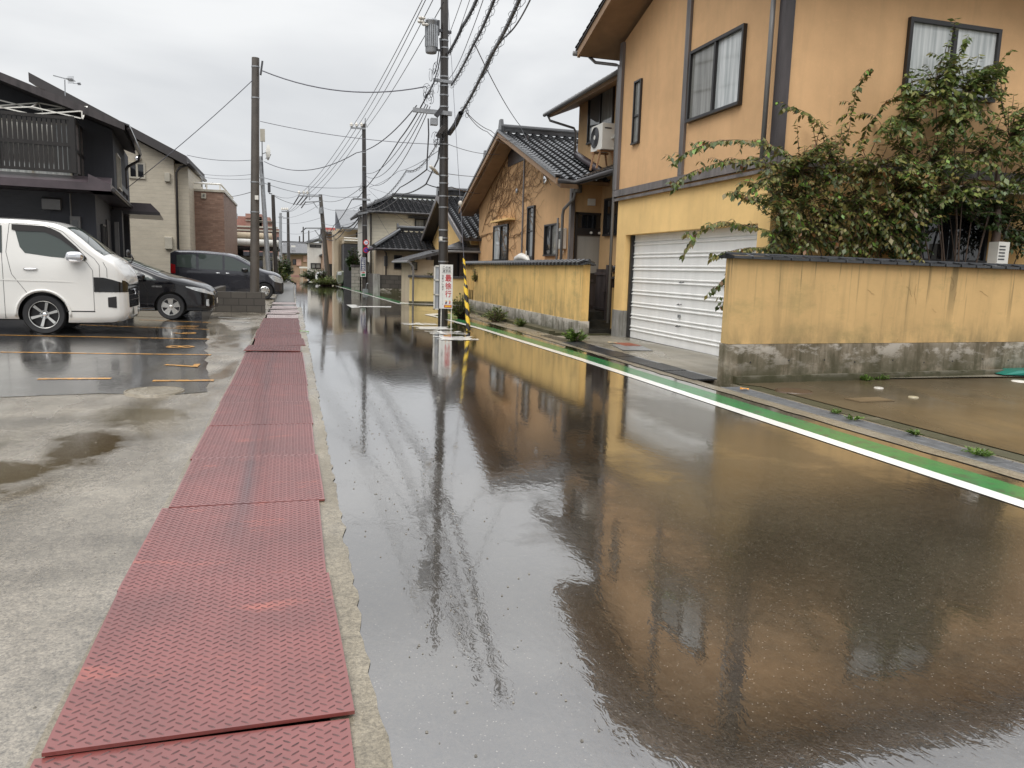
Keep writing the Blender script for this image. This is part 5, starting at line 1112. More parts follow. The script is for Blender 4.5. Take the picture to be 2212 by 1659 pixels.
# ================================================================ houses further along the right side
def T_(root):
    t = Matrix.Translation(-root.location); return t
def rooted(root, o):
    o.data.transform(T_(root)); o.parent = root
    for c in o.children: c.data.transform(T_(root))
    return o
def P(root, name, mat, boxes=(), prisms=(), tubes=(), smooth=False, parent=None):
    m = MB()
    for b in boxes: m.box(*b)
    for pts, v in prisms: m.prism(pts, v)
    for pts, r in tubes: m.tube(pts, r, 8)
    o = m.obj(name, mat, None, smooth); o.data.transform(T_(root)); o.parent = parent or root; return o
def PW(root, Y, tl, br, **k):
    a, b = atY(*tl, Y), atY(*br, Y); o = win(None, 'y', Y, a.x, b.x, b.z, a.z, **k); return rooted(root, o)
def PWx(root, X, tl, br, **k):
    a, b = atX(*tl, X), atX(*br, X); o = win(None, 'x', X, a.y, b.y, b.z, a.z, **k); return rooted(root, o)
def PT(root, *a, **k):
    o = tile_roof(a[0], None, *a[1:], **k); o.data.transform(T_(root)); o.parent = root; return o
# ---- house D: yellow gable with steep tiles, timber lower storey
D = empty('yellow_gable_house', (7, 35, 0), 0, 'yellow gabled house with steep tiled roof behind the main utility pole', 'house')
P(D, 'gable_wall', m_ochre_lo, prisms=[([(7.0, 30.9, 2.2), (7.0, 40.6, 2.2), (7.0, 40.6, 2.5), (7.0, 35.7, 4.6), (7.0, 30.9, 2.7)], (5, 0, 0))])
P(D, 'lower_wall', m_trim, boxes=[(6.6, 12, 31.2, 41, 0, 2.3)])
ey, ez, ry, rz_ = 30.3, 2.66, 35.8, 4.72
PT(D, 'roof', (6.5, ey, ez), (1, 0, 0), (0, ry - ey, rz_ - ez), 4.2, math.hypot(ry - ey, rz_ - ez), m_tile, tw=.3, te=.26, amp=.035, step=.03, slabmat=m_soffit_dk)
PT(D, 'roof', (6.5, 41.4, 2.4), (1, 0, 0), (0, ry - 41.4, rz_ - 2.4), 4.2, math.hypot(ry - 41.4, rz_ - 2.4), m_tile, tw=.3, te=.26, slabmat=m_soffit_dk)
P(D, 'bargeboard', m_trim_grey, prisms=[([(6.44, ry, rz_ + .05), (6.44, ey - .05, ez + .02), (6.44, ey - .05, ez - .2), (6.44, ry, rz_ - .2)], (.08, 0, 0)), ([(6.44, ry, rz_ + .05), (6.44, 41.5, 2.42), (6.44, 41.5, 2.2), (6.44, ry, rz_ - .2)], (.08, 0, 0))])
rg = ridge('ridge', None, (6.5, ry, rz_ + .04), (11, ry, rz_ + .04), m_tile, r=.14, h=.26); rooted(D, rg)
P(D, 'wall_vent', m_trim, boxes=[(6.96, 7.0, atX(985, 460, 7).y - .1, atX(985, 460, 7).y + .1, 3.5, 3.88)])
P(D, 'lean_to_roof', m_greyroof if False else m_tile2, prisms=[([(4.45, 30.6, 1.66), (6.1, 30.6, 2.10), (8.4, 30.6, 2.22), (8.4, 30.6, 2.36), (6.1, 30.6, 2.24), (4.45, 30.6, 1.76)], (0, 5, 0)), ([(5.9, 30.55, 2.2), (8.4, 30.55, 2.2), (8.4, 31.6, 2.62), (7.0, 31.6, 2.62)], (0, .06, .09))])
P(D, 'eave_gutter', m_pipe, tubes=[([(5.9, 30.5, 2.1), (8.4, 30.5, 2.14)], .05), ([(4.42, 30.6, 1.66), (4.42, 35.6, 1.66)], .05), ([(4.45, 30.62, 1.66), (4.62, 30.62, 1.45), (4.62, 30.62, 0.05)], .04)])
P(D, 'front_wing_wall', m_beige, boxes=[(4.75, 5.5, 31.0, 35, 0, 1.75)]); P(D, 'porch_wall', m_frame, boxes=[(5.5, 8.4, 31.4, 31.6, 0, 2.12)])
PW(D, 31.0, (889, 566), (901, 584), gl=m_curt2, bar=.04, sash=1); PW(D, 31.4, (920, 563), (936, 596), gl=m_curt2, bar=.03, sash=5, fr=m_trim)
P(D, 'door_post', m_trim, boxes=[(x, x + .12, 31.25, 31.37, 0, 2.1) for x in (6.6, 7.4)])
D2 = empty('rear_gable_house', (8.6, 34, 0), 0, 'dark gabled roof end rising between the vine gable and the yellow gable', 'house')
P(D2, 'wall', m_wall_d, prisms=[([(8.9, 32, 0), (8.9, 37, 0), (8.9, 37, 4.4), (8.9, 34.8, 6.0), (8.9, 32, 5.2)], (3, 0, 0))])
ay, az = 35.0, 6.35
PT(D2, 'roof', (8.5, 30.0, 4.6), (1, 0, 0), (0, ay - 30.0, az - 4.6), 3.5, math.hypot(ay - 30, az - 4.6), m_tile, tw=.3, te=.26, slabmat=m_soffit_dk); PT(D2, 'roof', (8.5, 39.5, 4.7), (1, 0, 0), (0, ay - 39.5, az - 4.7), 3.5, math.hypot(ay - 39.5, az - 4.7), m_tile, tw=.3, te=.26, slabmat=m_soffit_dk)
P(D2, 'bargeboard', m_trim_grey, prisms=[([(8.42, ay, az + .05), (8.42, 39.6, 4.7), (8.42, 39.6, 4.42), (8.42, ay, az - .22)], (.1, 0, 0)), ([(8.42, ay, az + .05), (8.42, 30, 4.6), (8.42, 30, 4.32), (8.42, ay, az - .22)], (.1, 0, 0))])
rooted(D2, ridge('ridge', None, (8.5, ay, az + .03), (12, ay, az + .03), m_tile, r=.14, h=.26))
# ---- pale yellow wall at the corner of the side street
YW = empty('pale_yellow_wall', (5.5, 31, 0), 0, 'pale yellow low wall with tile coping behind the tall white and red notice', 'wall')
a = atY(885, 598, 30.9).x; P(YW, 'rendered_wall', m_wall_d, boxes=[(a, 9.5, 30.85, 31.0, 0.1, 1.04)]); P(YW, 'tile_coping', m_tile2, boxes=[(a - .05, 9.5, 30.8, 31.05, 1.04, 1.08)], tubes=[([(a - .06, 30.92, 1.09), (9.5, 30.92, 1.09)], .05)]); P(YW, 'concrete_base', m_mossy, boxes=[(a - .02, 9.5, 30.83, 31.02, -.05, .1)])
# ---- house E
E_ = empty('cream_sided_house', (6, 45, 0), 0, 'cream board sided two storey house with hipped tile roof past the side street', 'house')
x0 = 4.3; P(E_, 'wall', m_siding_w, boxes=[(x0, 12, 45, 53, 0, 4.52)])
P(E_, 'side_wall', m_whitew, boxes=[(x0 - .04, x0, 45.1, 53, 0, 4.5)])
ax_, az2 = 5.9, 5.5
cl = [((3.75, 44.5, 4.55), Vector((-1, .0, 0))), ((3.75, 44.35, 4.55), Vector((-1, .62, 0)).normalized())]
PT(E_, 'roof', (3.75, 44.35, 4.50), (1, 0, 0), (0, 3.2, 1.05), 9, 3.36, m_tile, clips=[((3.75, 44.35, 4.5), Vector((-1, .66, 0)).normalized())], tw=.3, te=.28, amp=.04, step=.035, slabmat=m_soffit_dk)
PT(E_, 'roof', (3.75, 53, 4.50), (0, -1, 0), (2.1, 0, 1.05), 8.65, 2.36, m_tile, clips=[((3.75, 44.35, 4.5), Vector((1, -.66, 0)).normalized())], tw=.3, te=.28, slabmat=m_soffit_dk)
rooted(E_, ridge('ridge', None, (5.85, 47.55, 5.58), (12.5, 47.55, 5.58), m_tile, r=.14, end=False)); P(E_, 'hip_ridge', m_tile, tubes=[([(3.75, 44.35, 4.6), (5.85, 47.55, 5.66)], .12)])
P(E_, 'gutter', m_pipe_dk, tubes=[([(3.72, 44.3, 4.46), (12, 44.3, 4.46)], .06), ([(4.35, 44.93, 4.4), (4.35, 44.93, 0)], .045)])
PW(E_, 45, (896, 472), (938, 500), gl=[m_curt2, m_glass_g], bar=.07, dep=.08); P(E_, 'window_hood', m_pipe_dk, boxes=[(6.45, 8.1, 44.6, 45, 4.22, 4.30)])
PW(E_, 45, (791, 566), (798, 590), gl=m_curt2, sash=1); PWx(E_, x0 - .04, (784, 470), (793, 500), gl=m_glass_g, sash=1); PW(E_, 45, (813, 573), (834, 588), gl=m_glass, bar=.06)
EW = empty('tiled_wing', (6, 39.5, 0), 0, 'single storey beige wing with a hipped tile roof in front of the cream sided house', 'annexe')
P(EW, 'wall', m_beige, boxes=[(4.52, 9, 39.5, 44.9, 0, 2.35)])
PT(EW, 'roof', (3.95, 38.8, 2.34), (1, 0, 0), (0, 2.6, .98), 6, 2.78, m_tile, clips=[((3.95, 38.8, 2.3), Vector((-1, .62, 0)).normalized())], tw=.28, te=.26, amp=.04, step=.035, slabmat=m_soffit_dk)
PT(EW, 'roof', (3.95, 44, 2.34), (0, -1, 0), (1.6, 0, .98), 5.2, 1.88, m_tile, clips=[((3.95, 38.8, 2.3), Vector((1, -.62, 0)).normalized())], tw=.28, te=.26, slabmat=m_soffit_dk)
P(EW, 'hip_ridge', m_tile, tubes=[([(3.9, 38.75, 2.42), (5.56, 41.4, 3.4)], .11)]); rooted(EW, ridge('ridge', None, (5.4, 41.4, 3.34), (9.5, 41.4, 3.34), m_tile, r=.13))
P(EW, 'gutter', m_pipe_dk, tubes=[([(3.95, 38.75, 2.3), (10, 38.75, 2.3)], .05), ([(4.4, 38.8, 2.28), (4.56, 39.3, 2.1), (4.56, 39.42, .1)], .04)])
PW(EW, 39.5, (851, 551), (868, 581), gl=m_glass, bar=.06, sash=1); p = atY(834, 564, 39.45); P(EW, 'meter_box', m_pipe, boxes=[(p.x - .1, p.x + .08, 39.4, 39.5, p.z - .25, p.z + .25)])
BE = empty('dark_block_wall', (5, 40.8, 0), 0, 'dark stained concrete block wall in front of the cream sided house', 'wall')
P(BE, 'block_wall', m_block, boxes=[(4.15, 6.25, 38.4, 38.55, .0, 1.04)]); P(BE, 'gate_pier', m_grey_c, boxes=[(3.83, 4.15, 38.3, 38.62, 0, 1.08)]); P(BE, 'side_wall', m_block, boxes=[(3.95, 4.1, 38.62, 46, 0, 1.06)]); P(BE, 'footing', m_mossy, boxes=[(4.14, 6.3, 38.36, 38.6, -.1, .38)])
PB = empty('pale_block_wall', (3.5, 47, 0), 0, 'pale concrete block wall with dark cap beside the pole carrying the round signs', 'wall')
P(PB, 'block_wall', m_block_lt, boxes=[(3.42, 3.98, 47, 47.2, 0, 1.38), (3.9, 4.05, 47, 52, 0, 1.38)]); P(PB, 'cap', m_trim, boxes=[(3.38, 4.08, 46.95, 47.25, 1.38, 1.5)])
# ---- house F: modern beige and charcoal
F_ = empty('charcoal_fronted_house', (4, 57, 0), 0, 'beige house with a charcoal tiled projecting bay and pale balcony rail', 'house')
def bxp(root, name, mat, Y, d, tl, br, z0=None, **k):
    a, b = atY(*tl, Y), atY(*br, Y); return P(root, name, mat, boxes=[(a.x, b.x, Y, Y + d, b.z if z0 is None else z0, a.z)], **k)
bxp(F_, 'charcoal_bay', m_dkbrick, 54, 3, (743, 527), (786, 600), z0=0); bxp(F_, 'wall', m_beige, 57.5, 6, (726, 494), (800, 600), z0=0); bxp(F_, 'balcony', m_beige, 54.2, 3.2, (743, 516), (786, 527))
a, b = atY(743, 519, 54), atY(787, 516, 54); P(F_, 'balcony_rail', m_plastic_w, tubes=[([(a.x, 54.1, a.z), (b.x, 54.1, a.z)], .05), ([(a.x, 54.1, a.z + .16), (b.x, 54.1, a.z + .16)], .04)])
a, b, c_ = atY(731, 458, 57), atY(790, 459, 57), atY(746, 496, 55.5); P(F_, 'roof', m_greyroof, prisms=[([(a.x, 61, a.z + .35), (b.x + 2, 61, a.z + .35), (b.x + 2, 56, c_.z + .05), (c_.x - .25, 56, c_.z + .05)], (0, 0, .12))]); P(F_, 'gable_end', m_dkgrey, prisms=[([(c_.x - .5, 57.4, c_.z - .1), (a.x + .1, 61, a.z + .3), (c_.x, 57.45, c_.z)], (-.1, .0, 0))])
PW(F_, 57.5, (769, 502), (786, 525), gl=m_curt2, sash=2, bar=.06); PW(F_, 57.5, (742, 570), (748, 592), gl=m_glass, sash=1, name='doorway')
FP_ = bxp(F_, 'corner_column', m_beige, 56.5, .6, (721, 498), (731, 600), z0=0)
# ---- house G and H and beyond
G_ = empty('brown_house', (3, 66, 0), 0, 'brown rendered two storey house behind the leaning pole', 'house')
bxp(G_, 'wall', m_brownr, 66, 8, (704, 505), (722, 588), z0=0); bxp(G_, 'eave', m_soffit_dk, 65.5, 8.5, (700, 500), (724, 506)); bxp(G_, 'dark_opening', m_frame, 65.9, .1, (709, 570), (722, 598), z0=0)
H_ = empty('white_two_storey_house', (2.2, 78, 0), 0, 'white rendered two storey house with two wide windows at the far bend', 'house')
bxp(H_, 'wall', m_whitew, 78, 8, (667, 524), (697, 597), z0=-.1); a, b = atY(663, 523, 77.5), atY(700, 515, 77.5); P(H_, 'roof', m_greyroof, prisms=[([(a.x, 77.4, a.z), (b.x, 77.4, b.z), (b.x, 77.4, b.z + .15), (a.x, 77.4, a.z + .12)], (0, 9, 0))])
PW(H_, 78, (669.5, 528), (694, 535), gl=m_curt2, bar=.09); PW(H_, 78, (671, 568), (693, 581), gl=m_curt2, bar=.09); bxp(H_, 'side_wing', m_brownr, 77, 3, (694, 552), (706, 596), z0=-.1); a = atY(690, 548, 76.5); P(H_, 'wing_roof', m_tile2, prisms=[([(a.x, 76.4, a.z - .1), (a.x + .9, 76.4, a.z + .25), (a.x + .9, 76.4, a.z - .05), (a.x, 76.4, a.z - .22)], (0, 4, 0))])
FH = empty('long_grey_roof_house', (0, 118, 0), 0, 'far house with a broad grey tile roof closing the end of the street', 'house')
bxp(FH, 'wall', m_brownr, 118, 8, (606, 545), (667, 596), z0=-1); a, b, c_, d_ = atY(604, 546, 117), atY(668, 547, 117), atY(668, 524, 121), atY(612, 524, 121)
P(FH, 'roof', m_tile2, prisms=[([(a.x, 117, a.z), (b.x, 117, b.z), (c_.x, 121, c_.z), (d_.x, 121, d_.z)], (0, .05, -.2))]); bxp(FH, 'skylight', m_plastic_w, 118.4, .1, (629, 530), (638, 534)); PW(FH, 118, (632, 560), (644, 572), gl=m_glass, bar=.1); bxp(FH, 'balcony', m_trim, 117.5, .5, (607, 562), (628, 574))
for (px, pw, py) in ((640, 11, 560), (655, 8, 552)): bxp(FH, 'pink_panel', simple('pink_panel_%d' % px, (.55, .32, .25), .6), 117.8, .2, (px, py), (px + pw, py + 14))
GH = empty('flat_porch', (1.4, 100, 0), 0, 'small pale flat roofed porch with square posts at the far bend', 'porch'); bxp(GH, 'roof', m_plastic_w, 100, 3, (647, 576), (667, 580)); 
for px in (649, 652, 664): bxp(GH, 'post', m_framec, 100, .2, (px, 580), (px + 1.6, 598), z0=-.1)
RB = empty('red_brick_apartments', (-8, 185, 0), 0, 'stepped red brick apartment block in the far distance', 'apartment block')
for nm, tl, br in (('lower_storeys', (488, 490), (604, 560)), ('tower', (501, 466), (552, 492)), ('stair_tower', (530, 461), (566, 492)), ('stepped_wing', (552, 468), (583, 492))): bxp(RB, nm, m_brick_far, 185 + (3 if nm == 'tower' else 0), 14, tl, br)
a, b = atY(583, 468, 185), atY(594, 492, 185); P(RB, 'sloping_wing', m_brick_far, prisms=[([(a.x, 185.1, a.z), (b.x, 185.1, b.z), (a.x, 185.1, b.z)], (0, 12, 0))])
for (y_, x0_, x1_) in ((489, 488, 600), (470, 530, 566), (480, 552, 590), (497, 500, 604), (476, 530, 590)): bxp(RB, 'balcony_band', m_framec, 184.6, .5, (x0_, y_), (x1_, y_ + 1.4))
for i in range(7): bxp(RB, 'window', m_glass, 184.8, .3, (505 + 13.5 * i, 501), (512 + 13.5 * i, 506))
SG = empty('red_rooftop_sign', (4, 96, 0), 0, 'faded red rooftop sign board with pale lettering above the brown house', 'sign'); m_redsign = simple('faded_red_sign', (.42, .10, .09), .5, var=.3)
bxp(SG, 'board', m_redsign, 96, .4, (695, 491), (729, 504)); bxp(SG, 'frame', m_trim, 96.3, .3, (692, 491), (700, 523)); bxp(SG, 'building', m_dkgrey, 96.8, 6, (692, 505), (735, 560))
vs_, fs_ = text_geo('3941', 1, .03, (1.3, .42)); a = atY(713, 500, 95.95); m = MB(); m.add([(a.x + v.x, 95.95, a.z + v.y) for v in vs_], fs_); o = m.obj('lettering', m_framec, None); rooted(SG, o)
MB_ = empty('far_flats', (0, 190, 0), 0, 'pale grey far rooftops just above the end of the street', 'building'); bxp(MB_, 'wall', m_greyroof, 190, 10, (603, 541), (664, 560)); bxp(MB_, 'roof', m_tile2, 189, 12, (600, 520), (670, 524)); bxp(MB_, 'tank', m_dkgrey, 170, 3, (598, 512), (606, 540))
# ---- far cars
def far_car(lb, nm, cat, px, py, Y, paint, prof, L_, hm, belt, hw=.8, ang=180):
    a = atY(px, py, Y); r = empty(nm, (a.x, Y + hw, 0), 0, lb, cat)
    c = Car(r, prof, [(0, .3), (-.1, .2), (-L_ + .1, .2), (-L_, .3)], [(0, .5), (-.1, .68), (-.4, hw - .02), (-L_ + .3, hw), (-L_, hw - .1)], belt, .2, paint, L_, hm, wheels=(-.75, -L_ + .7), wr=.3)
    for x in (-.75, -L_ + .7): wheel(r, x, -hw + .03, .3, 'cap')
    return r, c
r1, c1 = far_car('white hatchback nosing out beside the beige corner column', 'white_hatchback', 'car', 681, 600, 66, carpaint('white_paint', (.75, .75, .73)), [(0, .55), (-.1, .75), (-.6, .92), (-1.0, 1.0), (-1.6, 1.3), (-2.2, 1.45), (-3.4, 1.42), (-4.1, 1.0)], 4.1, 1.45, .95)
c1.side('side_window', m_carglass, [(-3.0, .97, 1.36), (-2.1, .96, 1.33), (-1.4, .95, 1.08)], off=.01); c1.topstrip('windscreen', m_carglass, -1.1, -1.9, .6); c1.side('headlamp', hl, [(-.5, .72, .82), (-.1, .6, .72)], off=.01)
r1.rotation_euler = (0, 0, R_(180)); r1.location = (atY(682, 600, 66).x, 66.8, 0)
r2, c2 = far_car('olive green boxy small car tucked behind the roadside weeds', 'olive_kei_car', 'car', 727, 606, 55, carpaint('olive_paint', (.14, .155, .10)), [(0, .8), (-.06, 1.0), (-.5, 1.1), (-.75, 1.14), (-1.1, 1.5), (-1.3, 1.62), (-3.2, 1.62), (-3.39, 1.4)], 3.39, 1.62, 1.1, hw=.74)
c2.side('side_window', m_carglass, [(-2.8, 1.1, 1.5), (-1.3, 1.1, 1.45), (-1.0, 1.1, 1.2)], off=.01); c2.topstrip('windscreen', m_carglass, -.8, -1.15, .58); c2.side('headlamp', hl, [(-.3, .78, .98), (-.06, .78, .95)], off=.01); c2.front('grille', m_frame, -.4, .4, .6, .8)
r2.rotation_euler = (0, 0, R_(180)); r2.location = (atY(727, 606, 55).x, 55.2, 0)
for rr_ in (r1, r2): 
    for sg in (-1, 1):
        pass
for rr_, L_ in ((r1, 4.1), (r2, 3.39)):
    for x in (-.75, -L_ + .7): wheel(rr_, x, .77 if rr_ is r1 else .71, .3, 'cap')
# ================================================================ utility poles
def arm(root, a, b, w_=.07, h=.07, name='crossarm', mat=None):
    m = MB(); m.bar(a, b, w_, h); return part(root, m, name, mat or m_steel)
def insul(root, p, h=.18, r=.05):
    m = MB(); m.lathe([(0, 0), (.02, 0), (.02, h * .3), (r, h * .35), (r * .7, h * .5), (r, h * .6), (r * .6, h * .8), (.02, h), (0, h)], p, 'z', 8); return part(root, m, 'insulator', m_insul)
b0 = Vector((4.10, 21.5, -.1)); t0 = atY(961, -120, 21.5); mpole = pole('utility_pole', 'big dark utility pole with a grey transformer, standing behind the school route notice', b0, (t0.x, 21.5, t0.z), .142, .098, m_pole_dk,
    [atY(957, y, 21.5).z for y in (565, 521, 514, 497, 448, 424, 396, 380, 342, 312, 231, 206, 186, 166, 125, 104, 88)])
p = atY(931, 80, 21.4); p.z -= 0
tr = MB(); r_ = .155; tr.lathe([(0, -.42), (r_ * .9, -.42), (r_, -.38), (r_, .36), (r_ * 1.06, .37), (r_ * 1.06, .40), (r_ * .9, .43), (0, .45)], (p.x, 21.35, p.z), 'z', 24); to = part(mpole, tr, 'transformer', m_steel, True, angle=50)
f = MB()
for k in range(9): a = -pi * (.08 + .84 * k / 8); f.bar((p.x + (r_ + .012) * cos(a), 21.35 + (r_ + .012) * sin(a), p.z - .28), (p.x + (r_ + .012) * cos(a), 21.35 + (r_ + .012) * sin(a), p.z + .26), .022, .03)
o = part(mpole, f, 'cooling_fins', m_steel); o.parent = to
m = MB(); m.bar((p.x, 21.4, p.z + .2), (4.2, 21.5, p.z + .2), .07, .07); m.bar((p.x, 21.4, p.z - .3), (4.2, 21.5, p.z - .3), .05, .05); m.box(p.x + r_ - .02, p.x + r_ + .06, 21.3, 21.4, p.z + .05, p.z + .42); part(mpole, m, 'transformer_bracket', m_steel_dk)
for (px, py) in ((905, 38), (903, 46), (912, 52)):
    q = atY(px, py, 21.2); m = MB(); m.lathe([(0, -.02), (.035, 0), (.05, .05), (.03, .08), (.045, .12), (.02, .17), (0, .17)], q, 'x', 8); part(mpole, m, 'cutout_insulator', m_insul)
m = MB(); m.tube([atY(906, 40, 21.3), atY(920, 50, 21.3), atY(926, 58, 21.3)], .018, 5); m.tube([atY(905, 48, 21.25), atY(914, 42, 21.25), atY(922, 56, 21.3)], .014, 5); part(mpole, m, 'cutout_arm', m_steel_dk)
arm(mpole, atY(892, 237, 21.35), atY(976, 246, 21.35), .09, .11); arm(mpole, atY(936, 172, 21.4), atY(976, 178, 21.4), .06, .08)
m = MB(); q = atY(948, 243, 21.3); m.tf = None; m.bar(atY(942, 251, 21.25), atY(953, 236, 21.25), .14, .12); part(mpole, m, 'junction_box', m_steel_dk)
q = atY(937, 262, 21.3); m = MB(); m.box(q.x - .09, q.x + .1, 21.2, 21.4, q.z - .1, q.z + .07); part(mpole, m, 'small_box', m_steel)
q = atY(940, 364, 21.2); m = MB(); m.tube([atY(950, 382, 21.3), atY(946, 376, 21.2)], .02, 6); m.lathe([(0, 0), (.03, 0), (.045, .1), (.04, .38), (.02, .42), (0, .42)], (0, 0, 0), 'x', 10); 
n0 = len(m.v) - 60
m2 = MB(); m2.tube([atY(929, 359, 20.8), atY(935, 364, 20.9), atY(944, 374, 21.1), atY(947, 377, 21.2)], [.035, .05, .045, .02], 8); part(mpole, m2, 'lamp_head', m_insul, True); m2 = MB(); m2.tube([atY(947, 377, 21.2), atY(951, 379, 21.4)], .02, 6); part(mpole, m2, 'lamp_arm', m_steel)
q = atY(953, 515, 21.36); m = MB(); m.box(q.x - .05, q.x + .03, 21.33, 21.36, q.z - .06, q.z + .05); part(mpole, m, 'tag_plate', m_plastic_w)
m = MB(); m.bar(atY(945, 296, 21.3), atY(958, 274, 21.3), .13, .12); part(mpole, m, 'splice_box', m_pole_dk)
# second pole with road signs
t1 = atY(786, 268, 43); P2 = pole('utility_pole', 'slim utility pole carrying two round road signs, beyond the side street', (3.86, 43, -.1), (t1.x, 43, t1.z), .155, .10, m_pole_dk, [atY(787, y, 43).z for y in (487, 400, 360, 330)])
arm(P2, atY(757, 276, 42.9), atY(790, 278, 42.9), .08, .08)
for px in (759, 770, 781): insul(P2, atY(px, 277, 42.9), .3, .09)
m = MB(); m.tube([atY(789, 268, 43), atY(789, 255, 43)], .03, 5); m.tube([atY(785, 276, 43), atY(789, 260, 43), atY(793, 276, 43)], .02, 4); part(P2, m, 'top_spike', m_steel); arm(P2, atY(762, 429, 42.8), atY(800, 432, 42.8), .07, .1)
arm(P2, atY(773, 462, 42.8), atY(795, 458, 42.8), .07, .1); m = MB(); m.box(atY(784, 380, 42.8).x, atY(790, 380, 42.8).x, 42.75, 42.9, atY(784, 402, 42.8).z, atY(784, 370, 42.8).z); part(P2, m, 'cable_cluster', m_steel_dk)
def disc(root, c, r, mat, name, d=.02): m = MB(); m.lathe([(0, 0), (r, 0), (r, d), (0, d)], c, 'y', 28); return part(root, m, name, mat)
m_red = simple('sign_red', (.55, .02, .03), .35, var=.05); m_blue = simple('sign_blue', (.02, .06, .36), .35, var=.05); m_signw = simple('sign_white', (.80, .80, .78), .3, var=.03); m_navy = simple('sign_navy', (.02, .03, .12), .35); m_signg = simple('sign_green', (.02, .22, .10), .4); m_ink = simple('sign_ink', (.04, .04, .045), .5); m_yel = simple('sign_yellow', (.80, .50, .03), .4); m_skin = simple('printed_skin', (.75, .42, .25), .5); m_pink = simple('printed_pink', (.70, .15, .20), .5)
def flat(root, name, body, c, fit, mat, rot=0, parent=None, bold=.01, Y=None):
    vs, fs = text_geo(body, 1, bold, fit); m = MB(); m.add([(c.x + v.x, c.y, c.z + v.y) for v in vs], fs); o = part(root, m, name, mat)
    if parent: o.parent = parent
    return o
s30 = empty('speed_limit_sign', atY(791, 524, 42.7), 0, 'round speed limit sign with red ring and the number 30 on the slim pole', 'road sign'); c = s30.location.copy(); 
disc(s30, c, .155, m_red, 'red_ring', .03); disc(s30, c + Vector((0, -.004, 0)), .112, m_signw, 'white_face', .01); flat(s30, 'lettering', '30', c + Vector((0, -.008, 0)), (.15, .11), m_blue)
npk = empty('no_parking_sign', atY(791, 540, 42.7), 0, 'round blue no parking sign with red ring below the speed limit sign', 'road sign'); c = npk.location.copy(); disc(npk, c, .165, m_red, 'red_ring', .03); disc(npk, c + Vector((0, -.004, 0)), .122, m_blue, 'blue_face', .01)
m = MB(); m.bar(c + Vector((-.09, -.008, .09)), c + Vector((.09, -.008, -.09)), .006, .03, up=(1, 0, 1)); part(npk, m, 'red_slash', m_red)
a, b = atY(779, 556, 42.75), atY(790, 592, 42.75); vsn = empty('clinic_sign', (a + b) / 2, 0, 'narrow navy and white vertical sign with a red arrow on the slim pole', 'sign')
def rect(root, name, mat, tl, br, Y, d=.015): a, b = atY(*tl, Y), atY(*br, Y); m = MB(); m.box(a.x, b.x, Y, Y + d, b.z, a.z); return part(root, m, name, mat)
rect(vsn, 'board', m_signw, (778.5, 556), (790.5, 598), 42.76, .03); rect(vsn, 'navy_panel', m_navy, (779.5, 556.5), (789.5, 586), 42.75); 
for i, ch in enumerate('山辺動物病院'): c = atY(784.5, 559 + 4.9 * i, 42.745); flat(vsn, 'lettering', ch, c, (.17, .11), m_signw, bold=.015)
m = MB(); c = atY(784.5, 588.7, 42.745); m.prism([(c.x - .09, c.y, c.z - .015), (c.x + .02, c.y, c.z - .015), (c.x + .02, c.y, c.z - .05), (c.x + .1, c.y, c.z + .0), (c.x + .02, c.y, c.z + .05), (c.x + .02, c.y, c.z + .015), (c.x - .09, c.y, c.z + .015)], (0, .003, 0)); part(vsn, m, 'arrow', m_red)
rect(vsn, 'green_panel', m_signg, (781, 591.5), (789, 596), 42.75)
# leaning pole, far poles
t2 = atY(692, 420, 60); P3 = pole('utility_pole', 'leaning utility pole with long crossarms in front of the brown house', (2.66, 60, -.1), (t2.x, 60, t2.z), .19, .13, m_polec)
arm(P3, atY(644, 423, 59.9), atY(693, 424, 59.9), .1, .1); arm(P3, atY(658, 437, 59.9), atY(693, 435, 59.9), .08, .08); arm(P3, atY(660, 493, 59.9), atY(695, 493, 59.9), .1, .1); arm(P3, atY(676, 436, 59.9), atY(686, 450, 59.9), .06, .06, 'brace'); arm(P3, atY(680, 497, 59.9), atY(697, 520, 59.9), .06, .06, 'brace'); arm(P3, atY(668.5, 432, 59.9), atY(667, 404, 59.9), .06, .06, 'top_spike')
for px in (646, 656, 664): insul(P3, atY(px, 422, 59.9), .35, .1)
for (a, b) in (((645, 424), (634, 442)), ((655, 424), (641, 442)), ((664, 425), (648, 443)), ((660, 436), (651, 449)), ((660, 493), (651, 501))): m = MB(); m.tube([atY(*a, 59.8), atY(*b, 62)], .045, 5); part(P3, m, 'cable_cover', m_cable_g)
rect(P3, 'transformer', m_steel, (689, 448), (697, 461), 59.5, .4)
t4 = atY(622, 455, 92); P4 = pole('utility_pole', 'far dark utility pole above the small far notice', (atY(624, 596, 92).x, 92, -.16), (t4.x, 92, t4.z), .2, .14, m_pole_dk); arm(P4, atY(608, 457, 91.9), atY(624, 457, 91.9), .1, .1); arm(P4, atY(611, 471, 91.9), atY(625, 471, 91.9), .1, .1)
for px in (609, 613, 617, 621): insul(P4, atY(px, 456, 91.9), .4, .12)
t5 = atY(606, 460, 84); P5 = pole('utility_pole', 'far pale grey pole beside the far dark one', (atY(606, 598, 84).x, 84, -.16), (t5.x, 84, t5.z), .19, .13, m_steel); arm(P5, atY(601, 469, 83.9), atY(612, 468, 83.9), .08, .08)
for (px, pt_, lb) in ((655, 490, 'farthest thin pole left of the white two storey house'), (667, 498, 'farthest thin pole right behind the white two storey house'), (647, 510, 'farthest thin pole above the long grey roof')):
    t = atY(px, pt_, 130); pole('utility_pole', lb, (t.x, 130, -.2), (t.x, 130, t.z), .14, .1, m_pole_dk, cat='pole'); 
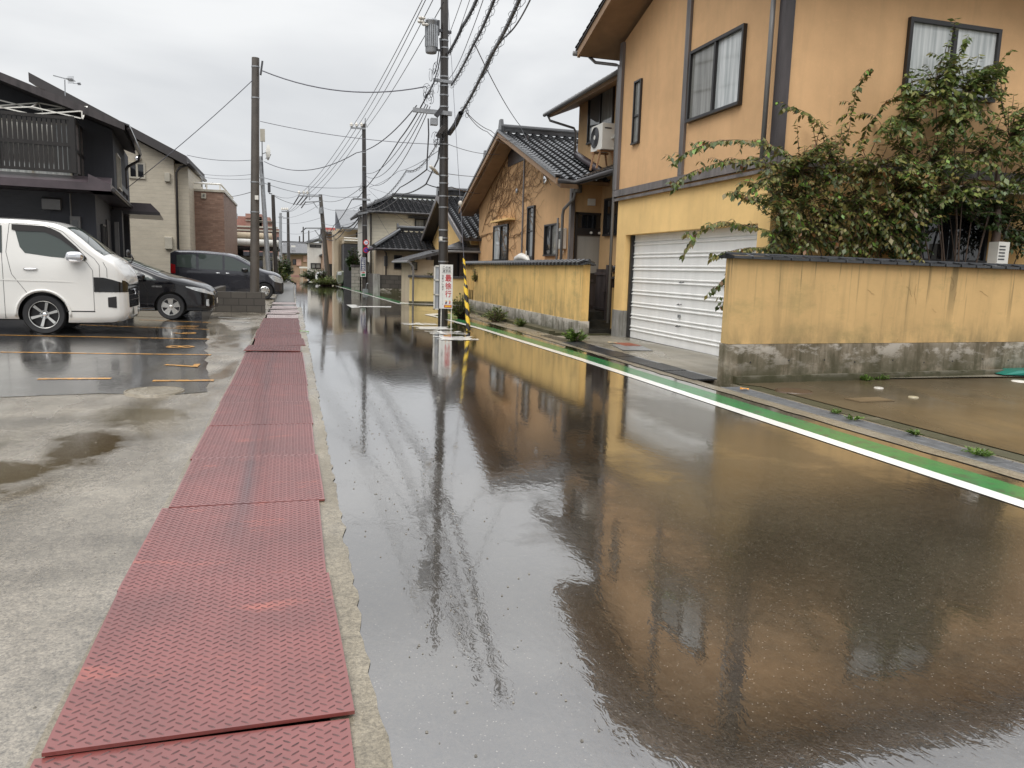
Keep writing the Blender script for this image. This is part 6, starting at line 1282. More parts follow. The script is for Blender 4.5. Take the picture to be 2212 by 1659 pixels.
t6 = atY(563, 338, 38); P6 = pole('steel_pole', 'grey steel pole with a satellite dish and a pale flat aerial behind the round post', (atY(583, 600, 38).x, 38, -.1), (t6.x, 38, t6.z), .12, .09, m_steel)
m = MB(); m.tube([atY(567, 375, 37.9), atY(566, 305, 37.9)], .022, 6); part(P6, m, 'mast', m_steel_dk); arm(P6, atY(559, 348, 37.8), atY(568, 348, 37.8), .06, .06, 'bracket'); arm(P6, atY(559, 384, 37.8), atY(570, 384, 37.8), .06, .06, 'bracket'); arm(P6, atY(560, 398, 37.8), atY(572, 398, 37.8), .06, .06, 'bracket')
rect(P6, 'flat_aerial', m_framec, (561.5, 278), (572.5, 306), 37.9, .1)
c = atY(575, 329, 37.8); m = MB(); m.tf = Matrix.Translation(c) @ Matrix.Rotation(R_(18), 4, 'Z'); m.lathe([(0, .0), (.18, .025), (.34, .08), (.35, .085)], (0, 0, 0), 'x', 20); o = m.obj('satellite_dish', m_plastic_w, None, True); o.data.transform(Matrix.Translation(-P6.location)); o.parent = P6
m = MB(); m.tube([atY(574, 342, 37.8), atY(582, 340, 37.6), atY(585, 333, 37.6)], .02, 5); m.tube([atY(568, 332, 37.9), c], .025, 5); part(P6, m, 'dish_arm', m_steel)
t7 = atY(589.5, 421, 47); P7 = pole('dark_post', 'thin dark post with a black box on a bracket beside the pipe canopy', (atY(597, 595, 47).x, 47, -.1), (t7.x, 47, t7.z), .12, .10, m_pole_dk, cat='post'); rect(P7, 'black_box', m_steel_dk, (578, 394), (584.5, 415), 46.9, .15); m = MB(); m.tube([atY(581, 415, 47), atY(582, 418, 47), atY(588, 419, 47)], .03, 5); part(P7, m, 'bracket', m_steel_dk)
# ================================================================ notices and guard
a, b = atY(950.5, 571, 20.95), atY(977, 667, 20.95); nb = empty('school_route_notice', ((a.x + b.x) / 2, 20.95, 0), 0, 'tall white notice with big red Japanese characters in front of the big pole', 'notice board')
rect(nb, 'board', m_signw, (950.5, 571), (977, 667), 20.95, .03); w_ = b.x - a.x; L = lambda u, v: Vector((a.x + w_ * u, 20.945, a.z + (b.z - a.z) * v))
for i, ch in enumerate('最徐行'): flat(nb, 'red_lettering', ch, L(.655, .305 + .178 * i), (w_ * .48, (a.z - b.z) * .155), m_red, bold=.012)
for i, ch in enumerate('この道'): flat(nb, 'black_lettering', ch, L(.30 + .215 * i, .066), (w_ * .17, (a.z - b.z) * .045), m_ink, bold=.008)
for i, ch in enumerate('通学路'): flat(nb, 'black_lettering', ch, L(.30 + .22 * i, .147), (w_ * .18, (a.z - b.z) * .05), m_ink, bold=.008)
for i, ch in enumerate('お願いします'): flat(nb, 'black_lettering', ch, L(.24, .255 + .062 * i), (w_ * .15, (a.z - b.z) * .047), m_ink, bold=.012)
for v in (.105, .186): m = MB(); p0_, p1_ = L(.16, v), L(.88, v); m.box(p0_.x, p1_.x, 20.943, 20.946, p0_.z - .003, p0_.z + .003); part(nb, m, 'rule_line', m_ink)
for i, ch in enumerate('町内会交通安全部'): flat(nb, 'small_lettering', ch, L(.24, .67 + .034 * i), (w_ * .05, (a.z - b.z) * .02), m_ink, bold=.0)
for k, (u, col) in enumerate(((.50, m_navy), (.78, m_pink))):
    c = L(u, .845); s = (a.z - b.z) / 7.6 * .48
    m = MB(); m.lathe([(0, 0), (s * .27, 0), (s * .27, .002), (0, .002)], c + Vector((0, -.003, s * .18)), 'y', 14); kd = part(nb, m, 'printed_child', m_skin)
    m = MB(); m.prism([c + Vector((-s * .34, -.004, s * .30)), c + Vector((s * .3, -.004, s * .30)), c + Vector((s * .2, -.004, s * .52)), c + Vector((-s * .15, -.004, s * .52))], (0, .002, 0)); o = part(nb, m, 'hat', m_yel); o.parent = kd
    m = MB(); m.prism([c + Vector((-s * .2, -.003, -s * .1)), c + Vector((s * .2, -.003, -s * .1)), c + Vector((s * .26, -.003, -s * .42)), c + Vector((-s * .22, -.003, -s * .42))], (0, .002, 0)); m.bar(c + Vector((-s * .1, -.002, -s * .42)), c + Vector((-s * .22, -.002, -s * .75)), .003, .018, up=(1, 0, 0)); m.bar(c + Vector((s * .1, -.002, -s * .42)), c + Vector((s * .2, -.002, -s * .72)), .003, .018, up=(1, 0, 0)); m.bar(c + Vector((s * .15, -.002, -s * .15)), c + Vector((s * .42, -.002, s * .1)), .003, .018, up=(1, 0, 0)); o = part(nb, m, 'clothes', col); o.parent = kd
p0_, p1_ = L(.36, .915), L(.94, .975); m = MB(); m.box(p0_.x, p1_.x, 20.942, 20.946, p1_.z, p0_.z); o = part(nb, m, 'yellow_panel', m_red); m = MB(); m.box(p0_.x + .02, p1_.x - .02, 20.939, 20.942, p1_.z + .015, p0_.z - .015); o = part(nb, m, 'panel_face', m_yel); flat(nb, 'black_lettering', '交通安全', L(.64, .945), (w_ * .42, (a.z - b.z) * .034), m_ink, bold=.008)
for px, pb in ((953, 690), (975, 680)): q = atY(px, 667, 20.99); m = MB(); m.box(q.x - .012, q.x + .012, 20.98, 21.01, -.05, q.z + .02); part(nb, m, 'leg', m_plastic_w)
b2 = empty('reverse_notice', (atY(941, 600, 21.3).x, 21.3, 0), 0, 'back of a second white framed notice seen edge-on just left of the big pole', 'notice board'); q0, q1 = atY(937.7, 573, 21.3), atY(947, 669, 21.3)
m = MB(); m.box(q0.x, q0.x + .035, 21.28, 21.33, q1.z, q0.z); m.box(q0.x, q1.x, 21.28, 21.33, q0.z - .035, q0.z); m.box(q0.x, q1.x, 21.28, 21.33, q1.z, q1.z + .03)
for k in (.33, .66): zz = q0.z + (q1.z - q0.z) * k; m.box(q0.x, q1.x, 21.28, 21.33, zz - .015, zz + .015)
part(b2, m, 'frame', m_plastic_w); m = MB(); m.box(q0.x + .035, q1.x, 21.31, 21.325, q1.z, q0.z); part(b2, m, 'panel', simple('notice_back', (.40, .42, .45), .4))
# guy wire with a black and yellow guard
g0 = Vector((*G(1012, 716), 0)); g1 = atY(1002, 560, g0.y + .35); dg_ = g1 - g0
gy = empty('guy_wire_guard', g0, 0, 'black and yellow striped guard tube around the guy wire near the wall corner', 'wire guard'); n_ = 15; Lg = dg_.length
m = MB(); nn = 60; ns = 16; vs = []; fs = []; d_ = dg_.normalized(); u_ = d_.orthogonal().normalized(); w2 = d_.cross(u_)
mi = []
for i in range(nn + 1):
    t = i / nn; r = .050 if t < .62 else .027
    for k in range(ns): an = 2 * pi * k / ns; vs.append(dg_ * t + (u_ * cos(an) + w2 * sin(an)) * r)
m.v = [tuple(v) for v in vs]
for i in range(nn):
    for k in range(ns):
        m.f.append((i * ns + k, i * ns + (k + 1) % ns, (i + 1) * ns + (k + 1) % ns, (i + 1) * ns + k)); ph = (i / nn * Lg * (3.0 if i / nn < .62 else 4.2) + k / ns) % 1.0; m.mi.append(0 if ph < .5 else 1)
m_yb = simple('guard_yellow', (.82, .55, .05), .35); me = m.mesh('guard_tube', [m_yb, m_frame], True); o = link('guard_tube', me, gy); o.location = (0, 0, .02)
m = MB(); gt0 = atY(966, -20, 21.4); m.tube([gt0, g1 + (gt0 - g1) * .35, g1, g0 + dg_ * .7], .006, 5, False); q = atY(995, 451, 20); tag(m.obj('guy_wire', m_cable_g), 'thin guy wire dropping from the big pole to the striped guard', 'guy wire')
k_ = 1 - (q.z - g1.z) / (gt0.z - g1.z); pp = g1 + (gt0 - g1) * ((q.z - g1.z) / (gt0.z - g1.z)); m = MB(); m.lathe([(0, -.07), (.04, -.05), (.055, 0), (.04, .05), (0, .07)], pp, 'z', 10); tag(m.obj('guy_insulator', m_insul, None, True), 'white egg shaped insulator halfway down the guy wire', 'insulator')
# ================================================================ overhead wires
WL = []
def wire(pts, lb, r=.012, sag=0.0, mat=None, grp='overhead wires', cat='cable', coil=0, n=14):
    P3 = [atY(x, y, Y) for x, y, Y in pts]; out = []
    for i in range(len(P3) - 1):
        s = sag[i] if isinstance(sag, (list, tuple)) else sag
        for k in range(n): t = k / n; q = P3[i].lerp(P3[i + 1], t); q.z -= 4 * s * t * (1 - t); out.append(q)
    out.append(P3[-1]); m = MB(); m.tube(out, r, 5, False)
    if coil:
        cl = []; tot = 0
        for a, b in zip(out[:-1], out[1:]):
            L_ = (b - a).length; st = max(2, int(L_ / .035))
            d = (b - a).normalized(); u = d.orthogonal().normalized(); v = d.cross(u)
            for k in range(st): t = k / st; ang = (tot + L_ * t) * 2 * pi / .26; c = a.lerp(b, t); cl.append(c + (u * cos(ang) + v * sin(ang)) * (coil * (.8 + .3 * sin(ang * .37))) + Vector((0, 0, -.02)))
            tot += L_
        m.tube(cl, .0045, 3, False)
    o = m.obj('overhead_wire', mat or m_cable); return tag(o, lb, cat, grp)
hv = 'one of the thin high wires from above the transformer to the slim pole'
for a, b in (((918, -12), (760, 275)), ((925, -12), (771, 275)), ((941, -12), (782, 275)), ((958, 5), (793, 274))): wire([(*a, 21), (*b, 42.9)], hv, .012, .18, m_cable_g)
hv2 = 'one of the thin high wires from the slim pole to the leaning pole'
for a, b in (((759, 277), (646, 421)), ((770, 277), (656, 421)), ((781, 277), (664, 421)), ((786, 284), (668, 432))): wire([(*a, 42.9), (*b, 59.9)], hv2, .014, .3, m_cable_g)
for a, b in (((646, 421), (609, 455)), ((656, 421), (613, 455)), ((664, 421), (617, 455))): wire([(*a, 59.9), (*b, 91.9)], 'one of the thin wires sagging from the leaning pole to the far dark pole', .016, .5, m_cable_g)
th = 'one of three parallel thin wires bowing from the big crossarm to the slim pole'
for a, b, s_ in (((920, 226, ), (790, 374), .55), ((924, 228), (790, 380), .75), ((929, 230), (790, 388), 1.0)): wire([(*a, 21.5), (*b, 42.8)], th, .012, s_, m_cable_g)
wire([(567, 153, 24), (920, 187, 21.5)], 'heavy sagging wire from the top of the round post to the big pole', .017, .33, m_cable_g)
wire([(546, 173, 24), (272, 408, 25.5)], 'wire sloping from the round post down to the corner of the black house', .011, .08, m_cable_g)
wire([(562, 262, 24), (950, 312, 21.5)], 'thin wire from the upper round post to the middle of the big pole', .009, .12, m_cable_g)
wire([(571, 349, 37.8), (770, 330, 29), (900, 228, 21.5)], 'wire curving from the steel pole up to the big pole crossarm', .016, [.5, .25], m_cable_g)
wire([(404, 335, 40), (561, 344, 38)], 'wire from the beige house gutter to the steel pole', .013, .15, m_cable_g)
wire([(420, 380, 42), (561, 385, 38)], 'upper of two thin wires from behind the roof terrace to the steel pole', .009, .1, m_cable_g)
wire([(416, 372, 42), (562, 374, 38)], 'lower thin wire crossing above the roof terrace', .009, .15, m_cable_g)
wire([(570, 384, 37.8), (783, 402, 43)], 'upper thin wire from the steel pole to the slim pole', .012, .25, m_cable_g)
wire([(572, 396, 37.8), (700, 421, 50), (800, 420, 43)], 'pair wire from the steel pole passing behind the slim pole', .012, .15, m_cable_g)
wire([(483, 425, 43), (545, 414, 24.2)], 'wire rising from the brick annexe to the round post', .010, .05, m_cable_g)
wire([(593, 424, 47), (692, 432, 58), (784, 402, 43)], 'drooping wire linking the dark post to the slim pole', .014, .4, m_cable)
wire([(593, 422, 47), (646, 420, 59)], 'wire from the dark post to the leaning pole crossarm', .011, .2, m_cable_g)
wire([(938, 176, 21.4), (864, 300, 30), (791, 405, 42.8)], 'thick black cable from the big pole crossarm to the slim pole', .022, .1)
wire([(785, 411, 42.8), (760, 431, 42.8), (722, 486, 52), (700, 512, 62)], 'thick cable running from the slim pole down to the brown house', .022, .15)
wire([(944, 310, 21.4), (878, 368, 28), (810, 432, 39), (785, 450, 43)], 'twisted cable pair from the big pole to the slim pole', .012, .25, m_cable, coil=.045)
wire([(925, 256, 21.2), (926, 290, 21.2), (923, 340, 21.2), (922, 366, 21.2), (864, 405, 29), (788, 450, 43)], 'thick cable hanging straight down beside the big pole and then running to the slim pole', .019, [0, 0, 0, .03, .3], m_cable)
wire([(949, 318, 21.35), (946, 345, 21.3), (920, 398, 21.2), (872, 419, 28), (787, 456, 43)], 'thick lower cable with a slanted drop left of the big pole', .021, [0, 0, .05, .25])
wire([(920, 397, 21.2), (975, 404, 22), (1046, 418, 31)], 'cable from the slanted drop across behind the big pole to the yellow gable house', .014, .06)
wire([(922, 366, 21.2), (952, 373, 21.5), (1064, 381, 31)], 'thin cable passing behind the big pole at street lamp height', .009, .05, m_cable_g)
wire([(960, 308, 21.4), (1080, 333, 26)], 'thin wire from the big pole to the ridge of the vine covered gable', .008, .1, m_cable_g)
wire([(784, 455, 43), (740, 490, 52), (700, 508, 62), (640, 522, 85)], 'bundle of cables running on from the slim pole toward the leaning pole', .045, .35)
wire([(784, 458, 43), (745, 497, 52), (704, 514, 62)], 'lower cable in the bundle above the charcoal fronted house', .03, .4)
for k, (a, b) in enumerate((((693, 440), (607, 470)), ((696, 493), (608, 500)), ((700, 512), (604, 520)), ((694, 470), (590, 478)), ((697, 505), (606, 528)), ((786, 470), (694, 480)), ((784, 440), (692, 445)), ((786, 500), (700, 497)))): wire([(*a, 59 if a[0] < 780 else 43), (*b, 90 if b[0] < 680 else 60)], 'one of the many thin low wires crossing in front of the far rooftops', .012, .35, m_cable_g)
wire([(797, 404, 43), (860, 370, 36), (952, 322, 22)], 'thin wire rising from the slim pole behind the cable bundle', .009, .1, m_cable_g)
for (a, b) in (((796, 410), (905, 500)), ((796, 425), (840, 505)), ((797, 405), (1040, 470))): wire([(*a, 43), (*b, 44)], 'one of the faint service wires falling across the cream sided house', .007, .1, m_cable_g)
wire([(968, 115, 21.4), (1000, 55, 17.5), (1034, -10, 14.5)], 'thick bundled cable leaving the big pole toward the top of the photo', .036, .04, m_cable, coil=.045)
wire([(975, 184, 21.4), (1024, 94, 16), (1072, -12, 12)], 'spiral wrapped cable beside the bundled one, second from the big pole', .028, .05, m_cable, coil=.07)
wire([(972, 285, 21.3), (999, 240, 19.5), (1060, 120, 14), (1127, -12, 10.5)], 'longest spiral wrapped cable rising right from the black sleeve', .032, [0, .05, .05], m_cable, coil=.07)
wire([(971, 288, 21.2), (985, 268, 20.3), (996, 244, 19.6)], 'fat black cable sleeve sloping up from the big pole', .07, 0, m_cable)
wire([(1034, 174, 16.5), (1060, 130, 14.5), (1095, 76, 12.5), (1148, -6, 10)], 'separate wavy cable on the right of the spiral ones', .012, [.06, -.05, .06], m_cable)
wire([(966, 85, 21.3), (1000, -8, 16)], 'thin upright wire close to the right side of the big pole', .008, .02, m_cable_g); wire([(968, 172, 21.3), (1011, 88, 17), (1047, -10, 13)], 'thin wire with a clamp between the bundled and spiral cables', .008, [.1, .02], m_cable_g); wire([(972, 120, 21.3), (1018, -10, 15)], 'thin straight wire behind the bundled cable', .007, .02, m_cable_g)
wire([(1025, 94, 16), (1124, 272, 25)], 'taut service wire from the spiral cable down to the roof ridge of the vine gable', .011, .12, m_cable_g)
wire([(1008, 243, 19), (1060, 282, 22), (1105, 306, 25)], 'upper of two service wires reaching the vine gable from the black sleeve', .009, .06, m_cable_g); wire([(1008, 244, 19), (1052, 284, 22), (1100, 312, 25)], 'lower of two service wires reaching the vine gable from the black sleeve', .009, .08, m_cable_g)
wire([(1125, 275, 25), (1165, 350, 22), (1190, 400, 20.8)], 'wire lying down the roof tiles to the lamp at the right of the gable', .008, .03, m_cable)
# loose coils and jumpers around the big pole
random.seed(9)
def tangle(cx, cy, rx, ry, n, lb, Y=21.25):
    m = MB()
    for i in range(n):
        pts = []; x0, y0 = cx + random.uniform(-rx, rx), cy + random.uniform(-ry, ry); a = random.uniform(0, 6.28); rr = random.uniform(.35, .8)
        for k in range(13): t = a + k * .5; pts.append(atY(x0 + rx * rr * cos(t) + k * .3, y0 + ry * rr * sin(t), Y + .12 * sin(k + i)))
        m.tube(pts, .006, 4, False)
    return tag(m.obj('cable_tangle', m_cable), lb, 'cables')
tangle(926, 205, 10, 16, 9, 'tangle of looped black cables left of the big pole at the upper crossarm'); tangle(946, 310, 8, 16, 8, 'tangle of black jumper cables against the big pole below the crossarm'); tangle(936, 168, 8, 22, 6, 'looped jumpers beneath the transformer'); tangle(783, 404, 6, 8, 6, 'coiled cables hanging at the left of the slim pole', 42.8); tangle(776, 458, 9, 6, 6, 'messy cable junction low on the slim pole', 42.8); tangle(1004, 244, 8, 9, 4, 'small coil of wire beside the black sleeve', 19.6)
m = MB(); m.tube([atY(943, 100, 21.3), atY(948, 110, 21.2), atY(944, 140, 21.2), atY(938, 160, 21.2)], .014, 5); m.tube([atY(950, 82, 21.3), atY(952, 118, 21.3), atY(946, 150, 21.2), atY(934, 186, 21.2), atY(918, 210, 21.2)], .016, 5); tag(m.obj('jumper_cable', m_cable), 'thick black leads dropping from the transformer to the cable tangle', 'cables')
# tv aerials on the left roofs
for (px, py, Y, lb) in ((139, 171, 30, 'television aerial on a mast above the black house roof'), (160, 181, 38, 'small television aerial peeping over the roof line')):
    m = MB(); k = 1 if px == 139 else .5
    if px == 139: m.tube([atY(141, 207, Y), atY(140, 172, Y)], .018, 5); m.bar(atY(115, 163, Y), atY(157, 174, Y), .03, .03)
    else: m.bar(atY(158, 180, Y), atY(170, 181, Y), .02, .02)
    for i in range(7):
        x = (px + 8 + i * 2.0 * k); q = atY(x, py + (1.5 if px == 139 else 0), Y); m.bar(q + Vector((0, -.25 * k, .0)), q + Vector((0, .25 * k, 0)), .012, .012); m.bar(q + Vector((0, 0, -.12 * k)), q + Vector((0, 0, .12 * k)), .01, .01)
    tag(m.obj('tv_aerial', m_steel), lb, 'aerial')
# ================================================================ vegetation
def leaf_add(m, p, d, size, rnd, wide=.55):
    d = d.normalized(); s = d.cross(Vector((rnd.uniform(-.6, .6), rnd.uniform(-.6, .6), 1))); 
    if s.length < .05: s = d.orthogonal()
    s.normalize(); n = s.cross(d); L_ = size * rnd.uniform(.7, 1.2); w_ = L_ * wide * .5
    tip = p + d * L_ - n * L_ * .12; mid = p + d * L_ * .42
    m.add([p, mid + s * w_ - n * w_ * .25, tip, mid - s * w_ - n * w_ * .25], [(0, 1, 2), (0, 2, 3)])
def twig(mf, mw, a, b, rnd, size, r=.006, arch=.15, step=.032, start=.25, droop=.6):
    L_ = (b - a).length; n = max(4, int(L_ / .06)); pts = []
    side = Vector((rnd.uniform(-1, 1), rnd.uniform(-1, 1), 0)) * L_ * .08
    for i in range(n + 1): t = i / n; q = a.lerp(b, t); q += (Vector((0, 0, arch * L_)) + side) * 4 * t * (1 - t); pts.append(q)
    mw.tube(pts, [r * (1 - .75 * i / n) for i in range(n + 1)], 4, False)
    k = start * L_
    while k < L_:
        t = k / L_; i = min(n - 1, int(t * n)); q = pts[i].lerp(pts[i + 1], t * n - i); d = (pts[i + 1] - pts[i]).normalized(); s = d.cross(UZ)
        if s.length < .1: s = UX.copy()
        s.normalize(); sg = 1 if int(k / step) % 2 else -1
        leaf_add(mf, q, d * .45 + s * sg * rnd.uniform(.35, .9) + Vector((rnd.uniform(-.3, .3), rnd.uniform(-.3, .3), -droop * rnd.uniform(.3, 1.1))), size, rnd); k += step * rnd.uniform(.75, 1.25)
def inpoly(p, poly):
    x, y = p; c = False; j = len(poly) - 1
    for i in range(len(poly)):
        (xi, yi), (xj, yj) = poly[i], poly[j]
        if (yi > y) != (yj > y) and x < (xj - xi) * (y - yi) / (yj - yi) + xi: c = not c
        j = i
    return c
Q = lambda x, y: (.4514 * x + 1440, .4514 * y)
def shrub(name, lb, poly, base, anchors, n, seed, mat, size, y0, y1, arms=(), stems=()):
    rnd = random.Random(seed); root = empty(name, base, 0, lb, 'shrub'); mf = MB(); mw = MB(); xs = [p[0] for p in poly]; ys = [p[1] for p in poly]; c = 0
    while c < n:
        px, py = rnd.uniform(min(xs), max(xs)), rnd.uniform(min(ys), max(ys))
        if not inpoly((px, py), poly): continue
        if mnoise.noise((px * .026, py * .026, seed)) < -.08 and rnd.random() < .85: continue
        c += 1; b = atY(px, py, rnd.uniform(y0, y1)); an = min(anchors, key=lambda q: (q - b).length + rnd.uniform(0, .5)); d = an - b; L_ = rnd.uniform(.32, .62)
        if d.length > L_: an = b + d.normalized() * L_
        if an.y > 10.25: an.y = 10.25
        twig(mf, mw, an, b, rnd, size * rnd.uniform(.7, 1.15), arch=rnd.uniform(.04, .25))
        if c % 9 == 0: v_ = (b - an).normalized() + Vector((rnd.uniform(-.4, .2), rnd.uniform(-.35, .1), rnd.uniform(-.1, .5))); e_ = b + v_ * rnd.uniform(.2, .42); e_.y = min(e_.y, 10.28); twig(mf, mw, b, e_, rnd, size * .9, arch=.12, start=.05)
    for path in arms:
        P_ = [atY(x, y, Y) for x, y, Y in path]
        for i in range(len(P_) - 1):
            twig(mf, mw, P_[i], P_[i + 1], rnd, size * 1.05, r=.008 if i == 0 else .005, arch=.03, start=0.02, step=.019, droop=1.0)
            for k in range(int((P_[i + 1] - P_[i]).length / .12)):
                t = rnd.random(); a = P_[i].lerp(P_[i + 1], t); twig(mf, mw, a, a + Vector((rnd.uniform(-.22, .05), rnd.uniform(-.15, .15), rnd.uniform(-.16, .10))), rnd, size, r=.004, start=.1, droop=1.0)
    for an in anchors:
        b = Vector(base) + Vector((rnd.uniform(-.15, .15), rnd.uniform(-.05, .05), 0)); mid = b.lerp(an, .55) + Vector((rnd.uniform(-.1, .1), 0, .15)); mw.tube([b, b.lerp(mid, .5), mid, an], [.016, .013, .010, .006], 6, False)
    T = Matrix.Translation(-Vector(base)); o = mf.obj('foliage', mat, root); o.data.transform(T); o = mw.obj('branches', m_bark, root); o.data.transform(T); return root
A_ = lambda px, py, Y=9.95: atY(px, py, Y)
polyA = [(1648, 350), (1700, 332), (1745, 318), (1790, 300), (1850, 312), (1905, 330), (1960, 320), (2010, 360), (2035, 420), (2020, 470), (1985, 500), (1975, 560), (1760, 562), (1690, 556), (1655, 560), (1650, 520), (1668, 480), (1640, 440), (1600, 425), (1640, 395)]
shrub('arching_shrub', 'arching shrub with reddish and olive leaves spilling over the front wall beside the garage', polyA, (8.2, 9.85, 0), [A_(1780, 470), A_(1850, 430), A_(1720, 430), A_(1900, 480), A_(1950, 420), A_(1700, 500), A_(1800, 370), A_(1720, 370), A_(1880, 360)], 1000, 4, m_leaf, .095, 9.35, 10.25,
    arms=[[(1720, 345, 9.8), (1675, 316, 9.6), (1598, 302, 9.4), (1530, 311, 9.3), (1454, 352, 9.2)], [(1720, 370, 9.8), (1666, 357, 9.6), (1589, 343, 9.5), (1508, 366, 9.4), (1458, 396, 9.3)], [(1700, 440, 9.8), (1657, 433, 9.7), (1611, 424, 9.6), (1580, 415, 9.5)],
          [(1720, 515, 9.8), (1675, 505, 9.7), (1620, 490, 9.6), (1557, 478, 9.5), (1508, 501, 9.5), (1474, 555, 9.5)], [(1700, 545, 9.7), (1666, 537, 9.6), (1602, 537, 9.5), (1535, 557, 9.5)], [(1600, 560, 9.6), (1580, 587, 9.6), (1537, 632, 9.6)], [(1590, 640, 9.6), (1575, 654, 9.6), (1553, 664, 9.6)],
          [(1790, 320, 9.8), (1774, 280, 9.8), (1751, 248, 9.8), (1711, 232, 9.8), (1690, 234, 9.8)], [(1815, 325, 9.8), (1837, 253, 9.8), (1846, 196, 9.8), (1885, 147, 9.8)], [(1855, 320, 9.8), (1873, 271, 9.8), (1914, 218, 9.8), (1950, 202, 9.8)], [(1640, 400, 9.6), (1600, 392, 9.5), (1590, 420, 9.5)]])
polyB = [Q(x, y) for x, y in ((1120, 450), (1150, 360), (1230, 285), (1330, 255), (1400, 200), (1440, 185), (1430, 300), (1500, 320), (1640, 280), (1650, 340), (1590, 430), (1720, 470), (1850, 450), (1900, 700), (1850, 1020), (1680, 960), (1500, 1010), (1330, 1000), (1240, 940), (1150, 840), (1060, 760), (1000, 640), (1060, 540))]
shrub('small_tree', 'tall leafy small tree reaching up in front of the upper right window', polyB, (10.2, 9.9, 0), [A_(2010, 350), A_(2060, 250), A_(2120, 330), A_(1960, 260), A_(2180, 300), A_(2020, 180), A_(2150, 420), A_(2060, 420), A_(2220, 380), A_(1950, 330), A_(2090, 200)], 600, 8, m_leaf_tree, .11, 9.45, 10.25,
    arms=[[(2050, 200, 9.8), (2065, 130, 9.8), (2088, 82, 9.8)], [(2120, 200, 9.8), (2150, 160, 9.8), (2182, 142, 9.8)], [(1990, 260, 9.8), (1968, 200, 9.8), (1972, 150, 9.8)], [(1990, 220, 9.8), (1955, 180, 9.8)]])
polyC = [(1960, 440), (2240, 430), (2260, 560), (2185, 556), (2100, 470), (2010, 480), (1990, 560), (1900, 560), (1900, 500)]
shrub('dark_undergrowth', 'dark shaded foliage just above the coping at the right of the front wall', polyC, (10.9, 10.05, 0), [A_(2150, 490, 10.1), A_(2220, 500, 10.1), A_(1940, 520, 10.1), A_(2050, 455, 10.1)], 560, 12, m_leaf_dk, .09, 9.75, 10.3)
m = MB(); tr0 = atY(2142, 570, 9.9); m.tube([(tr0.x, 9.9, 0), (tr0.x, 9.9, 1.6), (tr0.x + .03, 9.9, 2.3), (tr0.x - .1, 9.9, 3.2)], [.09, .085, .06, .03], 8); tag(m.obj('tree_trunk', m_bark, None, True), 'thick brown trunk behind the front wall at the right edge', 'trunk')
acb = empty('vented_unit', (10.7, 9.75, 1.4), 0, 'white louvred outdoor unit half hidden by leaves at the right edge', 'air conditioner'); q = atY(2165, 545, 9.75); m = MB(); m.box(q.x - .12, q.x + .1, 9.72, 9.9, 1.3, q.z + .16); part(acb, m, 'casing', m_plastic_w); m = MB()
for i in range(5): m.box(q.x - .1, q.x + .02, 9.715, 9.72, q.z - .12 + .05 * i, q.z - .1 + .05 * i)
part(acb, m, 'louvres', m_steel_dk)
def plant(name, lb, c, rad, h, n, size, mat, seed, cat='plant', group=None, up=.6, wide=.5, stems=True):
    rnd = random.Random(seed); root = empty(name, c, 0, lb, cat, group); mf = MB(); mw = MB()
    for i in range(n):
        a = rnd.uniform(0, 6.283); r = rad * math.sqrt(rnd.random()); hh = h * (1 - .6 * (r / max(rad, .01)) ** 2) * rnd.uniform(.4, 1.0); b = Vector((r * cos(a), r * sin(a), hh)); s0 = Vector((r * .25 * cos(a), r * .25 * sin(a), 0))
        m_ = 5; pts = [s0.lerp(b, t / 4) + Vector((0, 0, .12 * h * 4 * (t / 4) * (1 - t / 4))) for t in range(5)]; mw.tube(pts, .003 + h * .004, 3, False)
        for k in range(m_):
            p = pts[min(4, k)].lerp(pts[-1], .3); leaf_add(mf, p, Vector((cos(a) + rnd.uniform(-.8, .8), sin(a) + rnd.uniform(-.8, .8), up + rnd.uniform(-.5, .4))), size, rnd, wide)
    mf.obj('leaves', mat, root); mw.obj('stems', m_weed if h < .3 else m_bark, root); return root
def gp_(x, y, z=0.0): q = G(x, y, z); return (q[0], q[1], z)
plant('leafy_plant', 'bright green leafy plant at the foot of the entrance steps', gp_(1243, 740), .24, .32, 60, .11, m_weed, 1)
plant('roadside_bush', 'dense green weed clump between the notice and the striped guard', (4.8, 22.3, 0), .42, .7, 120, .10, m_leaf_tree, 2); plant('roadside_bush', 'green weeds growing behind the striped guard below the slotted wall end', (5.4, 20.6, .0), .36, .5, 90, .09, m_leaf_tree, 3)
plant('roadside_bush', 'small weed clump on the mossy kerb midway along the yellow wall', (5.6, 18.9, .0), .18, .28, 40, .08, m_leaf_tree, 4)
plant('potted_shrub', 'bright green shrub showing over the pale yellow wall', (atY(932, 594, 31.2).x, 31.25, .75), .45, .75, 120, .12, m_weed, 5)
plant('roadside_bush', 'green bush beside the pipe canopy behind the grey minivan', (atY(592, 590, 52).x, 52, 0), 1.0, 1.5, 220, .22, m_leaf_tree, 6); plant('hedge', 'dark clipped hedge at the far left of the street beyond the canopy', (atY(607, 590, 72).x, 72, 0), 1.0, 2.4, 260, .3, m_leaf_dk, 7)
plant('roadside_bush', 'low weedy bushes in front of the beige corner column', (atY(706, 606, 57).x, 56.5, 0), 1.1, .7, 240, .16, m_leaf_tree, 8); plant('roadside_bush', 'taller dark bush against the white hatchback', (atY(697, 605, 58).x, 58.5, 0), .5, 1.4, 140, .16, m_leaf_dk, 9)
plant('roadside_bush', 'flower pots and bushes in front of the white two storey house', (atY(674, 598, 76).x, 75.5, 0), 1.2, 1.1, 180, .22, m_leaf_dk, 10); plant('clipped_pine', 'clipped garden pine above the pale block wall', (3.75, 49.5, 1.0), .5, 1.6, 160, .2, m_leaf_dk, 11)
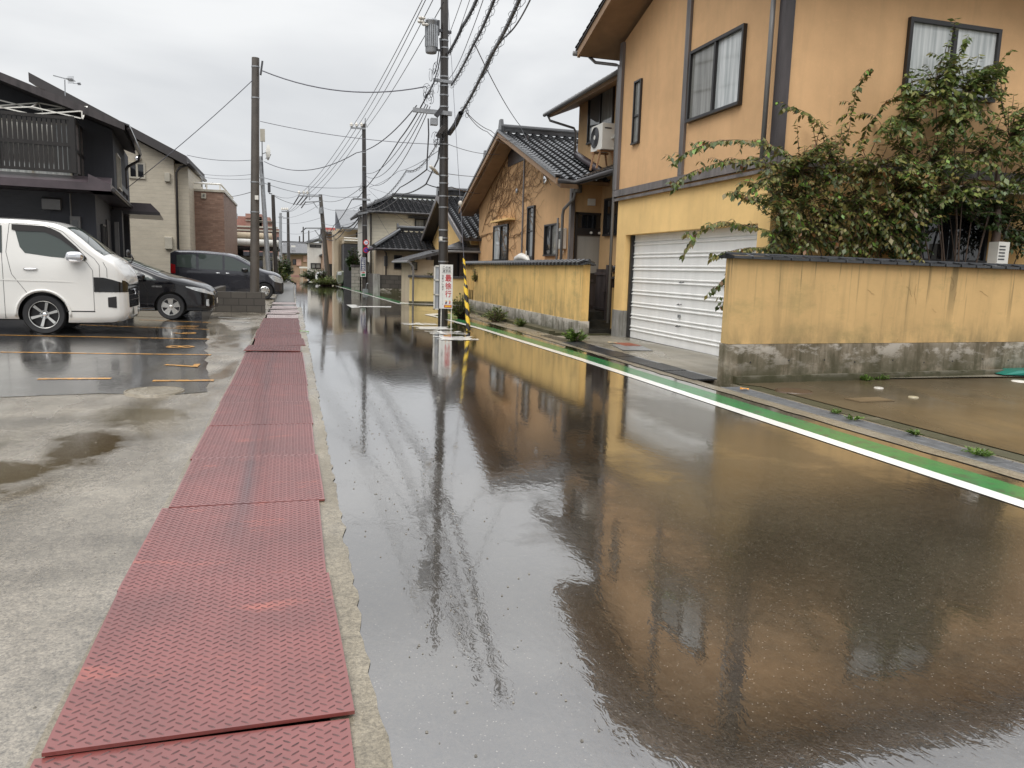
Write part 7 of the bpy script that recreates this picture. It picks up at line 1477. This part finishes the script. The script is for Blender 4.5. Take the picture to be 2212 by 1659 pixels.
for i, (x, y, lb, s_) in enumerate(((1003 * 1.0 + 1105, 980, 'tuft of weeds sprouting from the grating at the right edge', .13), (2118, 984, 'pair of weeds beside the grating close to the right edge', .10), (1976, 939, 'small weed on the grating right of centre', .08), (1842, 907, 'flat weed on the edge of the grating', .09), (1806, 893, 'tiny weed at the start of the long grating', .06))): plant('weed', lb, gp_(x, y, .02), s_, .055, 20, .034, m_weed, 20 + i)
for i, (x, y, lb) in enumerate(((1868, 820, 'low bright weeds along the footing of the front wall'), (1900, 818, 'second patch of footing weeds to the right'), (1949, 814, 'third patch of footing weeds, the lushest'), (2061, 808, 'lone pale weed further right on the footing'))): q = G(x, y, .04); plant('weed', lb, (q[0], q[1], .03), .12 if i < 3 else .05, .08, 30, .04, m_weed, 30 + i)
plant('roadside_bush', 'twiggy green plant clinging to the slotted end of the yellow wall', (6.18, 26.5, 1.0), .12, .5, 40, .07, m_leaf_tree, 40)
# ================================================================ gratings, covers, litter
def grate(name, wx, ly, mat, pitch=.03, bw=.007):
    m = MB(); m.box(-wx / 2, -wx / 2 + .012, -ly / 2, ly / 2, -.03, 0); m.box(wx / 2 - .012, wx / 2, -ly / 2, ly / 2, -.03, 0); y = -ly / 2
    while y < ly / 2: m.box(-wx / 2 + .012, wx / 2 - .012, y, y + bw, -.03, -.001); y += pitch
    m.box(-.01, .01, -ly / 2, ly / 2, -.029, -.006); return m.obj(name, mat)
g0_ = grate('drain_grating', .275, .985, m_steel); lab = ['nearest', 'second', 'third', 'fourth', 'fifth', 'sixth', 'seventh', 'eighth']
n_ = 0; y = 1.2
for i in range(8):
    o = g0_ if i == 0 else copy_tree(g0_); o.location = (5.44, y, .016); tag(o, '%s steel drain grating from the right edge of the photo' % lab[i].replace('nearest', 'first'), 'grating', 'steel gratings along the right of the road'); y += 1.0
m_mat = simple('black_rubber_cover', (.035, .036, .038), .28, var=.3, scale=5); g1_ = None
for i in range(6):
    m = MB(); m.box(-.20, .20, -.44, .44, -.02, 0); 
    for a_ in range(8): m.box(-.18 + .05 * a_, -.165 + .05 * a_, -.42, .42, 0, .003)
    o = m.obj('drain_cover', m_mat) if i == 0 else copy_tree(g1_); g1_ = g1_ or o; o.location = (5.46, 9.75 + .9 * i, .026 + .004 * (i % 2)); o.rotation_euler = (0, 0, R_([1, -1.5, .5, -.5, 1.2, -2][i])); tag(o, 'black cover over the ditch, %s from the open gap at the wall corner' % lab[i].replace('nearest', 'first'), 'drain cover', 'black covers over the ditch at the driveway')
m = MB(); m.box(5.62, 5.66, 9.3, 14.9, .0, .03); tag(m.obj('driveway_edge_rail', m_steel), 'pale steel rail between the ditch covers and the driveway', 'rail')
def round_cover(name, lb, px, py, r, mat, z=.004, ring=True, cat='manhole cover'):
    q = G(px, py, z); m = MB(); m.lathe([(0, .008), (r * .9, .008), (r * .91, .001), (r * .95, .001), (r * .96, .010), (r, .009), (r + .01, -.01)], (q[0], q[1], z), 'z', 40); return tag(m.obj(name, mat), lb, cat)
round_cover('manhole_cover', 'round manhole cover flush in the lot next to the red plates', 334, 845, .30, m_gutter); round_cover('manhole_cover', 'round rusty manhole cover in front of the front wall corner', 1715, 845, .22, simple('rusty_iron', (.09, .055, .03), .3), .031)
round_cover('stopcock_cover', 'small white round cover in the forecourt near the wall', 1898, 838, .055, m_insul, .033); round_cover('stopcock_cover', 'small cream round cover in the middle of the forecourt', 1973, 858, .055, simple('dull_cream', (.38, .33, .22), .4), .033); round_cover('stopcock_cover', 'white round cover at the right edge below the green sheet', 2202, 824, .10, m_plastic_w, .033)
q = G(1878, 864, .031); m = MB(); m.box(-.26, .26, -.13, .13, 0, .008); m.box(-.24, .24, -.11, .11, .008, .011); o = m.obj('meter_cover', simple('bronze_cover', (.14, .10, .055), .35)); o.location = (q[0], q[1], .031); o.rotation_euler = (0, 0, R_(4)); tag(o, 'rectangular bronze water meter cover in the forecourt', 'meter cover')
q = G(1365, 751, .03); m = MB(); m.box(-.28, .28, -.5, .5, 0, .01); o = m.obj('steel_sheet', m_steel); o.location = (q[0], q[1], .026); o.rotation_euler = (0, 0, R_(-12)); tag(o, 'pale rectangular sheet lying on the driveway before the shutter', 'sheet'); m = MB(); 
for i in range(9): m.box(-.16 + .04 * i, -.15 + .04 * i, -.3, .3, .0, .004); m.box(-.16, .17, -.3 + .07 * i, -.29 + .07 * i, .004, .007)
o = m.obj('rusty_mesh', simple('rust_red', (.38, .12, .07), .6)); o.location = (q[0] + .15, q[1] + .55, .04); tag(o, 'rusty red mesh square behind the pale sheet on the driveway', 'mesh')
def dead_leaf(lb, px, py, z, s, col, rz):
    q = G(px, py, z); m = MB(); vs = []; 
    for k in range(9): t = k / 8; w_ = s * .32 * sin(pi * min(1, t * 1.05)) + .001; vs += [(s * (t - .5), -w_, .012 * sin(t * 5)), (s * (t - .5), w_, .016 + .01 * cos(t * 4))]
    m.add(vs, [(2 * k, 2 * k + 2, 2 * k + 3, 2 * k + 1) for k in range(8)]); o = m.obj('fallen_leaf', col); o.location = (q[0], q[1], z + .008); o.rotation_euler = (0, 0, rz); tag(o, lb, 'leaf')
m_dl = simple('orange_leaf', (.62, .27, .05), .4); m_dl2 = simple('tan_leaf', (.45, .36, .22), .5); m_dl3 = simple('green_leaf', (.12, .22, .03), .3)
dead_leaf('curled orange fallen leaf at the corner of the front wall', 1608, 842, .03, .15, m_dl, .2); dead_leaf('tan fallen leaf on the driveway near the garage pillar', 1323, 741, .03, .22, m_dl2, .1); dead_leaf('green leaf lying beside the row of red plates', 657, 717, .01, .2, m_dl3, .1)
random.seed(31); m = MB()
for i in range(420):
    x, y = (random.uniform(.35, 1.1), random.uniform(1.2, 9)) if i % 3 else (random.uniform(-3.2, -.8), random.uniform(1.6, 7)); s = random.uniform(.0022, .006); z = .001 if x > 0 else -.003
    m.add([(x - s, y - s * .7, z), (x + s * .8, y - s, z), (x + s, y + s * .7, z), (x - s * .6, y + s, z), (x, y, z + s * 1.1)], [(0, 1, 4), (1, 2, 4), (2, 3, 4), (3, 0, 4)])
tag(m.obj('grit', simple('grit', (.16, .145, .12), .5, var=.6, scale=40)), 'scattered grit and small stones on the wet ground', 'grit', kind='stuff')
q = atY(2200, 812, 9.1); m = MB(); m.prism([(q.x - .28, 9.1, .07), (q.x + .6, 9.0, .05), (q.x + .6, 9.0, .14), (q.x + .0, 9.1, .13)], (0, .35, 0)); tag(m.obj('folded_tarp', simple('green_tarp', (.005, .16, .12), .3)), 'teal green folded sheet on the ground at the right edge', 'tarp')
m = MB(); q = atY(1148, 566, 22.5); pts = []; m.tube([(6.6, 21.5, 1.70), (6.62, 21.9, 1.80), (6.6, 22.3, 1.83), (6.6, 22.8, 1.77), (6.6, 23.1, 1.68)], [.03, .1, .13, .1, .03], 8); tag(m.obj('white_bag', m_plastic_w, None, True), 'white cloth bundle lying on top of the yellow wall', 'bundle'); m = MB(); q = atX(1137, 548, 6.6); m.tube([(6.6, q.y, 1.55), (6.6, q.y, q.z + .05), (6.6, q.y + .04, q.z + .08), (6.6, q.y + .08, q.z)], .012, 5); tag(m.obj('white_hook', m_plastic_w), 'thin white hooked stick above the yellow wall', 'stick')
# overturned white-black bollard things by the charcoal house and dark post base
q = atY(764, 590, 50); m = MB(); m.tube([(q.x, 50, 0), (q.x, 50, q.z + .25)], .09, 8); m.box(q.x - .06, q.x + .06, 49.9, 49.92, q.z - .25, q.z + .05); tag(m.obj('drum_post', m_blackgl), 'short black post with a white patch beside the charcoal bay', 'post')
q = atY(779, 612, 42.5); m = MB(); m.tube([(q.x + .25, 42.3, 0), (q.x + .3, 42.3, .5), (q.x + .45, 42.3, .55)], .025, 5); m.box(q.x + .1, q.x + .4, 42.2, 42.4, 0, .22); tag(m.obj('standpipe', m_steel), 'small grey standpipe at the foot of the slim pole', 'standpipe')
# far notice and a walking person
a, b = atY(618, 596, 88), atY(624, 617, 88); fn = empty('far_notice', (atY(621, 600, 88).x, 88, -.1), 0, 'small far white notice with red characters at the foot of the far dark pole', 'notice board')
q0, q1 = atY(616.5, 578, 88), atY(622.5, 597, 88); m = MB(); m.box(q0.x, q1.x, 88, 88.05, q1.z, q0.z); part(fn, m, 'board', m_signw); m = MB(); m.box(q0.x, q0.x + .04, 88, 88.04, -.1, q1.z); part(fn, m, 'leg', m_plastic_w); m = MB(); m.box(q1.x - .04, q1.x, 88, 88.04, -.1, q1.z); part(fn, m, 'leg', m_plastic_w)
for i, ch in enumerate('最徐行'): flat(fn, 'red_lettering', ch, Vector(((q0.x + q1.x) / 2, 87.99, q0.z - (q0.z - q1.z) * (.2 + .26 * i))), ((q1.x - q0.x) * .6, (q0.z - q1.z) * .2), m_red, bold=.03)
def person(lb, loc, hgt, rz, shirt, skirt):
    k = hgt / 1.6; root = empty('person', loc, rz, lb, 'person'); J = [(0, 0, .85), (0, 0, 1.12), (0, 0, 1.32), (0, 0, 1.40), (0, 0, 1.50), (-.17, 0, 1.29), (-.22, .02, 1.05), (-.2, .1, .82), (.17, 0, 1.29), (.22, -.02, 1.05), (.2, -.1, .82), (-.08, 0, .82), (-.09, .1, .46), (-.09, -.02, .08), (-.09, .1, .03), (.08, 0, .82), (.09, -.12, .46), (.09, -.25, .1), (.09, -.14, .04)]
    E_2 = [(0, 1), (1, 2), (2, 3), (3, 4), (2, 5), (5, 6), (6, 7), (2, 8), (8, 9), (9, 10), (0, 11), (11, 12), (12, 13), (13, 14), (0, 15), (15, 16), (16, 17), (17, 18)]; Rr_ = [.12, .11, .12, .05, .1, .055, .04, .032, .055, .04, .032, .09, .06, .04, .035, .09, .06, .04, .035]
    me = bpy.data.meshes.new('body'); me.from_pydata([Vector(j) * k for j in J], E_2, []); o = link('body', me, root); s = o.modifiers.new('skin', 'SKIN'); 
    if not me.skin_vertices: me.attributes
    for i, sv in enumerate(me.skin_vertices[0].data if me.skin_vertices else []): sv.radius = (Rr_[i] * k, Rr_[i] * k); sv.use_root = (i == 0)
    o.modifiers.new('sub', 'SUBSURF').levels = 1; me.materials.append(m_skin)
    def ch(nm, prof, mat): m = MB(); m.lathe([(r * k, z * k) for r, z in prof], (0, 0, 0), 'z', 12); m.obj(nm, mat, root, True)
    ch('shirt', [(.0, 1.37), (.1, 1.36), (.19, 1.30), (.17, 1.1), (.16, .88), (0, .87)], shirt); ch('skirt', [(.14, .92), (.17, .8), (.22, .5), (0, .5)], skirt); ch('hair', [(0, 1.62), (.08, 1.6), (.105, 1.53), (.1, 1.42), (.03, 1.40)], m_frame)
person('person in a white top and dark skirt walking at the far end of the street', (atY(611.5, 598, 96).x, 96, -.155), 1.15, .3, m_signw, m_frame)
# a few flowers / orange patch far away
m = MB(); a, b = atY(618, 603, 99), atY(664, 600, 99); m.box(a.x, b.x, 99, 99.3, -.1, .12); tag(m.obj('far_brick_planter', m_brick_far), 'low reddish brick edging in front of the far grass', 'planter')
# every thing gets a label and category; lone structure pieces have been tagged above
